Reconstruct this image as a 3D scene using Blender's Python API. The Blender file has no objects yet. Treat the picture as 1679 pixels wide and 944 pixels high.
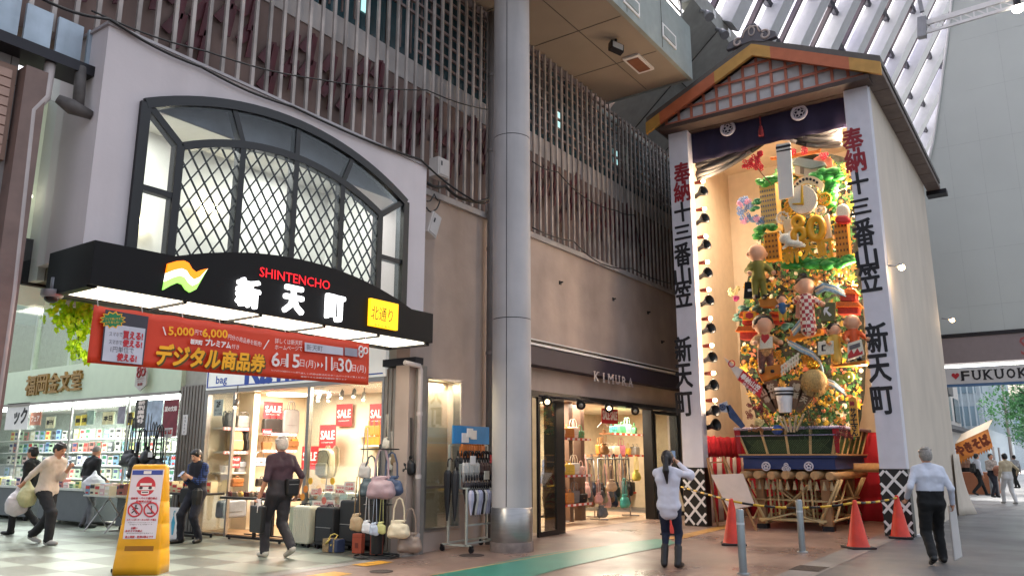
import bpy, math, random
import numpy as np
from mathutils import Vector, Matrix, noise
R = math.radians
S = bpy.context.scene
COL = S.collection
random.seed(11)

# ------------------------------------------------------------------ camera, sky, sun, exposure
CAM_F, CAM_PITCH, CAM_AZ, EYE = 1285.0, 12.2, 35.0, 1.5     # X runs along the street, Y into the shops
cam = bpy.data.cameras.new('camera')
camo = bpy.data.objects.new('camera', cam); COL.objects.link(camo)
camo.location = (0, 0, EYE)
camo.rotation_euler = (R(90 + CAM_PITCH), 0, R(CAM_AZ - 90))
cam.sensor_width = 36.0
cam.lens = 36.0 * CAM_F / 1679.0
cam.clip_start = 0.05; cam.clip_end = 2000
S.camera = camo
S.render.resolution_x, S.render.resolution_y = 1024, 575

world = bpy.data.worlds.new('World'); S.world = world; world.use_nodes = True
wn = world.node_tree
sky = wn.nodes.new('ShaderNodeTexSky'); sky.sky_type = 'NISHITA'; sky.sun_disc = False
SUN_EL, SUN_AZ = 56.0, 60.0
sky.sun_elevation = R(SUN_EL); sky.sun_rotation = R(SUN_AZ); sky.air_density = 1.3; sky.dust_density = 7.0; sky.ozone_density = 1.0
hs = wn.nodes.new('ShaderNodeHueSaturation'); hs.inputs['Saturation'].default_value = .55; wn.links.new(sky.outputs[0], hs.inputs['Color']); wn.links.new(hs.outputs[0], wn.nodes['Background'].inputs[0])
wn.nodes['Background'].inputs[1].default_value = 0.138
sd = bpy.data.lights.new('sun', 'SUN'); sd.energy = 1.2; sd.angle = R(12); sd.color = (1, .96, .9)
so = bpy.data.objects.new('sun', sd); COL.objects.link(so)
_d = Vector((math.sin(R(SUN_AZ)) * math.cos(R(SUN_EL)), math.cos(R(SUN_AZ)) * math.cos(R(SUN_EL)), math.sin(R(SUN_EL))))
so.rotation_euler = _d.to_track_quat('Z', 'Y').to_euler(); so.location = (0, 0, 40)
S.view_settings.view_transform = 'Standard'; S.view_settings.look = 'None'
S.view_settings.exposure = 1.65; S.view_settings.gamma = 1.0; S.view_settings.use_curve_mapping = False
S.cycles.use_denoising = True
S.cycles.max_bounces = 8; S.cycles.diffuse_bounces = 4; S.cycles.transparent_max_bounces = 16
S.cycles.sample_clamp_indirect = 6.0

# ------------------------------------------------------------------ helpers
_az, _p = R(CAM_AZ), R(CAM_PITCH)
_FW = Vector((math.cos(_az) * math.cos(_p), math.sin(_az) * math.cos(_p), math.sin(_p)))
_RT = Vector((math.sin(_az), -math.cos(_az), 0))
_UP = _RT.cross(_FW)
def hit(u, v, ax, val):
 """the point where the photograph's pixel meets the plane axis = val"""
 d = _FW + _RT * ((u - 839.5) / CAM_F) + _UP * ((472 - v) / CAM_F)
 o = Vector((0, 0, EYE)); t = (val - o[ax]) / d[ax]
 return o + d * t
def on_x(u, v, x): return hit(u, v, 0, x)
def on_y(u, v, y): return hit(u, v, 1, y)
def on_z(u, v, z=0.0): return hit(u, v, 2, z)

def lin(h):
 h = h.lstrip('#'); o = []
 for i in (0, 2, 4):
  c = int(h[i:i + 2], 16) / 255
  o.append(c / 12.92 if c <= .04045 else ((c + .055) / 1.055) ** 2.4)
 return tuple(o)

MATS = {}
def mat(name, col, rough=.6, metal=0.0, var=.10, scale=5.0, bump=0.0, bscale=None, streak=0.0, emit=0.0, spec=.5, trans=0.0, stretch=(1, 1, 1), coat=0.0, ecol=None):
 """a procedural material: base colour broken up by noise, optional bump, vertical streaks and glow"""
 if name in MATS: return MATS[name]
 if isinstance(col, str): col = lin(col)
 m = bpy.data.materials.new(name); m.use_nodes = True; MATS[name] = m
 nt = m.node_tree; N = nt.nodes; L = nt.links; b = N['Principled BSDF']
 b.inputs['Roughness'].default_value = rough; b.inputs['Metallic'].default_value = metal
 b.inputs['Specular IOR Level'].default_value = spec
 if coat: b.inputs['Coat Weight'].default_value = coat; b.inputs['Coat Roughness'].default_value = .12
 tc = N.new('ShaderNodeTexCoord'); mp = N.new('ShaderNodeMapping'); mp.inputs['Scale'].default_value = stretch
 L.new(tc.outputs['Object'], mp.inputs['Vector'])
 nz = N.new('ShaderNodeTexNoise'); nz.inputs['Scale'].default_value = scale; nz.inputs['Detail'].default_value = 6
 L.new(mp.outputs[0], nz.inputs['Vector'])
 mr = N.new('ShaderNodeMapRange'); mr.inputs[1].default_value = .3; mr.inputs[2].default_value = .7
 mr.inputs[3].default_value = 1 - var; mr.inputs[4].default_value = 1 + var
 L.new(nz.outputs[0], mr.inputs[0])
 fac = mr.outputs[0]
 if streak:
  m2 = N.new('ShaderNodeMapping'); m2.inputs['Scale'].default_value = (1.3, 1.3, .16); L.new(tc.outputs['Object'], m2.inputs['Vector'])
  n2 = N.new('ShaderNodeTexNoise'); n2.inputs['Scale'].default_value = 1.6; n2.inputs['Detail'].default_value = 5; n2.inputs['Roughness'].default_value = .55
  L.new(m2.outputs[0], n2.inputs['Vector'])
  r2 = N.new('ShaderNodeMapRange'); r2.inputs[1].default_value = .42; r2.inputs[2].default_value = .72
  r2.inputs[3].default_value = 1; r2.inputs[4].default_value = 1 - streak; L.new(n2.outputs[0], r2.inputs[0])
  mu = N.new('ShaderNodeMath'); mu.operation = 'MULTIPLY'; L.new(fac, mu.inputs[0]); L.new(r2.outputs[0], mu.inputs[1]); fac = mu.outputs[0]
 vm = N.new('ShaderNodeVectorMath'); vm.operation = 'SCALE'; vm.inputs[0].default_value = col
 L.new(fac, vm.inputs['Scale']); L.new(vm.outputs[0], b.inputs['Base Color'])
 if bump:
  nb = N.new('ShaderNodeTexNoise'); nb.inputs['Scale'].default_value = bscale or scale * 4; nb.inputs['Detail'].default_value = 5
  L.new(mp.outputs[0], nb.inputs['Vector'])
  bp = N.new('ShaderNodeBump'); bp.inputs['Strength'].default_value = bump; bp.inputs['Distance'].default_value = .02
  L.new(nb.outputs[0], bp.inputs['Height']); L.new(bp.outputs[0], b.inputs['Normal'])
 if emit:
  e = ecol or col
  if isinstance(e, str): e = lin(e)
  b.inputs['Emission Color'].default_value = (*e, 1); b.inputs['Emission Strength'].default_value = emit * .55
 if trans:
  b.inputs['Alpha'].default_value = 1
  tr = N.new('ShaderNodeBsdfTranslucent'); L.new(vm.outputs[0], tr.inputs[0])
  mx = N.new('ShaderNodeMixShader'); mx.inputs[0].default_value = trans
  L.new(b.outputs[0], mx.inputs[1]); L.new(tr.outputs[0], mx.inputs[2]); L.new(mx.outputs[0], N['Material Output'].inputs[0])
 return m

def glass(name, tint=(.93, .96, .95), refl=.09, rough=.02, dim=0.0):
 """window glass: mostly see-through, with a mirror-like sheen that grows at grazing angles"""
 if name in MATS: return MATS[name]
 m = bpy.data.materials.new(name); m.use_nodes = True; MATS[name] = m
 nt = m.node_tree; N = nt.nodes; L = nt.links; N.remove(N['Principled BSDF'])
 t = N.new('ShaderNodeBsdfTransparent'); t.inputs[0].default_value = (*tint, 1)
 g = N.new('ShaderNodeBsdfGlossy'); g.inputs['Roughness'].default_value = rough
 lw = N.new('ShaderNodeLayerWeight'); lw.inputs[0].default_value = .25
 mr = N.new('ShaderNodeMapRange'); mr.inputs[3].default_value = refl * .6; mr.inputs[4].default_value = min(1, refl * 5); L.new(lw.outputs['Fresnel'], mr.inputs[0])
 mx = N.new('ShaderNodeMixShader'); L.new(mr.outputs[0], mx.inputs[0]); L.new(t.outputs[0], mx.inputs[1]); L.new(g.outputs[0], mx.inputs[2])
 out = mx
 if dim:
  d = N.new('ShaderNodeBsdfDiffuse'); d.inputs[0].default_value = (.3, .33, .32, 1)
  m2 = N.new('ShaderNodeMixShader'); m2.inputs[0].default_value = dim; L.new(mx.outputs[0], m2.inputs[1]); L.new(d.outputs[0], m2.inputs[2]); out = m2
 L.new(out.outputs[0], N['Material Output'].inputs[0])
 return m

_TXT = {}
def text_mesh(s, res=2):
 """flat outline of a string in Blender's built-in font: unit size, centred, as (verts, faces)"""
 if (s, res) in _TXT: return _TXT[(s, res)]
 c = bpy.data.curves.new('t', 'FONT'); c.body = s; c.resolution_u = res; c.fill_mode = 'FRONT'; c.dimensions = '2D'
 o = bpy.data.objects.new('t', c)
 me = o.to_mesh()
 v = [(p.co.x, p.co.y) for p in me.vertices]; f = [tuple(q.vertices) for q in me.polygons]
 o.to_mesh_clear(); bpy.data.objects.remove(o); bpy.data.curves.remove(c)
 if v:
  x0, x1 = min(p[0] for p in v), max(p[0] for p in v); y0, y1 = min(p[1] for p in v), max(p[1] for p in v)
  v = [(p[0] - (x0 + x1) / 2, p[1] - (y0 + y1) / 2) for p in v]
  r = (v, f, x1 - x0, y1 - y0)
 else: r = (v, f, 1, 1)
 _TXT[(s, res)] = r
 return r

def frame(o, ux, uz):
 """matrix of a local frame: x along ux, z along uz, y = uz x ux (away from a viewer facing the x-z plane)"""
 ux = Vector(ux).normalized(); uz = Vector(uz).normalized(); uy = uz.cross(ux).normalized()
 m = Matrix.Identity(4)
 for i in range(3): m[i][0], m[i][1], m[i][2], m[i][3] = ux[i], uy[i], uz[i], o[i]
 return m

class MB:
 def __init__(s, M=None): s.v = []; s.f = []; s.mi = []; s.sm = []; s.M = M or Matrix.Identity(4); s.m = 0
 def add(s, vs, fs, smooth=False):
  b = len(s.v); M = s.M
  s.v += [M @ Vector(p) for p in vs]
  for f in fs: s.f.append([b + i for i in f]); s.mi.append(s.m); s.sm.append(smooth)
  return s
 def box(s, a, b):
  x0, x1 = sorted((a[0], b[0])); y0, y1 = sorted((a[1], b[1])); z0, z1 = sorted((a[2], b[2]))
  return s.add([(x0, y0, z0), (x1, y0, z0), (x1, y1, z0), (x0, y1, z0), (x0, y0, z1), (x1, y0, z1), (x1, y1, z1), (x0, y1, z1)],
      [(0, 3, 2, 1), (4, 5, 6, 7), (0, 1, 5, 4), (1, 2, 6, 5), (2, 3, 7, 6), (3, 0, 4, 7)])
 def bar(s, p, q, w, h, up=(0, 0, 1)):
  """square bar from p to q, w wide, h high"""
  p, q = Vector(p), Vector(q); d = (q - p).normalized(); u = Vector(up)
  if abs(d.dot(u)) > .98: u = Vector((1, 0, 0))
  a = d.cross(u).normalized() * w / 2; b = a.cross(d).normalized() * h / 2
  vs = [p - a - b, p + a - b, p + a + b, p - a + b, q - a - b, q + a - b, q + a + b, q - a + b]
  return s.add(vs, [(0, 1, 2, 3), (7, 6, 5, 4), (4, 5, 1, 0), (5, 6, 2, 1), (6, 7, 3, 2), (7, 4, 0, 3)])
 def tube(s, p, q, r0, r1=None, n=10, smooth=True):
  r1 = r0 if r1 is None else r1; p, q = Vector(p), Vector(q); d = (q - p).normalized()
  u = Vector((0, 0, 1)) if abs(d.z) < .95 else Vector((1, 0, 0)); a = d.cross(u).normalized(); b = d.cross(a)
  A = [2 * math.pi * i / n for i in range(n)]
  vs = [p + (a * math.cos(t) + b * math.sin(t)) * r0 for t in A] + [q + (a * math.cos(t) + b * math.sin(t)) * r1 for t in A]
  s.add(vs, [(i, (i + 1) % n, n + (i + 1) % n, n + i) for i in range(n)], smooth)
  k = len(s.v) - 2 * n
  s.f.append([k + i for i in range(n)][::-1]); s.f.append([k + n + i for i in range(n)]); s.mi += [s.m] * 2; s.sm += [False] * 2
  return s
 def path(s, pts, r, n=6, closed=False, smooth=True):
  pts = [Vector(p) for p in pts]; N = len(pts); vs = []; pa = None
  for i, p in enumerate(pts):
   if closed: d = pts[(i + 1) % N] - pts[i - 1]
   else: d = pts[min(i + 1, N - 1)] - pts[max(i - 1, 0)]
   d.normalize()
   if pa is None:
    u = Vector((0, 0, 1)) if abs(d.z) < .9 else Vector((1, 0, 0)); a = d.cross(u).normalized()
   else: a = (pa - d * pa.dot(d)).normalized()
   pa = a; b = d.cross(a); rr = r[i] if isinstance(r, (list, tuple)) else r
   vs += [p + (a * math.cos(2 * math.pi * j / n) + b * math.sin(2 * math.pi * j / n)) * rr for j in range(n)]
  fs = [(i * n + j, i * n + (j + 1) % n, ((i + 1) % N) * n + (j + 1) % n, ((i + 1) % N) * n + j) for i in range(N if closed else N - 1) for j in range(n)]
  if not closed: fs += [tuple(range(n))[::-1], tuple((N - 1) * n + j for j in range(n))]
  return s.add(vs, fs, smooth)
 def strap(s, pts, w, t, side):
  """flat band of width w and thickness t along pts; side = direction across the band"""
  pts = [Vector(p) for p in pts]; sd_ = Vector(side).normalized() * w / 2; vs = []
  for i, p in enumerate(pts):
   d = (pts[min(i + 1, len(pts) - 1)] - pts[max(i - 1, 0)]).normalized(); nn = d.cross(sd_).normalized() * t / 2
   vs += [p - sd_ - nn, p + sd_ - nn, p + sd_ + nn, p - sd_ + nn]
  fs = [(4 * i + j, 4 * i + (j + 1) % 4, 4 * i + 4 + (j + 1) % 4, 4 * i + 4 + j) for i in range(len(pts) - 1) for j in range(4)]
  e = 4 * (len(pts) - 1); fs += [(3, 2, 1, 0), (e, e + 1, e + 2, e + 3)]
  return s.add(vs, fs)
 def lathe(s, prof, n=16, c=(0, 0, 0), smooth=True):
  k = len(prof); vs = [(c[0] + r * math.cos(2 * math.pi * i / n), c[1] + r * math.sin(2 * math.pi * i / n), c[2] + z) for r, z in prof for i in range(n)]
  fs = [(j * n + i, j * n + (i + 1) % n, (j + 1) * n + (i + 1) % n, (j + 1) * n + i) for j in range(k - 1) for i in range(n)]
  s.add(vs, fs, smooth); s.add(vs[:n], [tuple(range(n))[::-1]])
  return s.add(vs[-n:], [tuple(range(n))])
 def prism(s, poly, y0, y1):
  """polygon in the x-z plane, extruded from y0 to y1"""
  n = len(poly); ar = sum(poly[i][0] * poly[(i + 1) % n][1] - poly[(i + 1) % n][0] * poly[i][1] for i in range(n))
  if ar < 0: poly = poly[::-1]
  if y0 > y1: y0, y1 = y1, y0
  vs = [(x, y0, z) for x, z in poly] + [(x, y1, z) for x, z in poly]
  return s.add(vs, [tuple(range(n)), tuple(range(2 * n - 1, n - 1, -1))] + [(i, n + i, n + (i + 1) % n, (i + 1) % n) for i in range(n)])
 def ell(s, c, r, nu=12, nv=8, M=None):
  if not isinstance(r, (list, tuple)): r = (r, r, r)
  vs = []
  for j in range(nv + 1):
   t = math.pi * j / nv
   for i in range(nu):
    p = 2 * math.pi * i / nu; q = Vector((r[0] * math.sin(t) * math.cos(p), r[1] * math.sin(t) * math.sin(p), -r[2] * math.cos(t)))
    if M is not None: q = M @ q
    vs.append(q + Vector(c))
  return s.add(vs, [(j * nu + i, j * nu + (i + 1) % nu, (j + 1) * nu + (i + 1) % nu, (j + 1) * nu + i) for j in range(nv) for i in range(nu)], True)
 def sheet(s, fn, nu, nv, smooth=True):
  vs = [fn(i / nu, j / nv) for j in range(nv + 1) for i in range(nu + 1)]
  return s.add(vs, [(j * (nu + 1) + i, j * (nu + 1) + i + 1, (j + 1) * (nu + 1) + i + 1, (j + 1) * (nu + 1) + i) for j in range(nv) for i in range(nu)], smooth)
 def quad(s, a, b, c, d): return s.add([a, b, c, d], [(0, 1, 2, 3)])
 def text(s, st, x, z, h, y=0.0, w=None, depth=.004, bold=0, skew=0, res=2, rot=0):
  """lettering in the x-z plane facing -y, its face at y; h = height of the lettering, w = width it is fitted to"""
  v, f, tw, th = text_mesh(st, res)
  if not v: return s
  k = h / th; kx = (w / tw) if w else k
  offs = [(0, 0)]
  if bold:
   for q in range(8): offs.append((bold * math.cos(q * math.pi / 4), bold * math.sin(q * math.pi / 4)))
  ca, sa = math.cos(rot), math.sin(rot)
  for i, (ox, oz) in enumerate(offs):
   yy = y - i * .0004
   P = []
   for a, b in v:
    a, b = a * kx + skew * b * k + ox, b * k + oz
    P.append((x + a * ca - b * sa, z + a * sa + b * ca))
   vs = [(a, yy, b) for a, b in P]
   s.add(vs, f)
   if depth > .006 and i < 9:
    ed = {}
    for q in f:
     for a in range(len(q)):
      e = (q[a], q[(a + 1) % len(q)])
      if (e[1], e[0]) in ed: ed.pop((e[1], e[0]))
      else: ed[e] = 1
    n = len(vs); s.add(vs + [(p[0], y + depth, p[2]) for p in vs], [(a, n + a, n + b, b) for a, b in ed])
  return s
 def build(s, name, mats, parent=None, loc=None, bevel=0.0, seg=2, rz=None, solid=0.0):
  me = bpy.data.meshes.new(name)
  me.from_pydata([tuple(p) for p in s.v], [], s.f)
  if not isinstance(mats, (list, tuple)): mats = [mats]
  for m in mats: me.materials.append(m)
  me.polygons.foreach_set('material_index', s.mi); me.polygons.foreach_set('use_smooth', s.sm); me.update()
  o = bpy.data.objects.new(name, me); COL.objects.link(o)
  if parent is not None: o.parent = parent
  if loc is not None: o.location = loc
  if rz is not None: o.rotation_euler.z = rz
  if solid:
   q = o.modifiers.new('s', 'SOLIDIFY'); q.thickness = solid; q.offset = 0
  if bevel:
   q = o.modifiers.new('b', 'BEVEL'); q.width = bevel; q.segments = seg; q.limit_method = 'ANGLE'; q.angle_limit = R(40)
  return o

def tag(o, label=None, cat=None, group=None, kind=None):
 if label: o['label'] = label
 if cat: o['category'] = cat
 if group: o['group'] = group
 if kind: o['kind'] = kind
 return o
def thing(name, label, cat, loc=(0, 0, 0), rz=0.0, group=None):
 o = bpy.data.objects.new(name, None); COL.objects.link(o); o.empty_display_size = .2
 o.location = loc; o.rotation_euler = (0, 0, rz)
 return tag(o, label, cat, group)
def dup(o, loc=None, rz=None, label=None, group=None, parent=None, scale=None):
 c = o.copy(); COL.objects.link(c)
 if parent is not None: c.parent = parent
 for ch in [q for q in KIDS.get(o.name, [])] if o.name in KIDS else list(o.children): dup(ch, parent=c)
 if loc is not None: c.location = loc
 if rz is not None: c.rotation_euler = (0, 0, rz)
 if scale is not None: c.scale = scale if isinstance(scale, (tuple, list)) else (scale,) * 3
 if label: c['label'] = label
 if group: c['group'] = group
 return c
KIDS = {}
def recolour(o, m, names=None, slot=0):
 """give a copied thing its own material in one slot (object-level, so the mesh stays shared)"""
 for q in [o] + list(o.children_recursive):
  if q.type == 'MESH' and (names is None or q.name.split('.')[0] in names):
   q.material_slots[slot].link = 'OBJECT'; q.material_slots[slot].material = m
def area(name, loc, size, energy, col, rot=(0, 0, 0), sy=None, parent=None, spread=None):
 l = bpy.data.lights.new(name, 'AREA'); l.energy = energy * .6; l.color = col; l.shape = 'RECTANGLE'; l.size = size; l.size_y = sy or size
 if spread: l.spread = R(spread)
 o = bpy.data.objects.new(name, l); COL.objects.link(o); o.location = loc; o.rotation_euler = rot
 if parent is not None: o.parent = parent
 return o
def point(name, loc, energy, col, r=.04, parent=None):
 l = bpy.data.lights.new(name, 'POINT'); l.energy = energy * .75; l.color = col; l.shadow_soft_size = r
 o = bpy.data.objects.new(name, l); COL.objects.link(o); o.location = loc
 if parent is not None: o.parent = parent
 return o
def arc(cx, cz, hw, rise, n=16):
 """segmental arch from (cx-hw, cz) to (cx+hw, cz), rise high"""
 r = (hw * hw + rise * rise) / (2 * rise); a = math.asin(hw / r)
 return [(cx + r * math.sin(-a + 2 * a * i / n), cz + rise - r + r * math.cos(-a + 2 * a * i / n)) for i in range(n + 1)]

WHITE = mat('white_paint', '#dcd8d6', .5, var=.04)
BLACK = mat('black_paint', '#0c0b0c', .45, var=.1)
INK = mat('black_ink', '#16141a', .6, var=.15, scale=8)
RED = mat('sale_red', '#c8202a', .5, var=.05)
STEEL = mat('brushed_steel', '#9a9694', .32, .85, var=.08, scale=3, stretch=(1, 1, 8))
DARKMETAL = mat('dark_metal', '#232126', .4, .5, var=.1)
# ------------------------------------------------------------------ the setting: ground, paving, road, far street
def W(t):
 """a mesh builder that takes world coordinates for a part of thing t"""
 return MB(Matrix.Translation(-t.location))
def ground_mat(name, col, rough=.35, tile=None, grout=.75, var=.18, offset=.5, patch=None):
 m = mat(name, col, rough, var=var, scale=.9, bump=.12, bscale=30)
 nt = m.node_tree; N, L = nt.nodes, nt.links; b = N['Principled BSDF']
 src = b.inputs['Base Color'].links[0].from_socket
 tc = N.new('ShaderNodeTexCoord')
 if tile:
  br = N.new('ShaderNodeTexBrick'); br.inputs['Scale'].default_value = 1; br.offset = offset
  br.inputs['Brick Width'].default_value, br.inputs['Row Height'].default_value = tile
  br.inputs['Mortar Size'].default_value = .006; br.inputs['Bias'].default_value = 0
  br.inputs['Color1'].default_value = (.88, .88, .88, 1); br.inputs['Color2'].default_value = (1.08, 1.08, 1.08, 1); br.inputs['Mortar'].default_value = (grout,) * 3 + (1,)
  L.new(tc.outputs['Object'], br.inputs['Vector'])
  mu = N.new('ShaderNodeVectorMath'); mu.operation = 'MULTIPLY'; L.new(src, mu.inputs[0]); L.new(br.outputs[0], mu.inputs[1]); L.new(mu.outputs[0], b.inputs['Base Color'])
 # trodden gum spots and small dark stains
 vo = N.new('ShaderNodeTexVoronoi'); vo.inputs['Scale'].default_value = 1.7; L.new(tc.outputs['Object'], vo.inputs['Vector'])
 r3 = N.new('ShaderNodeMapRange'); r3.inputs[1].default_value = .03; r3.inputs[2].default_value = .06; r3.inputs[3].default_value = .6; r3.inputs[4].default_value = 1; L.new(vo.outputs['Distance'], r3.inputs[0])
 v3 = N.new('ShaderNodeVectorMath'); v3.operation = 'SCALE'; L.new(b.inputs['Base Color'].links[0].from_socket, v3.inputs[0]); L.new(r3.outputs[0], v3.inputs['Scale']); L.new(v3.outputs[0], b.inputs['Base Color'])
 n2 = N.new('ShaderNodeTexNoise'); n2.inputs['Scale'].default_value = .7; n2.inputs['Detail'].default_value = 6; L.new(tc.outputs['Object'], n2.inputs['Vector'])
 r2 = N.new('ShaderNodeMapRange'); r2.inputs[1].default_value = .35; r2.inputs[2].default_value = .65; r2.inputs[3].default_value = rough - .08; r2.inputs[4].default_value = rough + .16
 L.new(n2.outputs[0], r2.inputs[0]); L.new(r2.outputs[0], b.inputs['Roughness'])
 return m
def sheet(name, pts, z, m, kind='structure'):
 mb = MB(); mb.add([(p[0], p[1], z) for p in pts], [tuple(range(len(pts)))])
 o = mb.build(name, m); tag(o, kind=kind)
 if o.data.polygons[0].normal.z < 0: o.data.flip_normals()
 return o
ASPHALT = ground_mat('wet_asphalt', (.10, .10, .105), .36)
sheet('ground', [(-80, -120), (420, -120), (420, 160), (-80, 160)], 0, ASPHALT)
PAVE = ground_mat('brown_paving', (.235, .152, .12), .34, tile=(.3, .3), grout=.8, offset=0)
sheet('pavement', [(-20, 3.35), (31.0, 3.35), (31.0, 9.2), (-20, 9.2)], .004, PAVE)
sheet('shop_floor_paving', [(13, 8.84), (20.6, 8.84), (20.6, 14), (13, 14)], .009, ground_mat('shop_floor', '#b99f88', .3, tile=(.45, .45)))
KERB = ground_mat('kerb_stone', (.21, .19, .18), .4, tile=(.9, .5), offset=0)
sheet('kerb_strip', [(-20, 2.93), (31.0, 2.93), (31.0, 3.35), (-20, 3.35)], .007, KERB)
sheet('threshold_strip', [(-5, 8.62), (9.9, 8.62), (9.9, 8.86), (-5, 8.86)], .008, KERB)
# arcade floor: pale and grey-brown rectangles set in a chequer
CHK = mat('chequer_tiles', '#7f867a', .36, var=.12, scale=1.5, bump=.05, bscale=40)
nt = CHK.node_tree; N, L = nt.nodes, nt.links; b = N['Principled BSDF']; src = b.inputs['Base Color'].links[0].from_socket
tc = N.new('ShaderNodeTexCoord'); mp = N.new('ShaderNodeMapping'); mp.inputs['Scale'].default_value = (1 / .65, 1 / 1.13, 0); mp.inputs['Location'].default_value = (-6.95 / .65, -9.02 / 1.13, .5)
ck = N.new('ShaderNodeTexChecker'); ck.inputs['Scale'].default_value = 1; ck.inputs[1].default_value = (.5, .46, .44, 1); ck.inputs[2].default_value = (1, 1, 1, 1)
L.new(tc.outputs['Object'], mp.inputs[0]); L.new(mp.outputs[0], ck.inputs[0])
br = N.new('ShaderNodeTexBrick'); br.offset = 0; br.inputs['Scale'].default_value = 1; br.inputs['Brick Width'].default_value = .325; br.inputs['Row Height'].default_value = .565
br.inputs['Mortar Size'].default_value = .004; br.inputs['Color1'].default_value = (1, 1, 1, 1); br.inputs['Color2'].default_value = (.95, .95, .95, 1); br.inputs['Mortar'].default_value = (.7, .7, .7, 1)
m2 = N.new('ShaderNodeMapping'); m2.inputs['Location'].default_value = (-6.95, -9.02, 0); L.new(tc.outputs['Object'], m2.inputs[0]); L.new(m2.outputs[0], br.inputs[0])
u1 = N.new('ShaderNodeVectorMath'); u1.operation = 'MULTIPLY'; L.new(src, u1.inputs[0]); L.new(ck.outputs[0], u1.inputs[1])
u2 = N.new('ShaderNodeVectorMath'); u2.operation = 'MULTIPLY'; L.new(u1.outputs[0], u2.inputs[0]); L.new(br.outputs[0], u2.inputs[1]); L.new(u2.outputs[0], b.inputs['Base Color'])
sheet('arcade_floor', [(-5, 8.86), (9.9, 8.86), (9.9, 45), (-5, 45)], .008, CHK)
# painted green lane, tactile paving, faded yellow line
GREEN = mat('green_lane_paint', '#2a7a68', .38, var=.14, scale=2, bump=.1, bscale=60)
edge = [(712, 944), (790, 928), (876, 911), (930, 903), (980, 897), (1040, 888), (1075, 884), (1098, 885), (1108, 890), (1094, 896), (1040, 906), (980, 919), (930, 930), (879, 944)]
pts = [on_z(u, v) for u, v in edge]; pts = [on_z(640, 960)] + pts + [on_z(800, 966)]
sheet('green_lane', [(p.x, p.y) for p in pts], .012, GREEN)
TANM = mat('lane_border_paint', '#a8875a', .45, var=.25, scale=4)
def stripe(name, a, b_, w, z, m):
 a, b_ = Vector(a), Vector(b_); d = (b_ - a); n = Vector((-d.y, d.x, 0)).normalized() * w / 2
 return sheet(name, [(a - n)[:2], (b_ - n)[:2], (b_ + n)[:2], (a + n)[:2]], z, m)
stripe('lane_edge', on_z(705, 944), on_z(985, 895), .05, .0125, TANM)
YT = mat('tactile_yellow', '#c98f28', .5, var=.2, scale=6, bump=.3, bscale=30)
for u, v, sx, sy in ((611, 924, .55, .3), (520, 946, .9, .35)):
 p = on_z(u, v); sheet('tactile_paving', [(p.x - sx / 2, p.y - sy / 2), (p.x + sx / 2, p.y - sy / 2), (p.x + sx / 2, p.y + sy / 2), (p.x - sx / 2, p.y + sy / 2)], .011, YT)
stripe('tactile_paving', on_z(1100, 884), on_z(1200, 861), .3, .011, mat('faded_yellow', '#a5793c', .5, var=.2))
IRON = mat('cast_iron', (.07, .05, .045), .5, .4, var=.3, scale=20, bump=.4)
for u, v, r in ((773, 910.5, .2), (625, 937, .16)):
 p = on_z(u, v); mb = MB(); mb.lathe([(r, 0), (r, .004), (r * .9, .005), (r * .85, .003), (0.01, .003)], 20)
 tag(mb.build('manhole_cover', IRON, loc=(p.x, p.y, .008)), 'round iron manhole cover in the paving ' + ('by the steel based column' if u > 700 else 'beside the green lane start'), 'manhole cover')
p = on_z(1327, 932); mb = MB(); mb.box((-.28, -.2, 0), (.28, .2, .004))
for k in range(9): mb.box((-.25 + k * .056, -.18, .004), (-.22 + k * .056, .18, .009))
tag(mb.build('drain_grate', IRON, loc=(p.x, p.y, .008)), 'rectangular iron drain grate beside the kerb', 'drain grate')
# the street beyond the arcade gate
FARP = ground_mat('pale_pavement', (.42, .42, .42), .6, tile=(.6, .6))
sheet('far_pavement', [(33.2, -25), (110, -25), (110, 5.2), (33.2, 5.2)], .006, FARP)
for k in range(7): sheet('road_marking', [(34 + k * 1.0, -6), (34.45 + k, -6), (34.45 + k, 3.9), (34 + k, 3.9)], .011, mat('road_paint', '#d6d6d2', .6, var=.08))
# ------------------------------------------------------------------ main building with the louvre screen
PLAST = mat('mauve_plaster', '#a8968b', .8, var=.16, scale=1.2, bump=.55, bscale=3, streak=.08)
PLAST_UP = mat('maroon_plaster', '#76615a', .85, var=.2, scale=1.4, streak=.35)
FIN = mat('weathered_fin', '#a39892', .55, var=.35, scale=2.2, streak=.5)
CONC = mat('pale_concrete', '#a8a09c', .8, var=.15, scale=1.5, bump=.2, streak=.3)
FY = 8.8
def serif_text(mb, st, x0, pitch, z, h, w, bold, y=0.0):
 """capitals with slab feet, one every pitch metres"""
 feet = {'F': '0', 'U': '23', 'K': '0123', 'A': '01', 'O': '', 'I': '45', 'M': '0123', 'R': '01'}
 for i, ch in enumerate(st):
  xc = x0 + i * pitch; ww = w * (.25 if ch == 'I' else 1.25 if ch == 'M' else 1); mb.text(ch, xc, z, h, y, w=ww, bold=bold)
  for q in feet[ch]: fx, fz = {'0': (-.42, -.5), '1': (.42, -.5), '2': (-.42, .5), '3': (.42, .5), '4': (0, -.5), '5': (0, .5)}[q]; mb.box((xc + fx * ww - w * .22, y - .006, z + fz * h - h * .055), (xc + fx * ww + w * .22, y, z + fz * h + h * .055))
bld = thing('shop_building', 'long mauve plaster building with tall louvre screen behind the round column', 'building', (10.5, FY, 0))
mb = W(bld)
mb.box((9.62, FY, 0), (10.04, FY + .3, 6.05)); mb.box((10.04, FY, 2.84), (10.98, FY + .3, 6.05)); mb.box((10.04, FY, 0), (10.98, FY + .3, .32))
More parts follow.
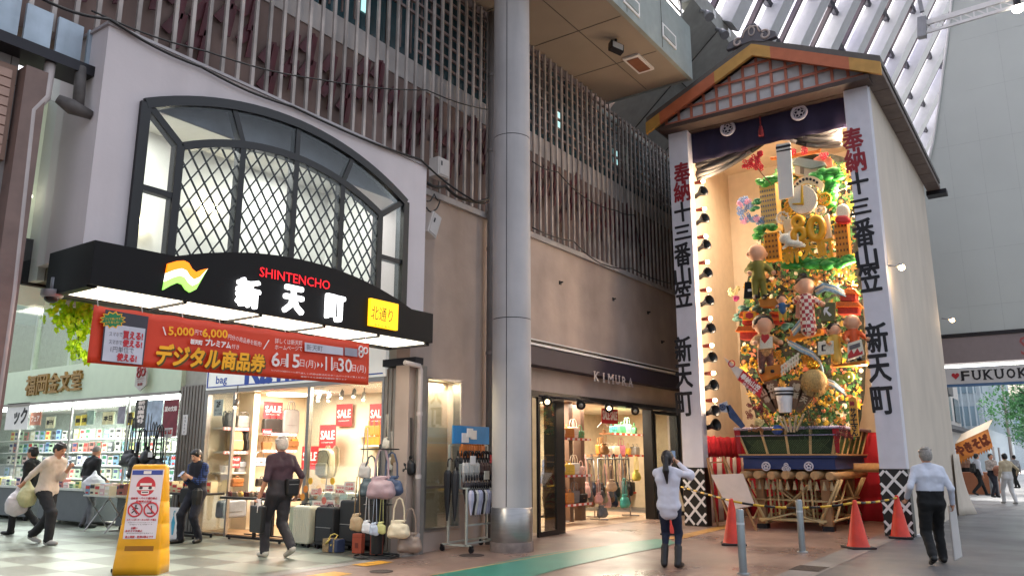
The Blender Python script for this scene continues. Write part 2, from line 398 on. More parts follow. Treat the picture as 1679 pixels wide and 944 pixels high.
mb.box((10.98, FY, 0), (13.05, FY + .3, 6.05)); mb.box((13.05, FY, 2.8), (20.5, FY + .3, 6.05)); mb.box((20.5, FY, 0), (31, FY + .3, 6.05))
mb.build('wall', PLAST, bld)
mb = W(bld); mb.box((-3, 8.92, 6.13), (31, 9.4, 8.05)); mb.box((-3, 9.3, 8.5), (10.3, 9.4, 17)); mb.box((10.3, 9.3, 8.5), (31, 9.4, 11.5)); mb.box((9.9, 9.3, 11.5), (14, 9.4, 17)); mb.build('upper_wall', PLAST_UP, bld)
mb = W(bld); mb.box((-3, 8.9, 8.05), (31, 9.4, 8.5)); mb.box((-3, 8.9, 12.2), (10.2, 9.4, 12.7)); mb.box((9.5, FY - .06, 6.02), (31, FY + .35, 6.13)); mb.build('spandrel', CONC, bld)
TEAL = mat('dark_teal_pane', '#31474d', .15, var=.3, scale=.8)
mb = W(bld)
for k in range(22):
 x = -3 + k * 1.5; mb.box((x + .05, 8.98, 8.5), (x + 1.45, 9.02, 12.2 if x < 10 else 10.4))
 if x < 10: mb.box((x + .05, 8.98, 12.7), (x + 1.45, 9.02, 17))
mb.build('window_band', TEAL, bld)
LITW = mat('lit_window_strip', '#9fd0cf', .4, var=.3, emit=.9)
for x in (8.35, 7.0, 14.6, 17.5):
 mb = W(bld); mb.box((x, 8.95, 9.0 if x > 10 else 8.9), (x + .16, 8.975, 9.5 if x > 10 else 10.2)); mb.build('lit_window', LITW, bld)
mb = W(bld); k = 0
x = -1.0
while x < 24:
 top = 10.44 if x > 10.2 else 17
 mb.box((x, FY - .075, 6.13), (x + .05, FY - .035, top)); x += .238
mb.build('louvre_screen', FIN, bld)
mb = W(bld)
z = 8.62
while z < 13.5:
 mb.box((7.3 if z > 9.2 else 9.5, FY - .03, z), (24 if z < 10.4 else 10.2, FY + .01, z + .05)); z += .235
z = 8.62
for xk in range(60):
 x = 7.4 + xk * .272 + .12
 mb.box((x, FY + .015, 8.55), (x + .03, FY + .04, 13.5 if x < 10.2 else 10.44))
mb.build('lattice_bars', mat('lattice_brown', '#6d5c58', .6, var=.3), bld)
# maroon wave motif painted metal behind the fins
mb = W(bld); rnd = random.Random(3)
MOT = mat('maroon_motif', '#4c1620', .6, var=.25)
for k in range(46):
 x = 2.6 + k * .37 + rnd.uniform(-.05, .05); zc = 7.05 + .25 * math.sin(k * 1.7) + rnd.uniform(-.15, .15)
 for s_ in (0, 1):
  zz = zc + s_ * .42
  mb.prism([(x, zz), (x + .12, zz - .05), (x + .34, zz + .22), (x + .30, zz + .36), (x + .2, zz + .33)], 8.86, 8.875)
  mb.prism([(x + .24, zz + .3), (x + .34, zz + .3), (x + .26, zz - .2), (x + .16, zz - .24)], 8.835, 8.855)
mb.build('wave_motif', MOT, bld)
# shop window strip beside the umbrella rack
mb = W(bld); mb.box((10.08, FY + .1, .36), (10.94, FY + .115, 2.8)); mb.build('display_pane', glass('shop_glass'), bld)
fr = W(bld); fr.box((10.04, FY - .02, .32), (10.08, FY + .14, 2.84)); fr.box((10.94, FY - .02, .32), (10.98, FY + .14, 2.84)); fr.box((10.08, FY - .02, 2.8), (10.94, FY + .14, 2.84)); fr.box((10.08, FY - .02, .32), (10.94, FY + .14, .36)); fr.box((10.08, FY + .02, 1.0), (10.94, FY + .12, 1.04))
fr.build('display_frame', STEEL, bld)
CREAM = mat('lit_cream_wall', '#cdb98f', .7, var=.05)
mb = W(bld); mb.box((9.95, FY + .55, 0), (11.2, FY + .8, 2.9)); mb.build('display_back', CREAM, bld)
area('display_lamp', (10.5, FY + .36, 2.78), .7, 55, (1, .85, .6), sy=.2)
# bolts left in the plaster
for (u, v) in ((918, 463), (1005, 490), (1062, 512), (1085, 560)):
 p = on_y(u, v, FY); mb = W(bld); mb.tube((p.x, FY - .08, p.z), (p.x, FY, p.z), .018, n=6); mb.box((p.x - .04, FY - .02, p.z - .05), (p.x + .04, FY, p.z + .03)); mb.build('wall_bracket', DARKMETAL, bld)
# overhead walkway / box above the column
SOF = mat('tan_soffit', '#8f8274', .7, var=.08, scale=1); GREYP = mat('grey_green_panel', '#8c9490', .6, var=.06, streak=.15)
ovh = thing('overhead_walkway', 'boxed overhead walkway with tan soffit jutting out above the column', 'walkway', (13.5, 8, 10.4))
mb = W(ovh); mb.box((9.9, 6.55, 10.46), (16.78, 8.8, 10.52)); 
o = mb.build('soffit', SOF, ovh)
mb = W(ovh); mb.box((9.8, 6.45, 10.44), (16.85, 6.55, 11.75)); mb.box((16.78, 6.55, 10.44), (16.85, 8.8, 11.75)); mb.box((9.8, 6.55, 10.44), (9.9, 8.8, 11.75)); mb.box((9.8, 6.45, 11.75), (16.85, 8.8, 11.85)); mb.build('side_panel', GREYP, ovh)
mb = W(ovh)
for x in (11.6, 13.35, 15.1): mb.box((x, 6.6, 10.452), (x + .012, 8.75, 10.4585)); mb.box((x, 6.443, 10.5), (x + .012, 6.4485, 11.7))
mb.box((9.95, 7.6, 10.452), (16.7, 7.612, 10.4585)); mb.build('panel_joint', mat('dark_joint', '#3a3430', .8), ovh)
mb = W(ovh); c = on_z(1047, 104, 10.45); mb.box((c.x - .42, c.y - .2, 10.41), (c.x + .42, c.y + .2, 10.459)); mb.m = 1; mb.box((c.x - .33, c.y - .14, 10.395), (c.x + .33, c.y + .14, 10.41)); mb.build('ceiling_vent', [WHITE, mat('rust_vent', '#7a4a34', .7)], ovh)
for u, v in ((1097, 60), (1035, 5)):
 mb = W(ovh); c = on_y(u, v, 6.44); mb.box((c.x - .38, 6.425, c.z - .17), (c.x + .38, 6.449, c.z + .17)); mb.m = 1; mb.box((c.x - .3, 6.41, c.z - .11), (c.x + .3, 6.425, c.z + .11)); mb.build('side_vent', [WHITE, GREYP], ovh)
mb = W(ovh)
for zz in (12.2, 12.55): mb.tube((11, 6.6, zz), (16.7, 6.6, zz), .03, n=6)
for x in np.arange(11, 16.9, .95): mb.tube((x, 6.6, 11.85), (x, 6.6, 12.58), .03, n=6)
mb.build('railing', STEEL, ovh)
c = on_z(1010, 76, 10.3); t = thing('floodlight', 'small grey floodlight hanging under the tan soffit', 'floodlight', (c.x, c.y, 10.46))
mb = MB(); mb.tube((0, 0, 0), (0, 0, -.12), .03, n=8); mb.build('bracket', DARKMETAL, t)
mb = MB(frame((0, 0, -.2), (.8, -.5, -.2), (.3, .1, 1))); mb.box((-.16, -.07, -.11), (.16, .07, .11)); mb.m = 1; mb.box((-.13, -.085, -.08), (.13, -.07, .08)); mb.build('housing', [DARKMETAL, mat('lens_grey', '#b9b9b9', .2)], t, bevel=.02)
# ------------------------------------------------------------------ round column
COLM = mat('grey_column_paint', '#b2acab', .62, var=.12, scale=1.1, streak=.22)
cx, cy = 11.06, 7.75
t = thing('round_column', 'tall grey round column with a polished steel base', 'column', (cx, cy, 0))
for z0, z1 in ((.7, 3.835), (3.85, 7.185), (7.2, 10.44)): mb = MB(); mb.lathe([(.335, z0), (.335, z1)], 48); mb.build('shaft', COLM, t)
mb = MB(); mb.lathe([(.328, 3.8), (.328, 3.87)], 32); mb.lathe([(.328, 7.15), (.328, 7.23)], 32); mb.build('joint_ring', DARKMETAL, t)
mb = MB(); mb.lathe([(.345, .16), (.35, .17), (.35, .69), (.34, .7)], 48); mb.build('steel_base', STEEL, t)
mb = MB(); mb.lathe([(.36, 0), (.36, .15), (.352, .16)], 48); mb.build('plinth', mat('worn_plinth', '#6d5f5a', .6, var=.3, scale=10), t)
mb = MB(); mb.tube((-.316, -.112, .72), (-.316, -.112, 10.4), .006, n=6); mb.build('seam', DARKMETAL, t)
# drainpipes
def pipe(label, pts, r, m, brackets=()):
 t = thing('drainpipe', label, 'drainpipe', (pts[0][0], pts[0][1], 0))
 mb = W(t); mb.path(pts, r, 12); mb.build('pipe', m, t)
 mb = W(t)
 for z in brackets: mb = W(t); mb.lathe([(r + .012, z - .03), (r + .012, z + .03)], 12, (pts[0][0], pts[0][1], 0)); mb.build('clamp', m, t)
 return t
PGREY = mat('grey_pipe', '#6b6461', .5, var=.1); PPALE = mat('pale_pipe', '#b5a9a5', .5, var=.1, streak=.2)
pipe('dark grey drainpipe running up just left of the round column', [(11.66, 8.66, 0), (11.66, 8.66, 10.4)], .075, PGREY, (1.6, 3.4, 5.4, 7.4, 9))
pipe('pale drainpipe with an elbow beside the slatted shutter pillar', [(9.74, 8.66, 0), (9.74, 8.66, 2.9), (9.7, 8.66, 2.98), (9.35, 8.66, 3.0)], .04, PPALE, (.15, .3, 1.2, 2.2))
# ------------------------------------------------------------------ glazed sloping roof over the street
K = 1.75; GY, GZ = 6.5, 13.15
roof = thing('glass_roof', 'steep glass roof with white steel ribs above the festival shelter', 'roof', (30, GY, GZ))
SLOPE = Vector((0, -1, K)).normalized()
NRM = Vector((0, K, 1)).normalized()
RIBW = mat('white_rib', '#c9c9cc', .5, var=.05); MULL = mat('brown_mullion', '#574a4e', .5)
LEN = 15.0
pur = W(roof); pan = W(roof)
for k in range(-3, 17):
 x = 16.72 + k * 2.25
 a = Vector((x + .35, GY, GZ)); b_ = a + SLOPE * LEN
 ribs = W(roof); ribs.bar(a - NRM * .22, b_ - NRM * .22, .62, .44, up=NRM); ribs.build('rib', RIBW, roof)
 a2 = Vector((x + 1.72, GY, GZ)) - NRM * .06; mul = W(roof); mul.bar(a2, a2 + SLOPE * LEN, .12, .16, up=NRM); mul.build('mullion', MULL, roof)
 for j in range(8):
  p0 = Vector((x + .7, GY, GZ)) + SLOPE * (j * 1.9 + 1.0 + (k % 2) * .5) - NRM * .08
  pur.bar(p0, p0 + Vector((1.55, 0, 0)), .13, .2, up=NRM)
p0 = Vector((9.5, GY, GZ)); q0 = Vector((53.5, GY, GZ))
pan.M = Matrix.Translation(-roof.location)
pan.add([p0, q0, q0 + SLOPE * LEN, p0 + SLOPE * LEN], [(0, 1, 2, 3)])
pur.build('purlin', mat('dark_purlin', '#34323c', .5), roof)
# frosted panels: light comes through them from the sky behind
fm = bpy.data.materials.new('frosted_panel'); fm.use_nodes = True; n_ = fm.node_tree; n_.nodes.remove(n_.nodes['Principled BSDF'])
tl = n_.nodes.new('ShaderNodeBsdfTranslucent'); tp = n_.nodes.new('ShaderNodeBsdfTransparent'); ms = n_.nodes.new('ShaderNodeMixShader'); ms.inputs[0].default_value = .06
tcx = n_.nodes.new('ShaderNodeTexCoord'); nz = n_.nodes.new('ShaderNodeTexNoise'); nz.inputs['Scale'].default_value = .45; nz.inputs['Detail'].default_value = 3; n_.links.new(tcx.outputs['Object'], nz.inputs[0])
cr = n_.nodes.new('ShaderNodeValToRGB'); cr.color_ramp.elements[0].position = .38; cr.color_ramp.elements[0].color = (.55, .55, .72, 1); cr.color_ramp.elements[1].position = .6; cr.color_ramp.elements[1].color = (.93, .93, .96, 1)
n_.links.new(nz.outputs[0], cr.inputs[0]); n_.links.new(cr.outputs[0], tl.inputs[0]); n_.links.new(tl.outputs[0], ms.inputs[1]); n_.links.new(tp.outputs[0], ms.inputs[2]); n_.links.new(ms.outputs[0], n_.nodes['Material Output'].inputs[0])
pan.build('frosted_panel', fm, roof)
mb = W(roof); mb.bar(Vector((29.2, 5.6, 14.9)) - NRM * .55, Vector((29.2, 5.6, 14.9)) - NRM * .55 + SLOPE * .9 , .5, .5, up=NRM); mb.build('roof_hatch', DARKMETAL, roof)
# gutter beam and sloping soffit under the roof
mb = W(roof); mb.box((16.9, 6.35, 12.6), (33.5, 6.75, 13.12)); mb.add([(16.9, 6.36, 12.6), (33.5, 6.36, 12.6), (33.5, 8.75, 10.3), (16.9, 8.75, 10.3)], [(0, 1, 2, 3)]); mb.build('gutter_beam', mat('grey_soffit', '#9a9994', .7, var=.08, streak=.15), roof)
mb = W(roof)
for x in (18.6, 20.6, 22.6, 24.6): mb.bar((x, 6.33, 12.58), (x - .3, 8.7, 10.29), .02, .02)
mb.bar((16.95, 7.5, 11.46), (33, 7.5, 11.46), .02, .02); mb.build('soffit_joint', mat('dark_joint', '#3a3430', .8), roof)
for i, (u, v) in enumerate(((1158, 22), (1183, 52), (1206, 80))):
 p = on_y(u, v, 6.2); t = thing('spotlight', ['grey spotlight on the gutter beam nearest the railing', 'middle grey spotlight on the gutter beam', 'grey spotlight on the gutter beam close above the shelter ridge'][i], 'spotlight', (p.x, p.y, p.z), group='spotlights along the gutter beam')
 mb = MB(); mb.tube((0, .15, .12), (0, 0, .02), .05, n=8); mb.tube((0, 0, 0), (-.1, -.12, -.2), .09, .12, n=12); mb.build('lamp_body', mat('grey_lamp', '#8c8c90', .4, .3), t)
 mb = MB(); mb.box((-.04, -.2, -.18), (.12, -.19, .02)); mb.build('label_plate', WHITE, t)
# ------------------------------------------------------------------ arcade end wall with the FUKUOKA sign
PANEL = mat('pale_grey_panel', '#bcbfba', .55, var=.04, scale=.5)
gate = thing('arcade_end_wall', 'tall pale grey panelled end wall over the FUKUOKA sign', 'wall', (31.5, -2, 0))
F_X = lambda x: frame((x, 0, 0), (0, -1, 0), (0, 0, 1))      # local x = -world y, local y = depth, local z = up
cur = [(-3.27, 11.7), (-2.86, 13.07), (-2.55, 14.4), (-2.29, 15.63), (-2.05, 16.7), (-1.83, 17.75), (-1.55, 19.2), (-1.3, 20.6)]
poly = [(-9.0, 4.7), (12, 4.7), (12, 20.6)] + cur[::-1] + [(-3.6, 10.6), (-9.0, 10.6)]
mb = W(gate); mb.M = mb.M @ F_X(31.5); mb.prism(poly, 0, .35); mb.build('wall', PANEL, gate)
mb = W(gate); mb.M = mb.M @ F_X(31.5)
pts = [(-3.6, 10.6)] + cur
mb.path([(a + .02, -.05, b) for a, b in pts], .045, 6); mb.build('edge_trim', WHITE, gate)
mb = W(gate); mb.M = mb.M @ F_X(31.5)
for k in range(16):
 a = -4.4 + k * 1.0; mb.box((a, -.003, 4.8), (a + .014, .002, 20 if a > -1.4 else 10.5 if a < -3.2 else 14))
for k in range(7): mb.box((-3.0 if k < 4 else -1.6, -.0045, 6.7 + k * 2.0), (12, .001, 6.715 + k * 2.0))
mb.build('panel_joint', mat('joint_grey', '#b0b3af', .7), gate)
mb = W(gate); mb.M = mb.M @ F_X(31.3)
mb.box((-9, 0, 4.72), (12, .19, 5.62)); mb.build('fascia', mat('mauve_fascia', '#8b7d7c', .6, var=.05), gate)
mb = W(gate); mb.M = mb.M @ F_X(31.28); mb.box((-9, -.02, 5.63), (12, .2, 5.75)); mb.build('dark_rail', DARKMETAL, gate)
mb = W(gate); mb.M = mb.M @ F_X(31.29); a = -1.02
mb.text('Shintencho', a + 1.55, 5.17, .62, 0, w=3.1, depth=.03); mb.build('fascia_lettering', mat('dusty_red', '#a04c4c', .6), gate)
mb = W(gate); mb.M = mb.M @ F_X(31.4); mb.box((-9, 0, 4.58), (12, .05, 4.66)); mb.build('light_strip', mat('lit_strip', '#ffffff', emit=3.0), gate)
# I love FUKUOKA banner board
sg = thing('hanging_sign', 'long white sign board reading FUKUOKA under the end wall', 'sign', (31.3, 1, 4))
mb = W(sg); mb.M = mb.M @ F_X(31.25); mb.box((-9, 0, 4.0), (4, .12, 4.54)); mb.build('board', mat('sign_white', '#d0ccca', .5, var=.03), sg)
mb = W(sg); mb.M = mb.M @ F_X(31.245); mb.box((-9, -.002, 3.9), (4, .1, 3.99)); mb.build('blue_band', mat('sign_blue', '#4a6d94', .5), sg)
mb = W(sg); mb.M = mb.M @ F_X(31.24)
serif_text(mb, 'FUKUOKA', -2.72, .335, 4.27, .31, .235, .012)
mb.build('lettering', INK, sg)
mb = W(sg); mb.M = mb.M @ F_X(31.24)
mb.prism([(-3.02 + .12 * (16 * math.sin(t) ** 3) / 16, 4.28 + .12 * (13 * math.cos(t) - 5 * math.cos(2 * t) - 2 * math.cos(3 * t) - math.cos(4 * t)) / 15) for t in np.linspace(0, 2 * math.pi, 24, endpoint=False)], -.006, 0); mb.build('heart', mat('heart_red', '#b01e2a', .5), sg)
# lighting gantry high at the right
t = thing('lighting_gantry', 'white steel lighting gantry with a round lamp at the upper right', 'gantry', tuple(on_x(1515, 40, 26)))
a, b_ = on_x(1512, 40, 26), on_x(1720, -22, 26); mb = W(t); dz = Vector((0, 0, .32))
mb.bar(a, b_, .09, .16); mb.bar(a - dz, b_ - dz, .07, .09)
for k in range(10):
 p = a.lerp(b_, k / 9.5); q = a.lerp(b_, (k + 1) / 9.5); mb.bar(p, q - dz, .03, .03); mb.bar(p, p - dz, .04, .04)
mb.build('truss', WHITE, t)
mb = W(t); mb.bar(on_x(1512, 30, 26), on_x(1512, 62, 26), .25, .25); mb.bar(on_x(1512, 20, 26.2), Vector((26.2, on_x(1512, 20, 26.2).y + .4, 21)), .12, .12); mb.build('end_bracket', mat('grey_lamp', '#8c8c90', .4, .3), t)
p = on_x(1669, 15, 26); mb = W(t); mb.ell(p, (.16, .16, .12)); mb.m = 1; mb.tube(p, p + Vector((0, 0, .4)), .1, n=10); mb.build('lamp', [mat('lit_lamp_white', '#fff4e0', emit=14), DARKMETAL], t)
# ------------------------------------------------------------------ text placed where it stands on a wall plane
def ptext(mb, s, u0, v0, u1, v1, hpx, y=None, x=None, **k):
 """lettering whose ends stand where (u0,v0) and (u1,v1) meet the wall plane (y = const faces -y, x = const faces -x)"""
 f = (lambda u, v: on_y(u, v, y)) if y is not None else (lambda u, v: on_x(u, v, x))
 g = (lambda p: (p.x, p.z)) if y is not None else (lambda p: (-p.y, p.z))
 a, b_ = g(f(u0, v0)), g(f(u1, v1)); um, vm = (u0 + u1) / 2, (v0 + v1) / 2
 h = g(f(um, vm - hpx / 2))[1] - g(f(um, vm + hpx / 2))[1]
 mb.text(s, (a[0] + b_[0]) / 2, (a[1] + b_[1]) / 2, h, y if y is not None else 0, w=math.hypot(b_[0] - a[0], b_[1] - a[1]), rot=k.pop('rot', math.atan2(b_[1] - a[1], b_[0] - a[0])), **k)

# ------------------------------------------------------------------ left corner building
BLOCK = mat('grey_tile_wall', '#948d8a', .7, var=.12, scale=1.2, streak=.2)
cb = thing('corner_building', 'grey tiled corner building with a slatted vent at the left edge', 'building', (1, 8.75, 0))
mb = W(cb); mb.box((-6, 8.75, 0), (3.28, 9.3, 5.75)); mb.build('wall', BLOCK, cb)
mb = W(cb)
for k in range(9): mb.box((-6, 8.746, .4 + k * .62), (3.28, 8.752, .407 + k * .62))
for k in range(8): mb.box((3.2 - k * .93, 8.745, 0), (3.207 - k * .93, 8.752, 5.75))
mb.build('tile_joint', mat('dark_joint', '#3a3430', .8), cb)
BRN = mat('brown_post', '#79625a', .6, var=.15, streak=.2)
mb = W(cb); mb.box((3.28, 8.55, 0), (3.5, 9.0, 5.55)); mb.build('corner_post', BRN, cb)
p1, p2 = on_y(30, 75, 8.74), on_y(2, 250, 8.74)
mb = W(cb); mb.box((p1.x - 1.3, 8.68, 4.5), (p1.x, 8.75, 5.55)); mb.m = 1
for k in range(9): mb.box((p1.x - 1.25, 8.655, 4.55 + k * .105), (p1.x - .05, 8.685, 4.64 + k * .105))
mb.build('slatted_vent', [mat('vent_frame', '#8d6f60', .6), mat('vent_slat', '#b08f80', .6, var=.08)], cb)
mb = W(cb); mb.box((-6, 8.5, 5.68), (3.95, 8.9, 5.8)); mb.build('cornice', DARKMETAL, cb)
BLUEP = mat('pale_blue_sheet', '#a9b6c2', .45, .2, var=.1, streak=.35)
mb = W(cb); x = -5
for k in range(28): mb.box((x, 8.66, 5.82), (x + .27, 8.7, 6.2 + .16 * (k % 2) * 0 + .1)); x += .33
mb.build('sheet_cladding', BLUEP, cb)
mb = W(cb); mb.box((3.5, 9.1, 2.9), (4.0, 9.13, 5.5)); mb.build('upper_pane', glass('shop_glass'), cb)
mb = W(cb); mb.box((3.46, 9.6, 3.2), (4.3, 9.65, 5.7)); mb.build('upper_room_wall', mat('glow_wall_upper', '#c6cbb6', .7, var=.05, emit=.25), cb)  # the wall itself glows, in place of room lighting
mb = W(cb); mb.box((3.5, 9.5, 3.42), (4.3, 9.58, 3.95)); mb.build('dark_spandrel', BLACK, cb)
for z in (4.45,): 
 mb = W(cb); mb.ell((3.78, 9.5, z), (.12, .05, .05)); mb.build('wall_lamp', mat('lit_wall_lamp', '#fff4e0', emit=3), cb)
pa = [on_y(84, 95, 8.6), on_y(74, 160, 8.6), on_y(52, 182, 8.6), on_y(20, 480, 8.6)]
pp = [(p.x, 8.6, p.z) for p in pa]; pipe('pale drainpipe bending down the grey corner building', pp[:1] + pp[1:] + [(pp[-1][0] - .02, 8.6, 0)], .055, PPALE)
t = thing('wall_duct', 'dirty grey duct joining the drainpipe to the white gatehouse wall', 'duct', (3.6, 8.4, 5.3))
mb = W(t); mb.path([(3.62, 8.55, 5.3), (3.75, 8.5, 5.24), (3.95, 8.45, 5.2)], [.05, .085, .05], 10); mb.tube((3.82, 8.5, 5.25), (3.82, 8.55, 5.75), .06, n=10); mb.build('duct', mat('grimy_duct', '#57514e', .7, var=.3, scale=8), t)
# ------------------------------------------------------------------ white gatehouse over the arcade mouth
GH = thing('arcade_gatehouse', 'white gatehouse with arched lattice window and black SHINTENCHO canopy', 'gatehouse', (6.6, 8.3, 3.2))
STUC = mat('white_stucco', '#c9bfc0', .75, var=.05, scale=1.2, bump=.12, bscale=10, streak=.09)
gx0, gx1, gz0, gz1, gy = 3.95, 9.36, 3.6, 6.25, 8.3
wx0, wx1, wz0, wzs, wza = 4.4, 8.9, 3.7, 5.5, 6.06
wc = (wx0 + wx1) / 2; hw = (wx1 - wx0) / 2
outer = arc(wc, wzs, hw, wza - wzs, 24)
mb = W(GH)
mb.box((gx0, gy, gz0), (wx0, 9.3, gz1)); mb.box((wx1, gy, gz0), (gx1, 9.1, gz1))
mb.prism([(wx0, gz1)] + outer + [(wx1, gz1)], gy, 9.1)
mb.box((wx0, gy + .02, gz0), (wx1, gy + .2, wz0))
mb.build('wall', STUC, GH)
mb = W(GH); mb.box((gx0 - .03, gy - .03, gz1), (gx1 + .03, 9.1, gz1 + .035)); mb.build('coping', mat('grey_coping', '#a59ea0', .6, streak=.2), GH)
# window frame
WF = mat('black_window_frame', '#17171a', .4, .2, var=.1)
ix0, ix1, izs, iza = 4.93, 8.3, 5.14, 5.54
inner = arc(wc, izs, (ix1 - ix0) / 2, iza - izs, 24)
win = W(GH)
def band(mb, pts, w, y0, y1):
 """a frame bar w wide in the wall plane that follows pts"""
 n = len(pts); lo, hi = [], []
 for i in range(n):
  a, b_ = pts[max(i - 1, 0)], pts[min(i + 1, n - 1)]; dx, dz = b_[0] - a[0], b_[1] - a[1]; l = math.hypot(dx, dz)
  nx, nz_ = -dz / l * w / 2, dx / l * w / 2; lo.append((pts[i][0] - nx, pts[i][1] - nz_)); hi.append((pts[i][0] + nx, pts[i][1] + nz_))
 for i in range(n - 1): mb.prism([lo[i], lo[i + 1], hi[i + 1], hi[i]], y0, y1)
band(win, [(wx0 + .05, wz0), (wx0 + .05, wzs)], .12, gy - .05, gy + .12)
band(win, [(wx1 - .05, wz0), (wx1 - .05, wzs)], .12, gy - .05, gy + .12)
band(win, arc(wc, wzs - .01, hw - .05, wza - wzs - .02, 24), .12, gy - .052, gy + .118)
band(win, [(ix0, wz0), (ix0, izs)], .10, gy - .03, gy + .1); band(win, [(ix1, wz0), (ix1, izs)], .10, gy - .03, gy + .1)
band(win, inner, .10, gy - .032, gy + .098)
band(win, [(ix0, izs), (wx0 + .06, wzs + .02)], .085, gy - .028, gy + .09); band(win, [(ix1, izs), (wx1 - .06, wzs + .02)], .085, gy - .028, gy + .09)
for s_ in (-1, 0, 1):
 xx = wc + s_ * .86; zi = np.interp(xx, [p[0] for p in inner], [p[1] for p in inner]); band(win, [(xx, wz0), (xx, zi)], .085, gy - .027, gy + .095)
 xo = wc + s_ * 1.06; zo = np.interp(xo, [p[0] for p in outer], [p[1] for p in outer]); band(win, [(xx, zi), (xo, zo)], .075, gy - .026, gy + .085)
for a, b_ in ((wx0, ix0), (ix1, wx1)): band(win, [(a + .06, 4.5), (b_ - .04, 4.5)], .07, gy - .024, gy + .08)
band(win, [(wx0, wz0 + .03), (wx1, wz0 + .03)], .1, gy - .022, gy + .08)
win.build('window_frame', WF, GH)
lat = W(GH)
def zin(x): return np.interp(x, [p[0] for p in inner], [p[1] for p in inner])
for k in range(-14, 40):
 for s_ in (1, -1):
  # lattice lines z = wz0 + s*slope*(x-c)
  c = ix0 + k * .185; pts = []
  for i in range(60):
   x = ix0 + (ix1 - ix0) * i / 59; z = wz0 + s_ * 1.45 * (x - c)
   if wz0 <= z <= zin(x): pts.append((x, z))
  if len(pts) > 1: lat.bar((pts[0][0], gy + .015 + .012 * s_, pts[0][1]), (pts[-1][0], gy + .015 + .012 * s_, pts[-1][1]), .012, .026, up=(0, 1, 0))
lat.build('window_lattice', mat('lattice_black', '#0e0d0e', .85, spec=.1), GH)
G2 = glass('gate_glass', refl=.035)
mb = W(GH); mb.prism([(wx0 + .05, wz0)] + [(p[0], p[1] - .05) for p in outer] + [(wx1 - .05, wz0)], gy - .016, gy - .01); mb.build('window_pane', G2, GH)
# lit room behind the window
ROOM = mat('pale_room_wall', '#c9c9c6', .8, var=.04)
mb = W(GH); mb.box((gx0 + .05, 10.6, 3.45), (gx1 - .05, 10.7, 6.3)); mb.box((gx0 + .02, 9.3, 3.45), (gx0 + .1, 10.6, 6.3)); mb.box((gx1 - .1, 9.1, 3.45), (gx1 - .02, 10.6, 6.3)); mb.box((gx0 + .1, 9.1, 6.2), (gx1 - .1, 10.6, 6.3))
mb.build('room_wall', ROOM, GH)
mb = W(GH); mb.add([(gx0 + .5, 8.5, 5.56), (gx1 - .1, 8.5, 5.56), (gx1 - .1, 8.58, 6.2), (gx0 + .5, 8.58, 6.2)], [(0, 1, 2, 3)]); mb.build('reflection_panel', mat('reflection_grey', '#6d6a74', .6), GH, solid=.02)  # grey sheet behind the upper panes, standing in for reflection in the glass
mb = W(GH); mb.box((gx0 + .1, 8.45, 3.45), (gx1 - .1, 10.6, 3.6)); mb.build('room_floor', mat('dark_floor', '#6a5f50', .6), GH)
LAMP = mat('lit_lamp_warm', '#fff0cc', emit=9)
for (u, v) in ((345, 340), (228, 362), (590, 385)):
 p = on_y(u, v, 10.5); mb = W(GH); mb.ell((p.x, 10.5, p.z), (.2, .09, .075)); mb.build('room_lamp', LAMP, GH)
for x in (5.3, 7.9): area('gatehouse_room_lamp', (x, 9.7, 6.15), .5, 42, (1, .98, .93))
p = on_y(600, 435, 10.5); mb = W(GH); mb.box((p.x - .9, 10.52, p.z - .02), (p.x + .9, 10.58, p.z + .03)); mb.box((p.x - .7, 10.52, p.z + .3), (p.x + .9, 10.58, p.z + .33)); mb.build('room_light_strip', mat('lit_strip', '#ffffff', emit=3.0), GH)
# black canopy
CAN = mat('black_canopy_board', '#0b090c', .5, var=.1, scale=1, spec=.2)
x0, x1, yf = 3.9, 9.2, 7.95
mb = W(GH)
top = arc(6.75, 3.70, 1.95, .33, 20)
mb.prism([(x0, 3.22), (x1, 3.24), (x1, 3.70)] + top[::-1] + [(x0, 3.68)], yf, yf + .07)
mb.box((x0, yf + .07, 3.2), (x0 + .06, 8.9, 3.68)); mb.box((x1 - .06, yf + .07, 3.2), (x1, 8.9, 3.70)); mb.box((x0 + .06, yf + .07, 3.56), (x1 - .06, 8.3, 3.64)); mb.box((x0 + .06, 8.74, 3.2), (x1 - .06, 8.9, 3.6))
mb.build('canopy_board', CAN, GH)
for k in range(5):
 a, b_ = x0 + .1 + k * 1.03, x0 + .1 + k * 1.03 + .99
 mb = W(GH); mb.box((a, yf + .1, 3.225), (b_, 8.72, 3.245)); mb.build('canopy_light_panel', mat('lit_panel', '#fff6dc', emit=2.6), GH)
for k in range(6): mb = W(GH); mb.box((x0 + .06 + k * 1.03, yf + .07, 3.2), (x0 + .1 + k * 1.03, 8.74, 3.26)); mb.build('canopy_rib', DARKMETAL, GH)
area('canopy_lamp', (6.5, 8.4, 3.19), 4.8, 46, (1, .95, .82), sy=.5)
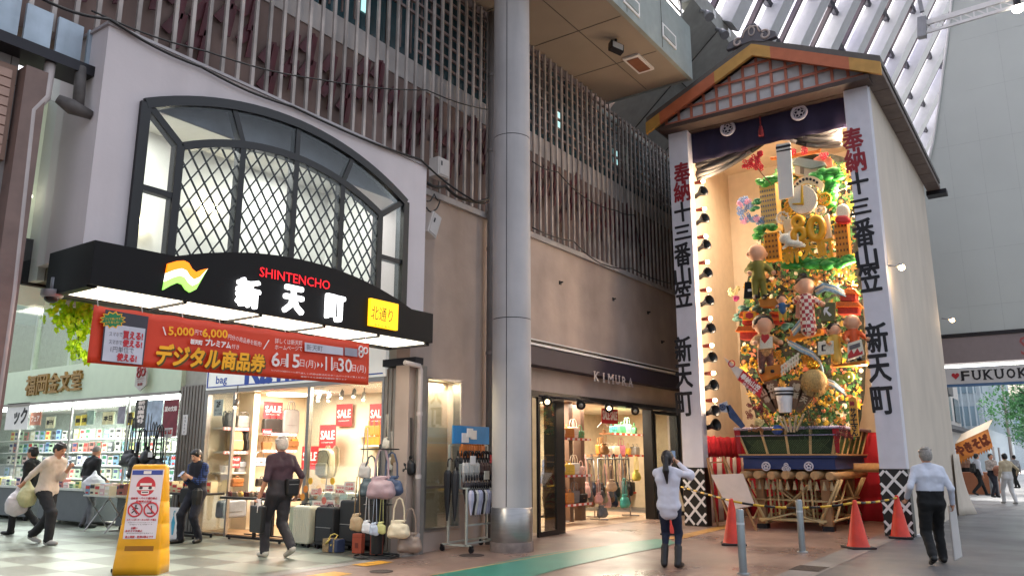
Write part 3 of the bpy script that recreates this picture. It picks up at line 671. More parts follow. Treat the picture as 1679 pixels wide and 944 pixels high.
# lettering on the canopy
LW = mat('lit_white_letters', '#ffffff', emit=1.7); LR = mat('lit_red_letters', '#e8121e', emit=1.3)
mb = W(GH); ptext(mb, 'SHINTENCHO', 426, 445, 541, 468, 15, y=yf - .012, depth=.004); mb.build('red_lettering', LR, GH)
for ch, a in (('新', (391, 480, 426, 480, 44)), ('天', (468, 491, 498, 491, 42)), ('町', (537, 505, 565, 505, 40))):
 mb = W(GH); ptext(mb, ch, *a, y=yf - .04, depth=.04, bold=.016, rot=0); mb.build('white_lettering', LW, GH)
def ribbon(u):   # the wavy flag emblem, in canopy pixels of the photograph
 return on_y(*u, yf - .03)
topc = [(276, 432), (290, 428), (302, 427), (310, 431), (315, 440), (322, 446), (332, 442), (341, 440)]
botc = [(268, 475), (280, 468), (292, 463), (300, 466), (305, 474), (312, 479), (322, 474), (341, 440)]
for i, (nm, hx, lo, hi) in enumerate((('orange', '#ff7a10', 0, .36), ('white', '#fff8ec', .36, .68), ('green', '#8acb58', .68, 1))):
 mb = W(GH); P = []
 for q in range(8):
  t0, b0 = Vector(topc[q]), Vector(botc[q]); P.append((t0.lerp(b0, lo), t0.lerp(b0, hi)))
 for q in range(7):
  c4 = [ribbon(P[q][0]), ribbon(P[q + 1][0]), ribbon(P[q + 1][1]), ribbon(P[q][1])]
  mb.prism([(c.x, c.z) for c in c4], yf - .03, yf - .001)
 ecol = hx if i != 1 else None
 mb.build('emblem_stripe', mat('lit_emblem_' + nm, hx, emit=1.2), GH)
a, b_ = on_y(604, 489, yf), on_y(648, 542, yf)
mb = W(GH); mb.box((a.x, yf - .05, b_.z), (b_.x, yf - .001, a.z)); mb.build('yellow_sign', mat('lit_yellow', '#ffb818', emit=1.05), GH)
mb = W(GH); ptext(mb, '北通り', 609, 512, 644, 518, 22, y=yf - .052, skew=.1, rot=0); ptext(mb, 'きたどおり', 614, 533, 640, 536, 4, y=yf - .052, rot=0); mb.build('sign_lettering', INK, GH)
# security camera, junction boxes, loose items on the gatehouse
t = thing('security_camera', 'grey dome security camera under the left end of the canopy', 'security camera', (4.02, 8.75, 3.2))
p = on_y(85, 485, 8.75); t.location = (p.x, p.y, p.z)
mb = MB(); mb.tube((0, 0, .05), (0, 0, .2), .03, n=8); mb.lathe([(.11, .06), (.11, 0), (.09, -.02)], 16); mb.build('body', mat('grey_lamp', '#8c8c90', .4, .3), t)
mb = MB(); mb.ell((0, 0, -.02), (.075, .075, .06)); mb.build('dome', BLACK, t)
def boxlamp(name, label, u, v, y, w, h, d, tilt, cat):
 p = on_y(u, v, y); t = thing(name, label, cat, (p.x, p.y, p.z))
 mb = MB(Matrix.Rotation(tilt, 4, 'Y')); mb.box((-w / 2, 0, -h / 2), (w / 2, d, h / 2)); mb.build('case', mat('ivory_box', '#bdb3ac', .5, var=.06, streak=.15), t, bevel=.012)
 mb = MB(Matrix.Rotation(tilt, 4, 'Y')); mb.box((-w / 2 + .03, -.012, -h / 2 + .03), (w / 2 - .03, -.001, h / 2 - .03)); mb.m = 1; mb.box((-w / 2 + .06, -.018, .02), (-w / 2 + .09, -.012, .1)); mb.build('cover', [mat('ivory_box', '#bdb3ac', .5), DARKMETAL], t)
boxlamp('junction_box', 'ivory electrical box on the louvres right of the white gatehouse', 728, 275, 8.4, .3, .34, .22, 0, 'electrical box')
boxlamp('flood_lamp', 'tilted ivory box lamp below the electrical box', 713, 368, 8.35, .24, .42, .2, R(20), 'lamp')
cbm = mat('black_cable', '#151314', .5)
def cable(label, pts, r=.016, y=8.58):
 P = [on_y(u, v, y) for u, v in pts]; Q = []
 for i in range(len(P) - 1):
  for k in range(6): 
   w = k / 6; p = P[i].lerp(P[i + 1], w); p.z -= .05 * math.sin(math.pi * w); Q.append(p)
 Q.append(P[-1]); t = MB(); t.path(Q, r, 6)
 o = t.build('cable', cbm); tag(o, label, 'cable'); return o
cable('black cable slung across the fins above the white gatehouse coping', [(60, -6), (180, 32), (330, 110), (480, 175), (690, 262), (770, 325), (800, 332)], .017, 8.25)
cable('second thin cable crossing the louvres higher up to the column', [(150, 18), (340, 85), (520, 130), (700, 148), (800, 180)], .011)
cable('pair of cables bundled between electrical box and drainpipe', [(700, 300), (730, 305), (765, 328), (800, 326)], .028, 8.45)
cable('thin cable drooping over the louvres right of the column', [(873, 265), (915, 282), (960, 325), (1010, 345), (1040, 352), (1052, 420)], .013)
cable('cable sagging along the foot of the louvres near the shelter', [(873, 373), (940, 395), (985, 432), (1035, 440), (1100, 465)], .014)
cable('grey cord coiled under the electrical box', [(700, 330), (712, 318), (722, 328), (712, 345), (699, 340)], .012, 8.4)
# ------------------------------------------------------------------ the red banner under the canopy
BN = thing('banner', 'long red banner advertising vouchers hung under the black canopy', 'banner', (5.9, 7.98, 2.4))
by = 7.9
def bpt(u, v): return on_y(u, v, by)
q = [bpt(157, 499), bpt(608, 562), bpt(607, 631), bpt(145, 594)]
def wave(a, c): return .025 * math.sin(a * 21) * (.4 + .6 * c) + .012 * math.sin(a * 47 + c * 3)
mb = W(BN)
def bsurf(a, c):
 tp = q[0].lerp(q[1], a); bt = q[3].lerp(q[2], a); p = tp.lerp(bt, c); tp2 = .012 * math.sin(a * math.pi * 9) ** 2 * (1 - c); return (p.x, by + .03 + wave(a, c) * .5, p.z - tp2)
mb.sheet(bsurf, 60, 8); mb.build('cloth', mat('banner_red', '#d63a14', .55, var=.06, scale=2), BN, solid=.003)
def bt(name, items, m, y=by - .005):
 for it in items:
  mb = W(BN)
  s, u0, v0, u1, v1, h = it[:6]; kw = it[6] if len(it) > 6 else {}
  a = lambda u, v: (140 + u / 2.895, 400 + v / 2.895)
  ptext(mb, s, *a(u0, v0), *a(u1, v1), h / 2.895, y=y, **kw); mb.build(name, m, BN)
B = dict(bold=.004)
bt('yellow_print', [('5,000', 395, 414, 515, 420, 44, B), ('6,000', 556, 424, 674, 430, 44, B), ('デジタル', 338, 520, 640, 545, 96, dict(bold=.009, skew=.15)), ('商品券', 650, 548, 850, 566, 84, dict(bold=.008, skew=.1))], mat('print_yellow', '#ffb31c', .6), by - .006)
bt('print_shadow', [('デジタル', 343, 527, 645, 552, 96, dict(bold=.012, skew=.15)), ('商品券', 655, 555, 855, 573, 84, dict(bold=.012, skew=.1))], mat('print_green', '#5a4a16', .6), by - .001)
bt('white_print', [('円で', 520, 418, 555, 422, 24), ('円分の商品券を販売!', 678, 438, 836, 476, 24), ('新天町', 500, 462, 555, 468, 22, B), ('プレミアム', 570, 465, 690, 480, 30, B), ('付き', 694, 484, 730, 489, 22),
 ('詳しくは新天町', 900, 458, 1030, 470, 24), ('ホームページで', 900, 488, 1030, 496, 22), ('6', 884, 546, 922, 548, 66, B), ('月', 924, 560, 952, 562, 36), ('15', 954, 552, 1016, 556, 62, B), ('日(月)', 1018, 566, 1094, 574, 40), ('11', 1140, 566, 1172, 568, 62, B), ('月', 1174, 578, 1198, 580, 36), ('30', 1200, 572, 1264, 578, 62, B), ('日(月)', 1266, 590, 1332, 596, 38),
 ('プレミアム付デジタル商品券はスマートフォン専用です', 882, 598, 1020, 610, 7), ('詳しい内容は新天町のホームページをご覧ください', 1022, 612, 1330, 634, 8), ('使用できる店舗は加盟店に限ります', 1022, 628, 1240, 642, 7)], mat('print_white', '#f2e4de', .6))
mb = W(BN)
for (u, v) in ((1100, 572), (1118, 574)):
 c = bpt(140 + u / 2.895, 400 + v / 2.895); mb.prism([(c.x, c.z - .035), (c.x + .035, c.z), (c.x, c.z + .035)], by - .006, by - .004)
for (u, v, uu, vv) in ((365, 392, 377, 432), (868, 455, 842, 498)):
 a = bpt(140 + u / 2.895, 400 + v / 2.895); c = bpt(140 + uu / 2.895, 400 + vv / 2.895); mb.prism([(a.x, a.z), (a.x + .015, a.z), (c.x + .015, c.z), (c.x, c.z)], by - .006, by - .004)
mb.build('print_mark', MATS['print_white'], BN)
def bpoly(name, pts, m, y):
 mb = W(BN); P = [bpt(140 + u / 2.895, 400 + v / 2.895) for u, v in pts]; mb.prism([(p.x, p.z) for p in P], y, y + .002); return mb.build(name, m, BN)
bpoly('printed_phone', [(95, 310), (300, 345), (272, 575), (72, 555)], mat('print_navy', '#3a3640', .5), by - .003)
bpoly('printed_screen', [(96, 375), (284, 402), (266, 572), (78, 552)], mat('print_screen', '#c8c6cf', .6), by - .0055)
bpoly('search_field', [(1040, 466), (1222, 492), (1222, 528), (1040, 508)], mat('print_screen', '#c8c6cf', .6), by - .006)
bpoly('search_button', [(1230, 490), (1290, 498), (1290, 535), (1230, 528)], mat('print_navy_grey', '#9a98a4', .6), by - .006)
st = []
for k in range(24):
 r = (62 if k % 2 else 46); st.append((128 + r * 1.05 * math.cos(k * math.pi / 12), 360 + r * .68 * math.sin(k * math.pi / 12)))
bpoly('green_burst', st, mat('print_yellow', '#ffb31c', .6), by - .008)
bpoly('green_burst', [(128 + (a - 128) * .88, 360 + (c - 360) * .85) for a, c in st], mat('print_dark_green', '#1d7a48', .6), by - .011)
bt('burst_print', [('アプリで使いやすく', 82, 356, 176, 354, 11), ('なりました!', 95, 372, 160, 370, 12)], mat('print_yellow', '#ffb31c', .6), by - .0125)
bt('grey_print', [('スマホで', 114, 425, 176, 430, 20), ('スマホで', 112, 462, 174, 468, 20), ('1円単位で', 120, 497, 230, 506, 28), ('新天町', 1050, 488, 1126, 497, 28)], mat('print_grey', '#5c585c', .6), by - .0075)
bt('red_print', [('買える!', 180, 430, 272, 440, 36, B), ('使える!', 178, 468, 268, 478, 34, B), ('使える!', 150, 534, 242, 544, 36, B)], mat('print_red', '#c8303a', .6), by - .0075)
mb = W(BN)
for (u, v, r) in ((1306, 500, 14), (1328, 506, 14), (1306, 522, 14)):
 c = bpt(140 + u / 2.895, 400 + v / 2.895); mb.path([(c.x + r / 380 * math.cos(a), by - .007, c.z + r / 330 * math.sin(a)) for a in np.linspace(0, 6.28, 14)[:-1]], .012, 5, closed=True)
mb.build('print_emblem', MATS['print_white'], BN)
mb = W(BN)
for a in np.linspace(.01, .99, 9):
 p = Vector(bsurf(a, 0)); mb.tube((p.x, by + .03, p.z - .01), (p.x, by + .1, 3.22), .005, n=5)
mb.build('tie_cord', WHITE, BN)
# green plastic vine and small hanging shield sign
t = thing('plastic_vine', 'bright yellow green leafy vine hanging at the left end of the banner', 'vine', (4.2, 9.5, 3.6))
LEAF = mat('lime_leaf', '#b2dc1c', .5, var=.3, scale=20, trans=.35); rnd = random.Random(5)
mb = W(t); st = MB(Matrix.Translation(-t.location))
ctr = [(100, 505), (115, 515), (130, 510), (145, 505), (120, 530), (135, 545), (125, 560), (130, 580), (105, 525), (148, 525), (92, 520)]
for k in range(300):
 c = ctr[k % len(ctr)]; p = on_y(c[0] + rnd.gauss(0, 9), c[1] + rnd.gauss(0, 8), 9.5 + rnd.uniform(-.15, .15))
 M_ = Matrix.Translation(p) @ Matrix.Rotation(rnd.uniform(0, 6.3), 4, 'Z') @ Matrix.Rotation(rnd.uniform(-1, 1), 4, 'X') @ Matrix.Rotation(rnd.uniform(-1, 1), 4, 'Y'); s_ = rnd.uniform(.03, .055)
 mb.add([M_ @ Vector(q_) for q_ in ((0, 0, s_), (s_ * .8, 0, .2 * s_), (s_ * .5, .01, -s_), (0, 0, -.6 * s_), (-s_ * .5, .01, -s_), (-s_ * .8, 0, .2 * s_))], [(0, 1, 2, 3, 4, 5)])
mb.build('leaves', LEAF, t)
P = [on_y(u, v, 9.5) for u, v in ((155, 490), (140, 510), (120, 515), (128, 550), (130, 590))]; st.path(P, .008, 5); st.build('stem', mat('vine_stem', '#5a7a20', .6), t)
# ------------------------------------------------------------------ people: one continuous skin grown round a posed skeleton
def surface_net(f, lo, hi, h):
 """polygonise the zero level of f (vectorised signed distance) on a grid of step h"""
 ax = [np.arange(lo[i] - 2 * h, hi[i] + 2 * h + h, h) for i in range(3)]
 X, Y, Z = np.meshgrid(*ax, indexing='ij'); g = f(np.stack([X, Y, Z], -1)).astype(np.float32)
 s = g < 0; nx, ny, nz_ = g.shape
 cnt = np.zeros((nx - 1, ny - 1, nz_ - 1)); acc = np.zeros((nx - 1, ny - 1, nz_ - 1, 3))
 C8 = [(i, j, k) for i in (0, 1) for j in (0, 1) for k in (0, 1)]
 def sub(a, c): return a[c[0]:nx - 1 + c[0], c[1]:ny - 1 + c[1], c[2]:nz_ - 1 + c[2]]
 for a in C8:
  for d in range(3):
   if a[d]: continue
   b_ = list(a); b_[d] = 1; ga, gb = sub(g, a), sub(g, b_); m = (ga < 0) != (gb < 0)
   t = np.where(m, ga / np.where(m, ga - gb, 1), 0)
   for e in range(3): acc[..., e] += np.where(m, a[e] + (t if e == d else 0), 0)
   cnt += m
 cell = cnt > 0; idx = -np.ones(cell.shape, int); idx[cell] = np.arange(cell.sum())
 ii = np.argwhere(cell); v = (ii + acc[cell] / cnt[cell][:, None]) * h + np.array([a[0] for a in ax])
 F = []
 for d in range(3):
  e1, e2 = (d + 1) % 3, (d + 2) % 3
  sl0 = [slice(None)] * 3; sl1 = [slice(None)] * 3; sl0[d] = slice(0, -1); sl1[d] = slice(1, None)
  m = s[tuple(sl0)] != s[tuple(sl1)]
  P = np.argwhere(m); P = P[(P[:, e1] > 0) & (P[:, e2] > 0) & (P[:, e1] < cell.shape[e1]) & (P[:, e2] < cell.shape[e2])]
  if not len(P): continue
  fl = s[tuple(P.T)]
  def q(o1, o2): Q = P.copy(); Q[:, e1] -= o1; Q[:, e2] -= o2; return idx[tuple(Q.T)]
  A = np.stack([q(1, 1), q(0, 1), q(0, 0), q(1, 0)], 1); A[~fl] = A[~fl][:, ::-1]; F.append(A)
 return v, np.concatenate(F)
class Body:
 def __init__(s, k=.02): s.p = []; s.k = k
 def cone(s, a, b_, r0, r1, m, sc=(1, 1, 1), k=None, sub=False): s.p.append(('c', np.array(a, float), np.array(b_, float), r0, r1, m, np.array(sc, float), k, sub)); return s
 def ell(s, c, r, m, rot=None, k=None, sub=False): s.p.append(('e', np.array(c, float), np.array(r, float), rot, None, m, None, k, sub)); return s
 def dist(s, q, P):
  if q[0] == 'c':
   _, a, b_, r0, r1, m, sc, k, sub = q; A, B_, PP = a * sc, b_ * sc, P * sc; ba = B_ - A; l2 = max(1e-9, (ba ** 2).sum())
   t = np.clip(((PP - A) @ ba) / l2, 0, 1); return (np.linalg.norm(PP - A - t[..., None] * ba, axis=-1) - (r0 + (r1 - r0) * t)) / sc.max()
  _, c, r, rot, _, m, _, k, sub = q; D = P - c
  if rot is not None: D = D @ np.array(rot)
  n0 = np.linalg.norm(D / r, axis=-1); n1 = np.linalg.norm(D / (r * r), axis=-1); return n0 * (n0 - 1) / np.maximum(n1, 1e-6)
 def f(s, P):
  d = None
  for q in s.p:
   e = s.dist(q, P); k = q[7] or s.k
   if d is None: d = e; continue
   if q[8]: d = np.maximum(d, -e)
   else: h = np.clip(.5 + .5 * (d - e) / k, 0, 1); d = d * (1 - h) + e * h - k * h * (1 - h)
  return d
 def bounds(s):
  lo, hi = np.full(3, 9.), np.full(3, -9.)
  for q in s.p:
   if q[8]: continue
   if q[0] == 'c':
    for a, r in ((q[1], q[3]), (q[2], q[4])): rr = r / q[6]; lo = np.minimum(lo, a - rr); hi = np.maximum(hi, a + rr)
   else: r = q[2].max(); lo = np.minimum(lo, q[1] - r); hi = np.maximum(hi, q[1] + r)
  return lo, hi
 def build(s, name, mats, parent, h=.01, fold=None, floor=None):
  lo, hi = s.bounds(); f = s.f
  if floor is not None: f = lambda P: np.maximum(s.f(P), floor - P[..., 2]); lo[2] = min(lo[2], floor)
  v, F = surface_net(f, lo, hi, h)
  cen = v[F].mean(1); best = np.full(len(F), 9.); mi = np.zeros(len(F), int)
  for q in s.p:
   if q[8]: continue
   d = s.dist(q, cen); u = d < best; best[u] = d[u]; mi[u] = q[5]
  if fold:
   n = np.zeros_like(v); fn = np.cross(v[F[:, 2]] - v[F[:, 0]], v[F[:, 3]] - v[F[:, 1]])
   for c in range(4): np.add.at(n, F[:, c], fn)
   n /= np.linalg.norm(n, axis=1)[:, None] + 1e-9
   vm = np.zeros(len(v), int); vm[F.ravel()] = np.repeat(mi, 4)
   for mm, amp in fold.items():
    w = vm == mm
    for i in np.nonzero(w)[0]:
     p = v[i]; v[i] = p + n[i] * amp * (noise.noise(Vector((p[0] * 9, p[1] * 9, p[2] * 14))) + .5 * noise.noise(Vector((p[0] * 24, p[1] * 24, p[2] * 20))))
  me = bpy.data.meshes.new(name); me.from_pydata(v.tolist(), [], F.tolist())
  for m in mats: me.materials.append(m)
  me.polygons.foreach_set('material_index', mi.astype(np.int32)); me.polygons.foreach_set('use_smooth', [True] * len(F)); me.update()
  o = bpy.data.objects.new(name, me); COL.objects.link(o); o.parent = parent
  return o
# ------------------------------------------------------------------ goods: one of each kind, copied with its parts
class Proto:
 """the first placing moves the thing itself, later ones copy it"""
 def __init__(s, o): s.o = o; s.used = False
 def put(s, loc, rz=0, label=None, group=None, scale=None, mats=None):
  if s.used: o = dup(s.o, loc, rz)
  else: o = s.o; s.used = True; o.location = loc; o.rotation_euler = (0, 0, rz)
  if scale: o.scale = scale if isinstance(scale, tuple) else (scale,) * 3
  if label: o['label'] = label
  if group: o['group'] = group
  for nm, m in (mats or {}).items():
   for c in [o] + list(o.children_recursive):
    if c.type == 'MESH' and c.name.split('.')[0] == nm: c.material_slots[0].link = 'OBJECT'; c.material_slots[0].material = m
  return o
LEATH = {}
def leather(h):
 if h not in LEATH: LEATH[h] = mat('leather_' + h[1:], h, .5, var=.14, scale=9, bump=.15, bscale=60)
 return LEATH[h]
def rounded(w0, w1, h, r=.04, n=4):
 """rounded trapezoid: w0 wide at the bottom, w1 at the top"""
 cs = [(-w0 / 2, 0, 1), (w0 / 2, 0, 1), (w1 / 2, h, 1), (-w1 / 2, h, 1)]; P = []
 N = len(cs)
 for i in range(N):
  p, a, b_ = Vector(cs[i][:2]), Vector(cs[i - 1][:2]), Vector(cs[(i + 1) % N][:2])
  a = p + (a - p).normalized() * r; b_ = p + (b_ - p).normalized() * r
  for k in range(n + 1):
   t = k / n; P.append(tuple((1 - t) ** 2 * a + 2 * t * (1 - t) * p + t * t * b_))
 return P
def make_bag(name, w0, w1, h, d, col, handle=.16, hw=.5, flap=False, thin=False, sag=0.0):
 t = thing(name, name.replace('_', ' '), 'bag')
 mb = MB(); P = rounded(w0, w1, h, min(.05, h * .2))
 mb.prism(P, -d / 2, d / 2); mb.build('bag_body', leather(col), t, bevel=min(.03, d * .3), seg=3)
 if flap:
  mb = MB(); mb.prism([(x * 1.01, h - (h - z) * .55) for x, z in rounded(w1, w1 * 1.0, h, .04)], -d / 2 - .012, -d / 2 + .02); fo = mb.build('flap', leather(col), t, bevel=.008)
  mb = MB(); mb.box((-.02, -d / 2 - .022, h * .48), (.02, -d / 2 - .012, h * .56)); mb.build('clasp', mat('brass', '#a8884a', .35, .8), fo)
 else:
  mb = MB(); mb.box((-w1 * .3, -d / 2 - .006, h * .35), (w1 * .3, -d / 2 + .002, h * .36)); mb.box((-w1 * .42, -.006, h - .004), (w1 * .42, .006, h + .006)); mb.build('seam', leather('#3a322c'), t)
 for y in ((-d * .3, d * .3) if not thin else (0,)):
  mb = MB(); ww = w1 * hw / 2
  mb.path([(-ww, y, h - .03), (-ww, y, h + handle * .45), (-ww * .6, y, h + handle * .9), (0, y, h + handle), (ww * .6, y, h + handle * .9), (ww, y, h + handle * .45), (ww, y, h - .03)], .008, 6); mb.build('handle', leather(col), t)
 return Proto(t)
def make_soft_bag(name, w, h, d, col, handle, hw):
 """slouching bag grown as one soft skin"""
 t = thing(name, name.replace('_', ' '), 'bag'); b = Body(.05); q = w / 2 - d * .45
 b.cone((-q, 0, d * .5), (q, 0, d * .5), d * .5, d * .5, 0, k=.04); b.cone((-q * .95, 0, h * .86), (q * .9, 0, h * .9), d * .16, d * .14, 0, k=.05); b.cone((-q * .95, 0, h * .55), (q * .95, 0, h * .55), d * .38, d * .36, 0, k=.06)
 b.build('bag_body', [leather(col)], t, max(.014, w * .06), fold={0: .012})
 for y in (-d * .12, d * .12): mb = MB(); ww = w * hw / 2; mb.strap([(-ww, y, h * .8), (-ww * .9, y, h + handle * .5), (-ww * .45, y, h + handle * .92), (0, y, h + handle), (ww * .45, y, h + handle * .92), (ww * .9, y, h + handle * .5), (ww, y, h * .8)], .006, .02, (0, 1, 0)) if w > .3 else mb.path([(-ww, y, h * .8), (-ww * .5, y, h + handle * .9), (ww * .5, y, h + handle * .9), (ww, y, h * .8)], .005, 5); mb.build('handle', leather(col), t)
 return Proto(t)
def make_backpack(col, pock):
 t = thing('backpack', 'backpack', 'backpack')
 mb = MB(); mb.prism(rounded(.28, .26, .42, .11, 6), -.07, .07); mb.build('bag_body', leather(col), t, bevel=.04, seg=3)
 mb = MB(); mb.prism([(x, z + .04) for x, z in rounded(.23, .23, .18, .03)], -.105, -.06); mb.build('pocket', leather(pock), t, bevel=.015)
 mb = MB(); mb.path([(-.12, -.076, .2), (-.13, -.074, .3), (-.08, -.072, .385), (0, -.072, .4), (.08, -.072, .385), (.13, -.074, .3), (.12, -.076, .2)], .005, 5); mb.build('zip', leather('#3a322c'), t)
 for s_ in (-1, 1):
  mb = MB(); mb.strap([(s_ * .07, .06, .4), (s_ * .09, .09, .46), (s_ * .11, .12, .42), (s_ * .11, .13, .2), (s_ * .1, .08, .03)], .05, .014, (1, 0, 0)); mb.build('strap', leather(col), t)
 mb = MB(); mb.path([(-.04, .03, .41), (-.03, .03, .46), (.03, .03, .46), (.04, .03, .41)], .009, 6); mb.build('handle', leather(col), t)
 return Proto(t)
def make_suitcase(col, w=.42, h=.56, d=.25, soft=False):
 t = thing('suitcase', 'suitcase', 'suitcase'); m = mat('case_' + col[1:], col, .42, var=.06)
 mb = MB(); mb.prism([(x, z + .06) for x, z in rounded(w, w, h, .06, 5)], -d / 2, d / 2); mb.build('shell', m, t, bevel=.03, seg=3)
 if not soft:
  mb = MB()
  for k in range(8):
   x = -w / 2 + .045 + k * (w - .09) / 7; mb.box((x - .011, -d / 2 - .007, .12), (x + .011, -d / 2 + .004, h - .0)); mb.box((x - .011, d / 2 - .004, .12), (x + .011, d / 2 + .007, h))
  mb.build('rib', m, t, bevel=.005)
  mb = MB(); mb.box((-w / 2 - .004, -.008, .1), (-w / 2 + .004, .008, h)); mb.box((w / 2 - .004, -.008, .1), (w / 2 + .004, .008, h)); mb.build('zip_band', DARKMETAL, t)
 else:
  mb = MB(); mb.box((-w * .42, -d / 2 - .02, .12), (w * .42, -d / 2 + .01, h * .55)); mb.build('front_pocket', m, t, bevel=.015)
  mb = MB(); mb.box((-w * .4, -d / 2 - .024, h * .56), (w * .4, -d / 2, h * .575)); mb.build('zip_band', STEEL, t)
 mb = MB(); mb.path([(-.07, 0, h + .06), (-.06, 0, h + .095), (.06, 0, h + .095), (.07, 0, h + .06)], .011, 6); mb.build('handle', DARKMETAL, t)
 for x in (-1, 1):
  for y in (-1, 1):
   mb = MB(); mb.tube((x * (w / 2 - .05) - .012, y * (d / 2 - .05), .03), (x * (w / 2 - .05) + .012, y * (d / 2 - .05), .03), .03, n=12); mb.box((x * (w / 2 - .05) - .02, y * (d / 2 - .05) - .02, .035), (x * (w / 2 - .05) + .02, y * (d / 2 - .05) + .02, .065)); mb.build('wheel', DARKMETAL, t)
 return Proto(t)
def poster(label, c, w, h, F, lines, bg, fg, cat='poster', name='sale_poster', group=None, th=.004):
 """flat sheet w x h centred at c in frame F(rotation); lines = (text, dx, dz, height, width, bold)"""
 t = thing(name, label, cat, tuple(c), group=group)
 M = F.copy(); M.translation = (0, 0, 0)
 mb = MB(M); mb.box((-w / 2, 0, -h / 2), (w / 2, th, h / 2)); mb.build('sheet', bg, t)
 if lines:
  mb = MB(M)
  for s_, dx, dz, hh, ww, bo in lines: mb.text(s_, dx, dz, hh, -.002, w=ww, bold=bo)
  mb.build('lettering', fg, t)
 return t
FX = frame((0, 0, 0), (0, -1, 0), (0, 0, 1)); FYm = frame((0, 0, 0), (1, 0, 0), (0, 0, 1))
PW = MATS['print_white']; PRED = mat('print_sale_red', '#c32229', .55, var=.04)
# ------------------------------------------------------------------ bag shop on the arcade's right-hand side
WX = 9.8
SLAT = mat('grey_shutter_slats', '#86807a', .45, .35, var=.1, streak=.15)
BS = thing('bag_shop', 'bag shop with bright glass front and slatted metal pillars', 'shop', (WX, 12, 0))
WARMW = mat('warm_shop_wall', '#cdbfa6', .7, var=.04); SHOPF = mat('shop_wood_floor', '#8a6a4a', .4, var=.15)
mb = W(BS); mb.box((9.82, 9.12, 0), (12.5, 9.2, 2.95)); mb.box((12.4, 9.2, 0), (12.5, 14.6, 2.95)); mb.box((9.9, 14.6, 0), (12.5, 14.7, 2.95)); mb.build('inner_wall', WARMW, BS)
mb = W(BS); mb.box((9.82, 9.2, 2.88), (12.4, 14.6, 2.95)); mb.build('ceiling', mat('shop_ceiling', '#d8d0c2', .8), BS)
mb = W(BS); mb.box((9.82, 9.2, .004), (12.4, 14.6, .06)); mb.build('floor', SHOPF, BS)
mb = W(BS); mb.box((9.85, 8.62 + .2, 2.82), (10.3, 15.55, 4.9)); mb.build('upper_wall', mat('shop_upper_wall', '#a7a59a', .7, streak=.1), BS)
for y0, y1, n in ((8.7, 9.5, 8), (14.62, 15.5, 8)):
 mb = W(BS); mb.box((9.78, y0, 0), (9.95, y1, 3.0))
 for k in range(n): y = y0 + (k + .5) * (y1 - y0) / n; mb.box((9.755, y - .036, .02), (9.785, y + .036, 2.98))
 mb.build('shutter_pillar', SLAT, BS, bevel=.004)
mb = W(BS); mb.box((9.6, 8.66, 3.0), (9.8, 9.4, 3.12)); mb.build('pillar_cap', DARKMETAL, BS)
# fascia board with blue frame
mb = W(BS); mb.box((9.72, 9.45, 2.86), (9.8, 14.55, 3.6)); mb.build('fascia', mat('fascia_white', '#d6d8d4', .4, var=.03, emit=.25), BS)
BLUE = mat('sign_blue_edge', '#2c4fa8', .5)
mb = W(BS); 
for a in ((9.7, 9.5, 2.9, 14.5, 2.92), (9.7, 9.5, 3.54, 14.5, 3.56)): mb.box((a[0], a[1], a[2]), (9.718, a[3], a[4]))
mb.box((9.7, 14.48, 2.92), (9.718, 14.5, 3.54)); mb.M = mb.M @ F_X(9.716); mb.text('bag', -14.03, 3.03, .2, 0, w=.36, bold=.004); mb.text('Ra', -12.85, 3.16, .48, 0, w=.8, bold=.03); mb.text('nn', -11.9, 3.08, .3, 0, w=.75, bold=.02); mb.build('fascia_lettering', BLUE, BS)
# window frames and panes
mb = W(BS); mb.box((9.76, 9.5, 2.78), (9.86, 14.62, 2.86)); mb.box((9.76, 9.5, 0), (9.86, 9.55, 2.78)); mb.box((9.76, 14.5, 0), (9.86, 14.62, 2.78)); mb.box((9.77, 11.38, 0), (9.85, 11.46, 2.78)); mb.box((9.77, 13.62, 0), (9.83, 13.67, 2.78)); mb.box((9.76, 9.55, 0), (9.86, 11.38, .2)); mb.build('window_frame', STEEL, BS)
SG = glass('shop_glass')
mb = W(BS); mb.box((9.8, 9.55, .2), (9.81, 11.38, 2.78)); mb.build('window_pane', SG, BS)
mb = W(BS); mb.box((9.8, 13.67, .05), (9.81, 14.5, 2.78)); mb.build('sliding_door', SG, BS)
WL = (1, .9, .76)
for x, y, e in ((10.9, 10.4, 130), (11.0, 13.2, 160)): area('bag_shop_lamp', (x, y, 2.84), 1.0, e, WL, sy=1.6)
p = on_z(472, 646, 2.87); mb = W(BS); mb.lathe([(.45, -.03), (.45, 0)], 20, (p.x, p.y, 2.87)); mb.build('round_ceiling_lamp', mat('lit_panel', '#fff6dc'), BS)
# track spotlights
for i, (u, v) in enumerate(((523, 650), (540, 650), (561, 645), (581, 643), (597, 648), (388, 660))):
 p = on_y(u, v, 13.2) if u < 500 else on_x(u, v, 11.3)
 t = thing('track_spotlight', ['leftmost small spotlight over the bag shop display', 'second small spotlight over the bag shop display', 'middle small spotlight over the bag shop display', 'fourth small spotlight over the bag shop display', 'rightmost small spotlight over the bag shop display', 'spotlight over the backpack shelf in the bag shop'][i], 'spotlight', (p.x, p.y, p.z), group='spotlights on the bag shop ceiling')
 mb = MB(); mb.tube((0, 0, .05), (0, 0, max(.06, 2.88 - p.z)), .012, n=6); mb.tube((.02, .02, .05), (-.05, -.03, -.09), .04, .05, n=10); mb.build('lamp_body', mat('lamp_bronze', '#6a6258', .4, .4), t)
 mb = MB(); mb.ell((-.05, -.03, -.09), (.035, .035, .03)); mb.build('bulb', LAMP, t)
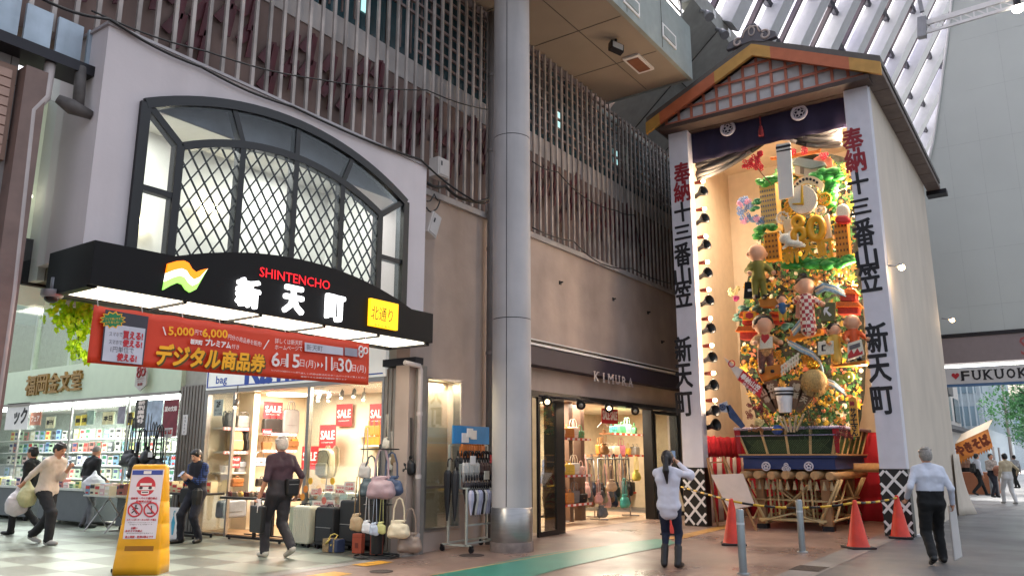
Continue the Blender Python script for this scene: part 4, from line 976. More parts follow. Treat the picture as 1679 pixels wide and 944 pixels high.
# SALE posters in the display
def sale(label, u, v, wpx, hpx, x=None, y=None, big=True):
 f = (lambda a, b_: on_x(a, b_, x)) if x else (lambda a, b_: on_y(a, b_, y))
 c = f(u, v); w = (f(u + wpx / 2, v) - f(u - wpx / 2, v)).length; h = (f(u, v - hpx / 2) - f(u, v + hpx / 2)).length
 return poster(label, c, w, h, FX if x else FYm, [('SALE', 0, .06 * h, h * .36, w * .82, .01 * h), ('ON SALE NOW', 0, -.26 * h, h * .05, w * .7, 0)], PRED, PW, group='red SALE posters')
sale('square red SALE poster hung above the black briefcase', 448, 672, 31, 27, y=14.3)
sale('tall red SALE poster centred at the top of the display', 564, 680, 26, 36, x=12.3)
sale('red SALE poster at the right edge of the display above the orange lamps', 619, 680, 27, 37, x=12.3)
sale('lower red SALE poster directly above the cream backpack', 537, 715, 27, 38, x=12.0)
sale('lowest red SALE poster left of the cream backpack', 508, 750, 27, 38, x=11.8)
t = poster('pale grey 2F notice on the sliding door glass', on_x(358, 668, 9.79), .3, .33, FX, [('2F', 0, .07, .11, .13, .005), ('紳士バッグ', 0, -.05, .05, .22, 0), ('カバン売場', 0, -.12, .04, .22, 0)], mat('notice_grey', '#a3aca6', .6), INK, 'notice', 'notice')
poster('white vertical notice on the left slatted pillar', on_x(303, 696, 9.745), .17, .42, FX, [(c, 0, .15 - k * .075, .05, .05, 0) for k, c in enumerate('酒類免許許')], WHITE, mat('print_grey', '#5c585c'), 'notice', 'notice')
poster('white SHOP TAX FREE notice on the right slatted pillar', on_x(668, 708, 9.745), .16, .36, FX, [('SHOP', 0, .09, .05, .11, .003), ('TAX', 0, .02, .05, .09, .003), ('FREE', 0, -.05, .05, .1, .003)], WHITE, mat('print_blue', '#27427a'), 'notice', 'notice')
poster('plain pale notice beside the TAX FREE notice', on_x(652, 710, 9.745), .15, .36, FX, [('ご案内', 0, .1, .04, .1, 0), ('免税店', 0, .03, .04, .1, 0)], mat('notice_pale', '#cfcdc0', .6), mat('print_grey', '#5c585c'), 'notice', 'notice')
# shelves on the bag shop's side wall (y = 14.6) and back wall
SHELF = mat('shelf_board', '#d2c6b2', .5, var=.04); PINK = mat('pink_shelf_edge', '#e08a86', .5)
def shelf(label, u0, u1, v, y=14.2, d=.36, edge=True, x=None):
 if x: a, b_ = on_x(u0, v, x), on_x(u1, v, x); t = thing('wall_shelf', label, 'shelf', (x, (a.y + b_.y) / 2, a.z)); lo, hi = (x, min(a.y, b_.y), a.z), (x + d, max(a.y, b_.y), a.z + .035)
 else: a, b_ = on_y(u0, v, y), on_y(u1, v, y); t = thing('wall_shelf', label, 'shelf', ((a.x + b_.x) / 2, y, a.z)); lo, hi = (a.x, y, a.z), (b_.x, y + d, a.z + .035)
 mb = W(t); mb.box(lo, hi); mb.build('board', SHELF, t)
 if edge:
  mb = W(t); mb.box((lo[0], lo[1] - .008, lo[2] - .02), (hi[0], lo[1] - .001, hi[2] + .01)) if not x else mb.box((lo[0] - .008, lo[1], lo[2] - .02), (lo[0] - .001, hi[1], hi[2] + .01))
  n = 9
  mb.m = 1
  for k in range(n):
   if not x: xx = lo[0] + (k + .3) * (hi[0] - lo[0]) / n; mb.box((xx, lo[1] - .012, lo[2] - .012), (xx + .4 * (hi[0] - lo[0]) / n, lo[1] - .008, hi[2] + .003))
  mb.build('price_strip', [PINK, WHITE], t)
 return t, (lo, hi)
shelf('top left shelf with pink price strip holding travel bags', 366, 414, 703); shelf('second left shelf with pink price strip under the rucksacks', 366, 414, 742.5); shelf('third left shelf under the grey pouch', 362, 412, 777, edge=False)
shelf('right shelf with pink price strip behind the grey haired man', 430, 487, 712); shelf('lower right shelf behind the grey haired man', 430, 487, 740, edge=True)
shelf('white shelf under the orange cases at the display back', 588, 630, 732, x=12.0, edge=False); shelf('beige shelf box high on the display back wall', 576, 616, 716, x=12.1, edge=False)
mb = W(BS); p = on_y(500, 700, 14.45); mb.box((on_y(419, 700, 14).x, 14.1, .06), (on_y(428, 700, 14).x, 14.6, 2.88)); mb.build('partition', WARMW, BS)
brief = make_bag('briefcase', .42, .4, .28, .1, '#14110f', .1, .35); travel = make_bag('travel_bag', .42, .4, .25, .2, '#4a4640', .08, .4); flapbag = make_bag('shoulder_bag', .3, .28, .2, .11, '#8f8c84', .14, .8, flap=True, thin=True)
tote = make_bag('tote_bag', .3, .38, .28, .13, '#b59f84', .2, .5); pouch = make_bag('pouch', .22, .2, .13, .07, '#7d858a', .03, .3, flap=True, thin=True)
pack = make_backpack('#1c1b1a', '#141313')
def gy(pr, u, v, label, y=14.3, sc=1.0, col=None, group=None, rz=0, z=None):
 p = on_y(u, v, y); m = {'bag_body': leather(col), 'handle': leather(col), 'flap': leather(col), 'strap': leather(col), 'pocket': leather(col)} if col else None
 return pr.put((p.x, p.y, p.z), rz, label, group, sc, m)
def gx(pr, u, v, label, x, sc=1.0, col=None, group=None, rz=R(-90)):
 p = on_x(u, v, x); m = {'bag_body': leather(col), 'handle': leather(col), 'flap': leather(col), 'strap': leather(col), 'pocket': leather(col)} if col else None
 return pr.put((p.x, p.y, p.z), rz, label, group, sc, m)
GB = 'bags on the bag shop shelves'
gy(travel, 398, 701, 'grey travel bag on the top left shelf', sc=1.0, col='#77716a', group=GB); gy(pack, 375, 701, 'black bag squeezed left of the grey travel bag', sc=.75, group=GB)
gy(pack, 384, 741, 'khaki rucksack on the second left shelf', col='#a8895a', sc=1.15, group=GB); gy(pack, 407, 741, 'charcoal rucksack right of the khaki rucksack', col='#242325', sc=1.15, group=GB)
gy(pouch, 400, 774, 'grey flap pouch on the third left shelf', sc=1.7, col='#8b8b8e', group=GB); gy(flapbag, 374, 776, 'small cream bag on the third left shelf', sc=.8, col='#c9bda8', group=GB)
gy(brief, 445, 711, 'black briefcase on the right shelf below the square SALE poster', sc=1.2, group=GB); gy(brief, 475, 711, 'tall grey document bag beside the black briefcase', sc=(1.1, 1.1, 1.9), col='#6d6a68', group=GB)
gy(tote, 436, 739, 'tan bag on the lower right shelf', sc=.7, col='#8b5a32', group=GB); gy(flapbag, 477, 739, 'brown bag on the lower right shelf by the man', sc=1.1, col='#7a4c28', group=GB); gy(flapbag, 482, 728, 'amber coloured small bag on the shelf edge', sc=.6, col='#c98a3a', group=GB)
for i, (u, col, lab) in enumerate(((388, '#b06a30', 'tan purse standing on the display table'), (428, '#3a2f2a', 'dark wallet case on the display table'), (452, '#5a4636', 'brown purse on the display table end'))): gy(pouch, u, 797, lab, y=13.3, sc=1.2, col=col, group='purses on the display table')
gy(flapbag, 425, 764, 'pale blue patterned slippers bag hung under the shelf', sc=.9, col='#8ea2b4', group=GB)
gy(travel, 378, 848, 'slate travel bag on the floor shelf', y=13.9, sc=1.35, col='#767a80', group=GB); gy(tote, 426, 846, 'silver grey tote on the floor shelf', y=13.9, sc=1.2, col='#c2c0bb', group=GB)
sale('small pink SALE card under the rucksack shelf', 385, 753, 18, 9, y=14.15); sale('small pink SALE card on the third shelf', 386, 762, 13, 9, y=14.1); sale('small pink SALE card under the briefcase', 438, 708, 15, 9, y=14.1)
orange = mat('orange_case', '#e08020', .4, var=.05, emit=.25)
for i, u in enumerate((604, 612, 620)):
 pr = pouch; gx(pr, u, 730, ['left orange case on the white shelf', 'middle orange case on the white shelf', 'right orange case on the white shelf'][i], 12.15, sc=(.7, 1.2, 3.2), col='#d8741c', group='orange cases on the white shelf')
cream = make_backpack('#b3a98f', '#c3bca8'); gx(cream, 533, 784, 'cream and grey backpack hung in the display window', 10.0, sc=1.25)
mb = MB(); mb.tube((0, 0, 0), (0, 0, .62), .012, n=8); mb.lathe([(.16, 0), (.16, .012), (.02, .03)], 16)
p = on_x(534, 815, 10.05); tag(mb.build('display_stand', STEEL, loc=(p.x, p.y, p.z - .1)), 'thin steel stand holding the cream backpack', 'display stand')
# display table with small goods in the doorway
def folding_table(name, label, c, w, d, h, m, rz=0):
 t = thing(name, label, 'table', c, rz)
 mb = MB(); mb.box((-w / 2, -d / 2, h - .04), (w / 2, d / 2, h)); mb.build('table_top', m, t, bevel=.006)
 for s_ in (-1, 1):
  mb = MB(); mb.bar((s_ * w * .32, 0, .05), (s_ * w * .32, 0, h - .04), .05, .05); mb.bar((s_ * w * .32, -d * .42, .06), (s_ * w * .32, d * .42, .06), .05, .04)
  for q in (-1, 1): mb.tube((s_ * w * .32 - .012, q * d * .38, .025), (s_ * w * .32 + .012, q * d * .38, .025), .025, n=10)
  mb.build('leg', DARKMETAL, t)
 return t
p = on_z(412, 880); folding_table('display_table', 'black wheeled table of small leather goods in the bag shop doorway', (9.75, 12.45, 0), .62, 1.9, .78, BLACK, 0)
rnd = random.Random(8)
for k in range(22):
 col = rnd.choice(['#3a2f2a', '#8b5a32', '#b06a30', '#5c1f22', '#2a2a30', '#c8a050', '#7d6a58']); y = 11.6 + (k % 11) * .165; x = 9.58 + (k // 11) * .2 + rnd.uniform(-.03, .03)
 pouch.put((x, y, .785), R(-90) + rnd.uniform(-.3, .3), 'small %s leather purse laid on the wheeled table' % {'#3a2f2a': 'dark brown', '#8b5a32': 'brown', '#b06a30': 'tan', '#5c1f22': 'wine red', '#2a2a30': 'black', '#c8a050': 'mustard', '#7d6a58': 'taupe'}[col], 'purses on the wheeled table', .62, {q: leather(col) for q in ('bag_body', 'handle', 'flap')})
# suitcases on the pavement edge
sc1 = make_suitcase('#c9c6b0', .44, .62, .27); sc1.put((9.5, 10.98, .008), R(-90), 'cream ribbed suitcase at the front of the row')
scs = make_suitcase('#121213', .44, .62, .27, soft=True)
dark = {'shell': mat('case_30', '#202123', .6, bump=.2, bscale=80), 'front_pocket': mat('case_30', '#202123')}
scs.put((9.52, 10.42, .008), R(-90), 'charcoal fabric suitcase beside the cream suitcase', None, None, dark)
scs.put((9.62, 9.95, .008), R(-90), 'tall black fabric suitcase by the small patterned box', None, (1, 1, 1.18)); scs.put((9.72, 9.62, .008), R(-60), 'largest black suitcase standing behind the bag stand', None, (1.1, 1.1, 1.35))
sc1.put((9.75, 11.4, .008), R(-90), 'pale green suitcase mostly behind the grey haired man', None, .95, {'shell': mat('case_pg', '#b9c0a8', .4), 'rib': mat('case_pg', '#b9c0a8')})
sc1.put((9.78, 10.75, .008), R(-90), 'maroon suitcase tucked behind the cream one', None, (1, 1, 1.02), {'shell': mat('case_mar', '#4a2428', .4), 'rib': mat('case_mar', '#4a2428')})
# smaller cases stacked in the window with price cards
rnd = random.Random(4)
for k in range(9):
 y = 9.75 + k * .2; h = .72 + .05 * (k % 3); col = ['#9fb2b4', '#b8b4a4', '#7c8a8e', '#c2beb0'][k % 4]
 sc1.put((10.02, y, .22), R(-90), '%s small case lined up inside the shop window' % ['pale blue', 'beige', 'slate', 'ivory'][k % 4], 'small cases inside the shop window', (.42, .8, 1.0), {'shell': mat('case_w' + col[1:], col, .4), 'rib': mat('case_w' + col[1:], col)})
CARD = mat('price_card', '#d8d4c8', .6, var=.03)
pr_txt = ['9,800', '13,640', '11,400', '18,000', '8,500', '14,300', '7,900', '16,500', '9,900', '12,100']
for i, (u, v, w, h) in enumerate(((558, 802, 20, 14), (573, 797, 20, 16), (596, 810, 18, 14), (520, 828, 18, 14), (541, 828, 17, 16), (565, 827, 18, 14), (590, 823, 20, 12), (540, 800, 16, 10), (605, 795, 16, 12), (516, 806, 14, 10))):
 c = on_x(u, v, 9.72 - (i % 3) * .05); k = (c - Vector((0, 0, EYE))).length / CAM_F
 poster('white price card reading %s among the suitcases' % pr_txt[i], c, w * k * 1.25, h * k, FX, [(pr_txt[i], 0, -h * k * .22, h * k * .32, w * k * .95, .002), ('超軽量', 0, h * k * .2, h * k * .25, w * k * .8, 0)], CARD, mat('print_red', '#c8303a'), 'price card', 'price_card', 'white price cards on the suitcases')
for i, (u, v) in enumerate(((509, 788), (545, 788), (501, 801), (496, 814), (524, 805), (531, 820))):
 c = on_x(u, v, 9.66); col = ['#d8a51a', '#e0b020', '#d8802a', '#dc9030', '#d0908a', '#c86a5a'][i]
 mb = MB(FX); mb.prism([((.1 + .012 * (-1) ** q) * math.cos(q * math.pi / 12) * .6, (.1 + .012 * (-1) ** q) * math.sin(q * math.pi / 12) * .6) for q in range(24)], 0, .004)
 o = mb.build('round_tag', mat('tag_' + col[1:], col, .5), loc=tuple(c)); tag(o, ['mustard round tag left of the window stand', 'bright yellow round tag right of the window stand', 'orange round tag above the lowest tag', 'lowest orange round tag', 'pale pink round tag in the middle of the cards', 'dull red round tag on a price card'][i], 'price tag', 'round tags on the suitcases')
# small patterned case and red boxes on the ground
t = thing('gift_case', 'small blue and tan patterned case with a yellow ribbon', 'case', (9.25, 10.0, .012), R(-90))
mb = MB(); mb.box((-.16, -.09, 0), (.16, .09, .2)); mb.build('case_body', mat('navy_case', '#2f3a56', .5), t, bevel=.012)
mb = MB(); mb.box((-.17, -.095, .001), (-.03, .095, .203)); mb.box((.07, -.095, .001), (.1, .095, .203)); mb.build('panel', mat('tan_pattern', '#8f7a58', .6, var=.4, scale=40), t)
mb = MB(); mb.path([(-.06, -.1, .16), (-.05, -.03, .26), (.0, 0, .28), (.05, .02, .26), (.02, -.1, .1)], .012, 6); mb.path([(0, -.1, .2), (-.07, -.12, .13)], .014, 6); mb.build('ribbon', mat('ribbon_yellow', '#c9b258', .5), t)
for i, (x, y) in enumerate(((9.35, 9.55), (9.3, 9.1))):
 t = thing('red_box', ['upright brick red box left of the bag stand', 'upright brick red box right under the bag stand'][i], 'box', (x, y, .012), R(-80), 'brick red boxes on the ground')
 mb = MB(); mb.box((-.09, -.05, 0), (.09, .05, .3)); mb.build('box_body', mat('brick_red_box', '#9c4630', .55), t, bevel=.008)
 mb = MB(); mb.box((-.091, -.051, .24), (.091, .051, .244)); mb.box((-.03, -.054, .08), (.03, -.05, .16)); mb.build('lid_line', mat('dark_red', '#6a2a20', .6), t)
# bag stand at the pillar
sx, sy = 9.15, 8.95
t = thing('bag_stand', 'black round based stand hung with handbags at the shop pillar', 'display stand', (sx, sy, .01))
mb = MB(); mb.path([(.34 * math.cos(a), .34 * math.sin(a), .02) for a in np.linspace(0, 6.283, 24)[:-1]], .014, 6, closed=True); mb.path([(.26 * math.cos(a), .26 * math.sin(a), .03) for a in np.linspace(0, 6.283, 24)[:-1]], .01, 6, closed=True); mb.bar((-.34, 0, .02), (.34, 0, .02), .03, .02); mb.bar((0, -.34, .02), (0, .34, .02), .03, .02); mb.build('base', BLACK, t)
mb = MB(); mb.tube((0, 0, .02), (0, 0, 1.7), .022, n=10); mb.lathe([(.085, .05), (.1, .5), (.085, .98)], 14); mb.build('pole', BLACK, t)
mb = MB(); mb.path([(.3 * math.cos(a), .3 * math.sin(a), 1.62) for a in np.linspace(0, 6.283, 20)[:-1]], .009, 6, closed=True); mb.bar((-.3, 0, 1.62), (.3, 0, 1.62), .014, .014); mb.bar((0, -.3, 1.62), (0, .3, 1.62), .014, .014); mb.path([(.22 * math.cos(a), .22 * math.sin(a), .78) for a in np.linspace(0, 6.283, 20)[:-1]], .008, 6, closed=True); mb.build('hoop', BLACK, t)
hang = make_soft_bag('hanging_handbag', .36, .31, .15, '#a78f8a', .32, .5); slim = make_soft_bag('hanging_sling_bag', .16, .22, .09, '#d0c8b8', .45, .4)
V = Vector
base = V((sx, sy, 0))
tov = V((-.82, -.57, 0)).normalized(); side = V((.57, -.82, 0)).normalized()      # towards and across the street corner
def st_bag(pr, du, fr, z, lab, col, sc=1.0, rz=None, grp='bags hung on the round based stand'):
 p = base + side * du + tov * fr; pr.put((p.x, p.y, z), R(-55) if rz is None else rz, lab, grp, sc, {q: leather(col) for q in ('bag_body', 'handle', 'flap')})
st_bag(hang, .08, .24, .88, 'large mauve handbag on the front of the stand', '#9d858a', 1.2); st_bag(hang, .2, .05, .92, 'denim blue bag half hidden behind the mauve handbag', '#41506c', 1.05); st_bag(hang, -.12, .06, .9, 'dark blue green bag left of the mauve handbag', '#42545c', 1.0)
st_bag(hang, .36, .2, .3, 'cream tote hanging low on the right of the stand', '#cdbfa2', .95); st_bag(hang, .52, .1, .08, 'taupe slouchy bag near the ground at the far right', '#857366', 1.05)
st_bag(slim, -.3, .12, .4, 'brown and white pouch low on the left of the stand', '#a8906e', 1.3); st_bag(slim, -.12, .24, .38, 'white tagged charm pouch under the mauve handbag', '#cfd0d2', .95); st_bag(slim, .0, .26, .35, 'pale blue charm pouch under the mauve handbag', '#a9b4c4', .95); st_bag(slim, .1, .25, .37, 'yellow green charm pouch under the mauve handbag', '#b8b676', .9)
st_bag(slim, -.22, .05, 1.18, 'pale grey bottle bag hanging at the stand left side', '#b9b6b0', 1.25)
for i, (u, v, col, sc, lab) in enumerate(((651, 765, '#7a6448', 1.5, 'beaded brown bag on the slatted pillar'), (670, 778, '#141214', 1.45, 'black drawstring bag at the right of the slatted pillar'), (640, 770, '#c8c4bc', 1.0, 'white beaded bag on the slatted pillar'), (633, 735, '#d6cfc0', .9, 'white slim bag at the top left of the pillar'))):
 p = on_x(u, v, 9.68); slim.put((p.x, p.y, p.z), R(-90), lab, 'bags hung on the slatted pillar', sc, {q: leather(col) for q in ('bag_body', 'handle')})
# ------------------------------------------------------------------ bookshop further along the arcade
BK = thing('bookshop', 'bookshop with gold lettering on a pale green fascia and glass front', 'shop', (WX, 20, 0))
GW = mat('pale_green_fascia', '#c4d2bb', .5, var=.03); COOLW = mat('cool_shop_wall', '#b5bcb4', .7)
mb = W(BK); mb.box((9.75, 15.5, 2.9), (10.1, 36, 3.78)); mb.build('fascia', GW, BK)
mb = W(BK); mb.box((9.72, 15.5, 2.84), (10.12, 36, 2.9)); mb.build('fascia_edge', STEEL, BK)
mb = W(BK); mb.box((12.3, 15.5, 0), (12.4, 36, 2.9)); mb.box((9.85, 15.52, 0), (12.3, 15.6, 2.9)); mb.build('inner_wall', COOLW, BK)
mb = W(BK); mb.box((10.12, 15.6, 2.82), (12.3, 36, 2.9)); mb.build('ceiling', WHITE, BK)
mb = W(BK); mb.box((9.95, 15.6, .004), (12.3, 36, .05)); mb.build('floor', mat('shop_vinyl', '#8f8f86', .35), BK)
mb = W(BK); mb.box((9.86, 15.7, 2.74), (9.98, 35, 2.83)); mb.build('light_tube', mat('lit_tube', '#f4fff8', emit=5), BK)
area('bookshop_lamp', (10.6, 20.5, 2.78), .5, 330, (.95, 1, .95), sy=9); area('bookshop_lamp', (9.3, 20.5, 4.6), .4, 22, (.95, 1, .95), sy=9, rot=(0, R(25), 0))
mb = W(BK)
for y in (17.6, 20.2, 22.9, 25.5): mb.box((9.83, y, 0), (9.87, y + .05, 2.84))
mb.build('window_frame', STEEL, BK)
mb = W(BK); mb.box((9.85, 15.6, 1.0), (9.86, 35, 2.74)); mb.build('window_pane', glass('clear_shop_glass', refl=.05), BK)
GOLD = mat('bronze_gold', '#9a7a48', .4, .5, var=.15)
for i, ch in enumerate('福岡金文堂'):
 mb = W(BK); mb.M = mb.M @ F_X(9.69); u0 = 45 + i * 18.6; ptext(mb, ch, u0, 633 - i * 2.2, u0 + 16, 631 - i * 2.2, 31, x=9.74, depth=.06, bold=.012, rot=0)

 mb.build('gold_lettering', GOLD, BK)
# upstairs glazing
mb = W(BK); mb.box((10.0, 15.5, 3.78), (10.02, 36, 6.0)); mb.build('upper_pane', SG, BK)
mb = W(BK)
for y in (15.6, 17.2, 19.0, 20.9, 22.9, 25): mb.box((9.95, y, 3.78), (10.05, y + .09, 6))
mb.build('upper_frame', mat('pale_frame', '#b4bfb0', .4), BK)
mb = W(BK); mb.box((12.8, 15.5, 3.78), (12.9, 36, 6.4)); mb.box((10.05, 15.5, 6.3), (12.8, 36, 6.4)); mb.build('upper_room_wall', mat('pale_green_wall', '#b9c6ae', .8), BK)
for y in (16.5, 18.5, 20.5, 22.5, 24.5): 
 mb = W(BK); mb.box((10.6, y, 6.2), (12.4, y + .12, 6.26)); mb.build('upper_light_tube', mat('lit_tube', '#f4fff8', emit=5), BK)
area('upstairs_lamp', (11.5, 20.5, 6.1), 1.5, 110, (.93, 1, .9), sy=9)
# hanging shield sign
t = thing('shield_sign', 'small grey shield sign with red gears under the banner', 'sign', tuple(on_x(231, 617, 9.6)))
mb = MB(FX); mb.prism([(-.22, .3), (.22, .3), (.22, -.2), (0, -.32), (-.22, -.2)], 0, .03); mb.build('board', mat('shield_grey', '#b0aca8', .5), t)
mb = MB(FX)
for (a, c, r) in ((-.08, .16, .055), (-.08, .05, .06), (.09, .1, .075)): mb.path([(a + r * math.cos(q), -.006, c + r * math.sin(q)) for q in np.linspace(0, 6.283, 14)[:-1]], .022, 5, closed=True)
for q in range(8): mb.box((.09 + .1 * math.cos(q * .785) - .014, -.012, .1 + .1 * math.sin(q * .785) - .014), (.09 + .1 * math.cos(q * .785) + .014, 0, .1 + .1 * math.sin(q * .785) + .014))
mb.text('ANNIVERSARY', 0, -.05, .03, -.003, w=.3); mb.text('SINCE 1946', 0, -.1, .025, -.003, w=.26); mb.text('新天町', 0, -.17, .07, -.003, w=.2, bold=.003); mb.build('emblem', mat('dark_emblem_red', '#8c2424', .5), t)
# shelves and books
for r_ in range(5):
 z = .55 + r_ * .36; t = thing('bookshelf', 'white bookshelf board number-less row'.replace('number-less ', '') , 'bookshelf', (11.6, 20, z), group='shelf boards at the back of the bookshop'); t['label'] = ['lowest', 'second lowest', 'middle', 'second highest', 'highest'][r_] + ' long white shelf board in the bookshop'
 mb = W(t); mb.box((11.5, 15.7, z), (11.95, 33, z + .025)); mb.build('board', WHITE, t)
def box_thing(name, a, m, m2, w, d, h):
 t = MB(); t.box((-w / 2, -d / 2, 0), (w / 2, d / 2, h)); t.m = 1; t.box((-w / 2 + .02, -d / 2 - .002, h * .6), (w / 2 - .02, -d / 2, h * .9)); t.box((-w * .3, -d / 2 - .002, h * .12), (w * .2, -d / 2, h * .3)); return Proto(t.build(name, [m, m2]))
bookp = box_thing('book', None, WHITE, PRED, .19, .03, .26)
tag(bookp.o, 'book', 'book')
COVERS = [('white', '#d0ccc0'), ('yellow', '#d2c678'), ('pale green', '#a9bfa0'), ('blue', '#7a9ab4'), ('red', '#a86a62'), ('pink', '#d0aeae'), ('dark grey', '#5c5e62'), ('white', '#ccc8c0'), ('lavender', '#b0acc0'), ('cream', '#d4ccb0')]
TITLES = [mat('title_' + q, c, .5) for q, c in (('red', '#b8302c'), ('navy', '#28386a'), ('black', '#202020'), ('white', '#e0dcd4'), ('green', '#2c6a48'))]
rnd = random.Random(21)
for r_ in range(5):
 for k in range(34):
  y = 16.4 + k * .33 + rnd.uniform(-.03, .03); nm, col = rnd.choice(COVERS); m = mat('cover_' + nm.replace(' ', '_'), col, .5, var=.06)
  o = bookp.put((11.52 + rnd.uniform(0, .05), y, .578 + r_ * .36), R(-90), '%s covered book facing out on the back shelves of the bookshop' % nm, 'books facing out on the bookshop shelves', (1.25, 1, rnd.uniform(.9, 1.12)))
  for s_, mm in ((0, m), (1, rnd.choice(TITLES))): o.material_slots[s_].link = 'OBJECT'; o.material_slots[s_].material = mm
# display counters with flat stacks
CG = mat('counter_grey', '#565b5e', .5, var=.08)
for i, (y0, y1, x0_, lab) in enumerate(((20.9, 24.5, 9.35, 'long grey wheeled book counter left in front of the bookshop'), (18.0, 20.3, 9.35, 'grey wheeled book counter behind the young man'), (15.75, 16.75, 9.3, 'low grey book counter beside the slatted pillar'))):
 t = thing('book_counter', lab, 'counter', (x0_, (y0 + y1) / 2, 0)); h = .82 if i < 2 else .72
 mb = W(t); mb.box((x0_, y0, .1), (x0_ + .75, y1, h - .05)); mb.build('cabinet', CG, t, bevel=.01)
 mb = W(t); mb.box((x0_ - .04, y0 - .03, h - .05), (x0_ + .78, y1 + .03, h)); mb.build('counter_top', mat('counter_white', '#c6c8bf', .4), t)
 for yy in (y0 + .12, y1 - .12):
  mb = W(t); mb.tube((x0_ + .08, yy - .02, .05), (x0_ + .08, yy + .02, .05), .05, n=12); mb.box((x0_ + .05, yy - .03, .06), (x0_ + .11, yy + .03, .1)); mb.build('castor', DARKMETAL, t)
 nst = int((y1 - y0) / .27)
 for k in range(nst * 2):
  yy = y0 + .12 + (k % nst) * .27; xx = x0_ + .14 + (k // nst) * .34; nm, col = rnd.choice(COVERS[:3] + COVERS[4:6] + COVERS[-1:]); m = mat('cover_' + nm.replace(' ', '_'), col, .5, var=.06)
  hh = rnd.uniform(.06, .2); o = bookp.put((xx, yy, h + .002), R(-90) + rnd.uniform(-.06, .06), '%s stack of books on a grey counter outside the bookshop' % nm, 'book stacks on the grey counters', (1.05, 6.5, hh / .26))
  for s_, mm in ((0, m), (1, rnd.choice(TITLES))): o.material_slots[s_].link = 'OBJECT'; o.material_slots[s_].material = mm
# posters and pop cards in the bookshop window
PO = [('orange picture poster in the bookshop window', 58, 686, 17, 20, '#b4684c', 'フェア', PW), ('white and yellow sheet left in the bookshop window', 82, 692, 14, 18, '#cfc9a0', '新刊', INK), ('narrow yellow sheet near the middle of the bookshop window', 128, 689, 9, 16, '#d8c23c', '雑誌', INK), ('yellow sheet paired with a narrow one', 138, 688, 9, 17, '#d8c23c', '文庫', INK),
  ('large white and yellow sheet beside the bald customer', 177, 685, 18, 20, '#d9d2a0', '本日', INK), ('tall grey magazine poster in the bookshop window', 199, 680, 12, 28, '#8c8894', '', INK), ('yellow strip sheet beside the black poster', 213, 686, 11, 20, '#c8b03c', '特集', INK), ('tall black poster with white lettering', 231, 678, 20, 46, '#3a3634', '', PW), ('pale blue and cream picture poster', 252, 685, 26, 58, '#a9b8cc', '', INK), ('dark red picture poster by the slatted pillar', 279, 685, 24, 60, '#7c1f30', '', PW),
  ('pale green sheet low in the bookshop window', 148, 684, 12, 22, '#8ea894', '', INK)]
for lab, u, v, w, h, col, tx, fg in PO:
 c = on_x(u, v, 9.84); kx = (on_x(u + w / 2, v, 9.84) - on_x(u - w / 2, v, 9.84)).length; kz = (on_x(u, v - h / 2, 9.84) - on_x(u, v + h / 2, 9.84)).length
 ln = [(tx, 0, 0, kz * .4, kx * .75, .006)] if tx else []
 if 'black' in lab: ln = [(c_, 0, kz * (.38 - k * .16), kz * .12, kx * .5, .01) for k, c_ in enumerate('新刊案内号')]
 if 'dark red' in lab: ln = [('夏の文庫', 0, kz * .25, kz * .12, kx * .8, .01)]
 poster(lab, c, kx, kz, FX, ln, mat('poster_' + col[1:], col, .5, var=.25, scale=6), fg, 'poster', 'window_poster')
for lab, u, v, w, h, tx in (('white and red SALE card beside the hanging black bags', 276, 709, 22, 16, 'SALE'), ('small white card left of the SALE card', 262, 707, 11, 18, '¥')):
 c = on_x(u, v, 9.4); poster(lab, c, w * .0125, h * .0125, FX, [(tx, 0, .02, .08, w * .0105, .006)], WHITE, mat('print_red', '#c8303a'), 'price card', 'price_card')
poster('white hanging sign ending in a black kana at the left edge', on_x(28, 682, 9.75), 1.3, .7, FX, [('ック', .2, 0, .4, .7, .02)], WHITE, INK, 'sign', 'window_sign')
# black bags hanging outside the bookshop pillar
hb = make_soft_bag('hanging_black_bag', .34, .3, .15, '#0b0a0c', .5, .4)
t = thing('bag_rail', 'steel rail rack with black bags beside the yellow sign stand', 'rack', (9.3, 15.6, 0)); mb = W(t)
for y in (15.2, 16.5): mb.tube((9.35, y, 0), (9.35, y, 2.05), .015, n=8)
mb.tube((9.35, 15.2, 2.05), (9.35, 16.5, 2.05), .015, n=8); mb.tube((9.05, 15.2, .02), (9.65, 15.2, .02), .015, n=8); mb.tube((9.05, 16.5, .02), (9.65, 16.5, .02), .015, n=8); mb.build('frame', STEEL, t)
for k in range(6): hb.put((9.25, 15.3 + k * .21, 1.12 + .12 * (k % 3) - .06 * (k % 2)), R(-90) + rnd.uniform(-.5, .5), 'black shoulder bag hanging on the rail beside the bookshop', 'black bags on the rail', (1.5, 1.6, 1.3))
poster('white tag hanging on the front black bag', on_x(246, 745, 9.15), .16, .1, FX, [], WHITE, INK, 'tag', 'price_tag')
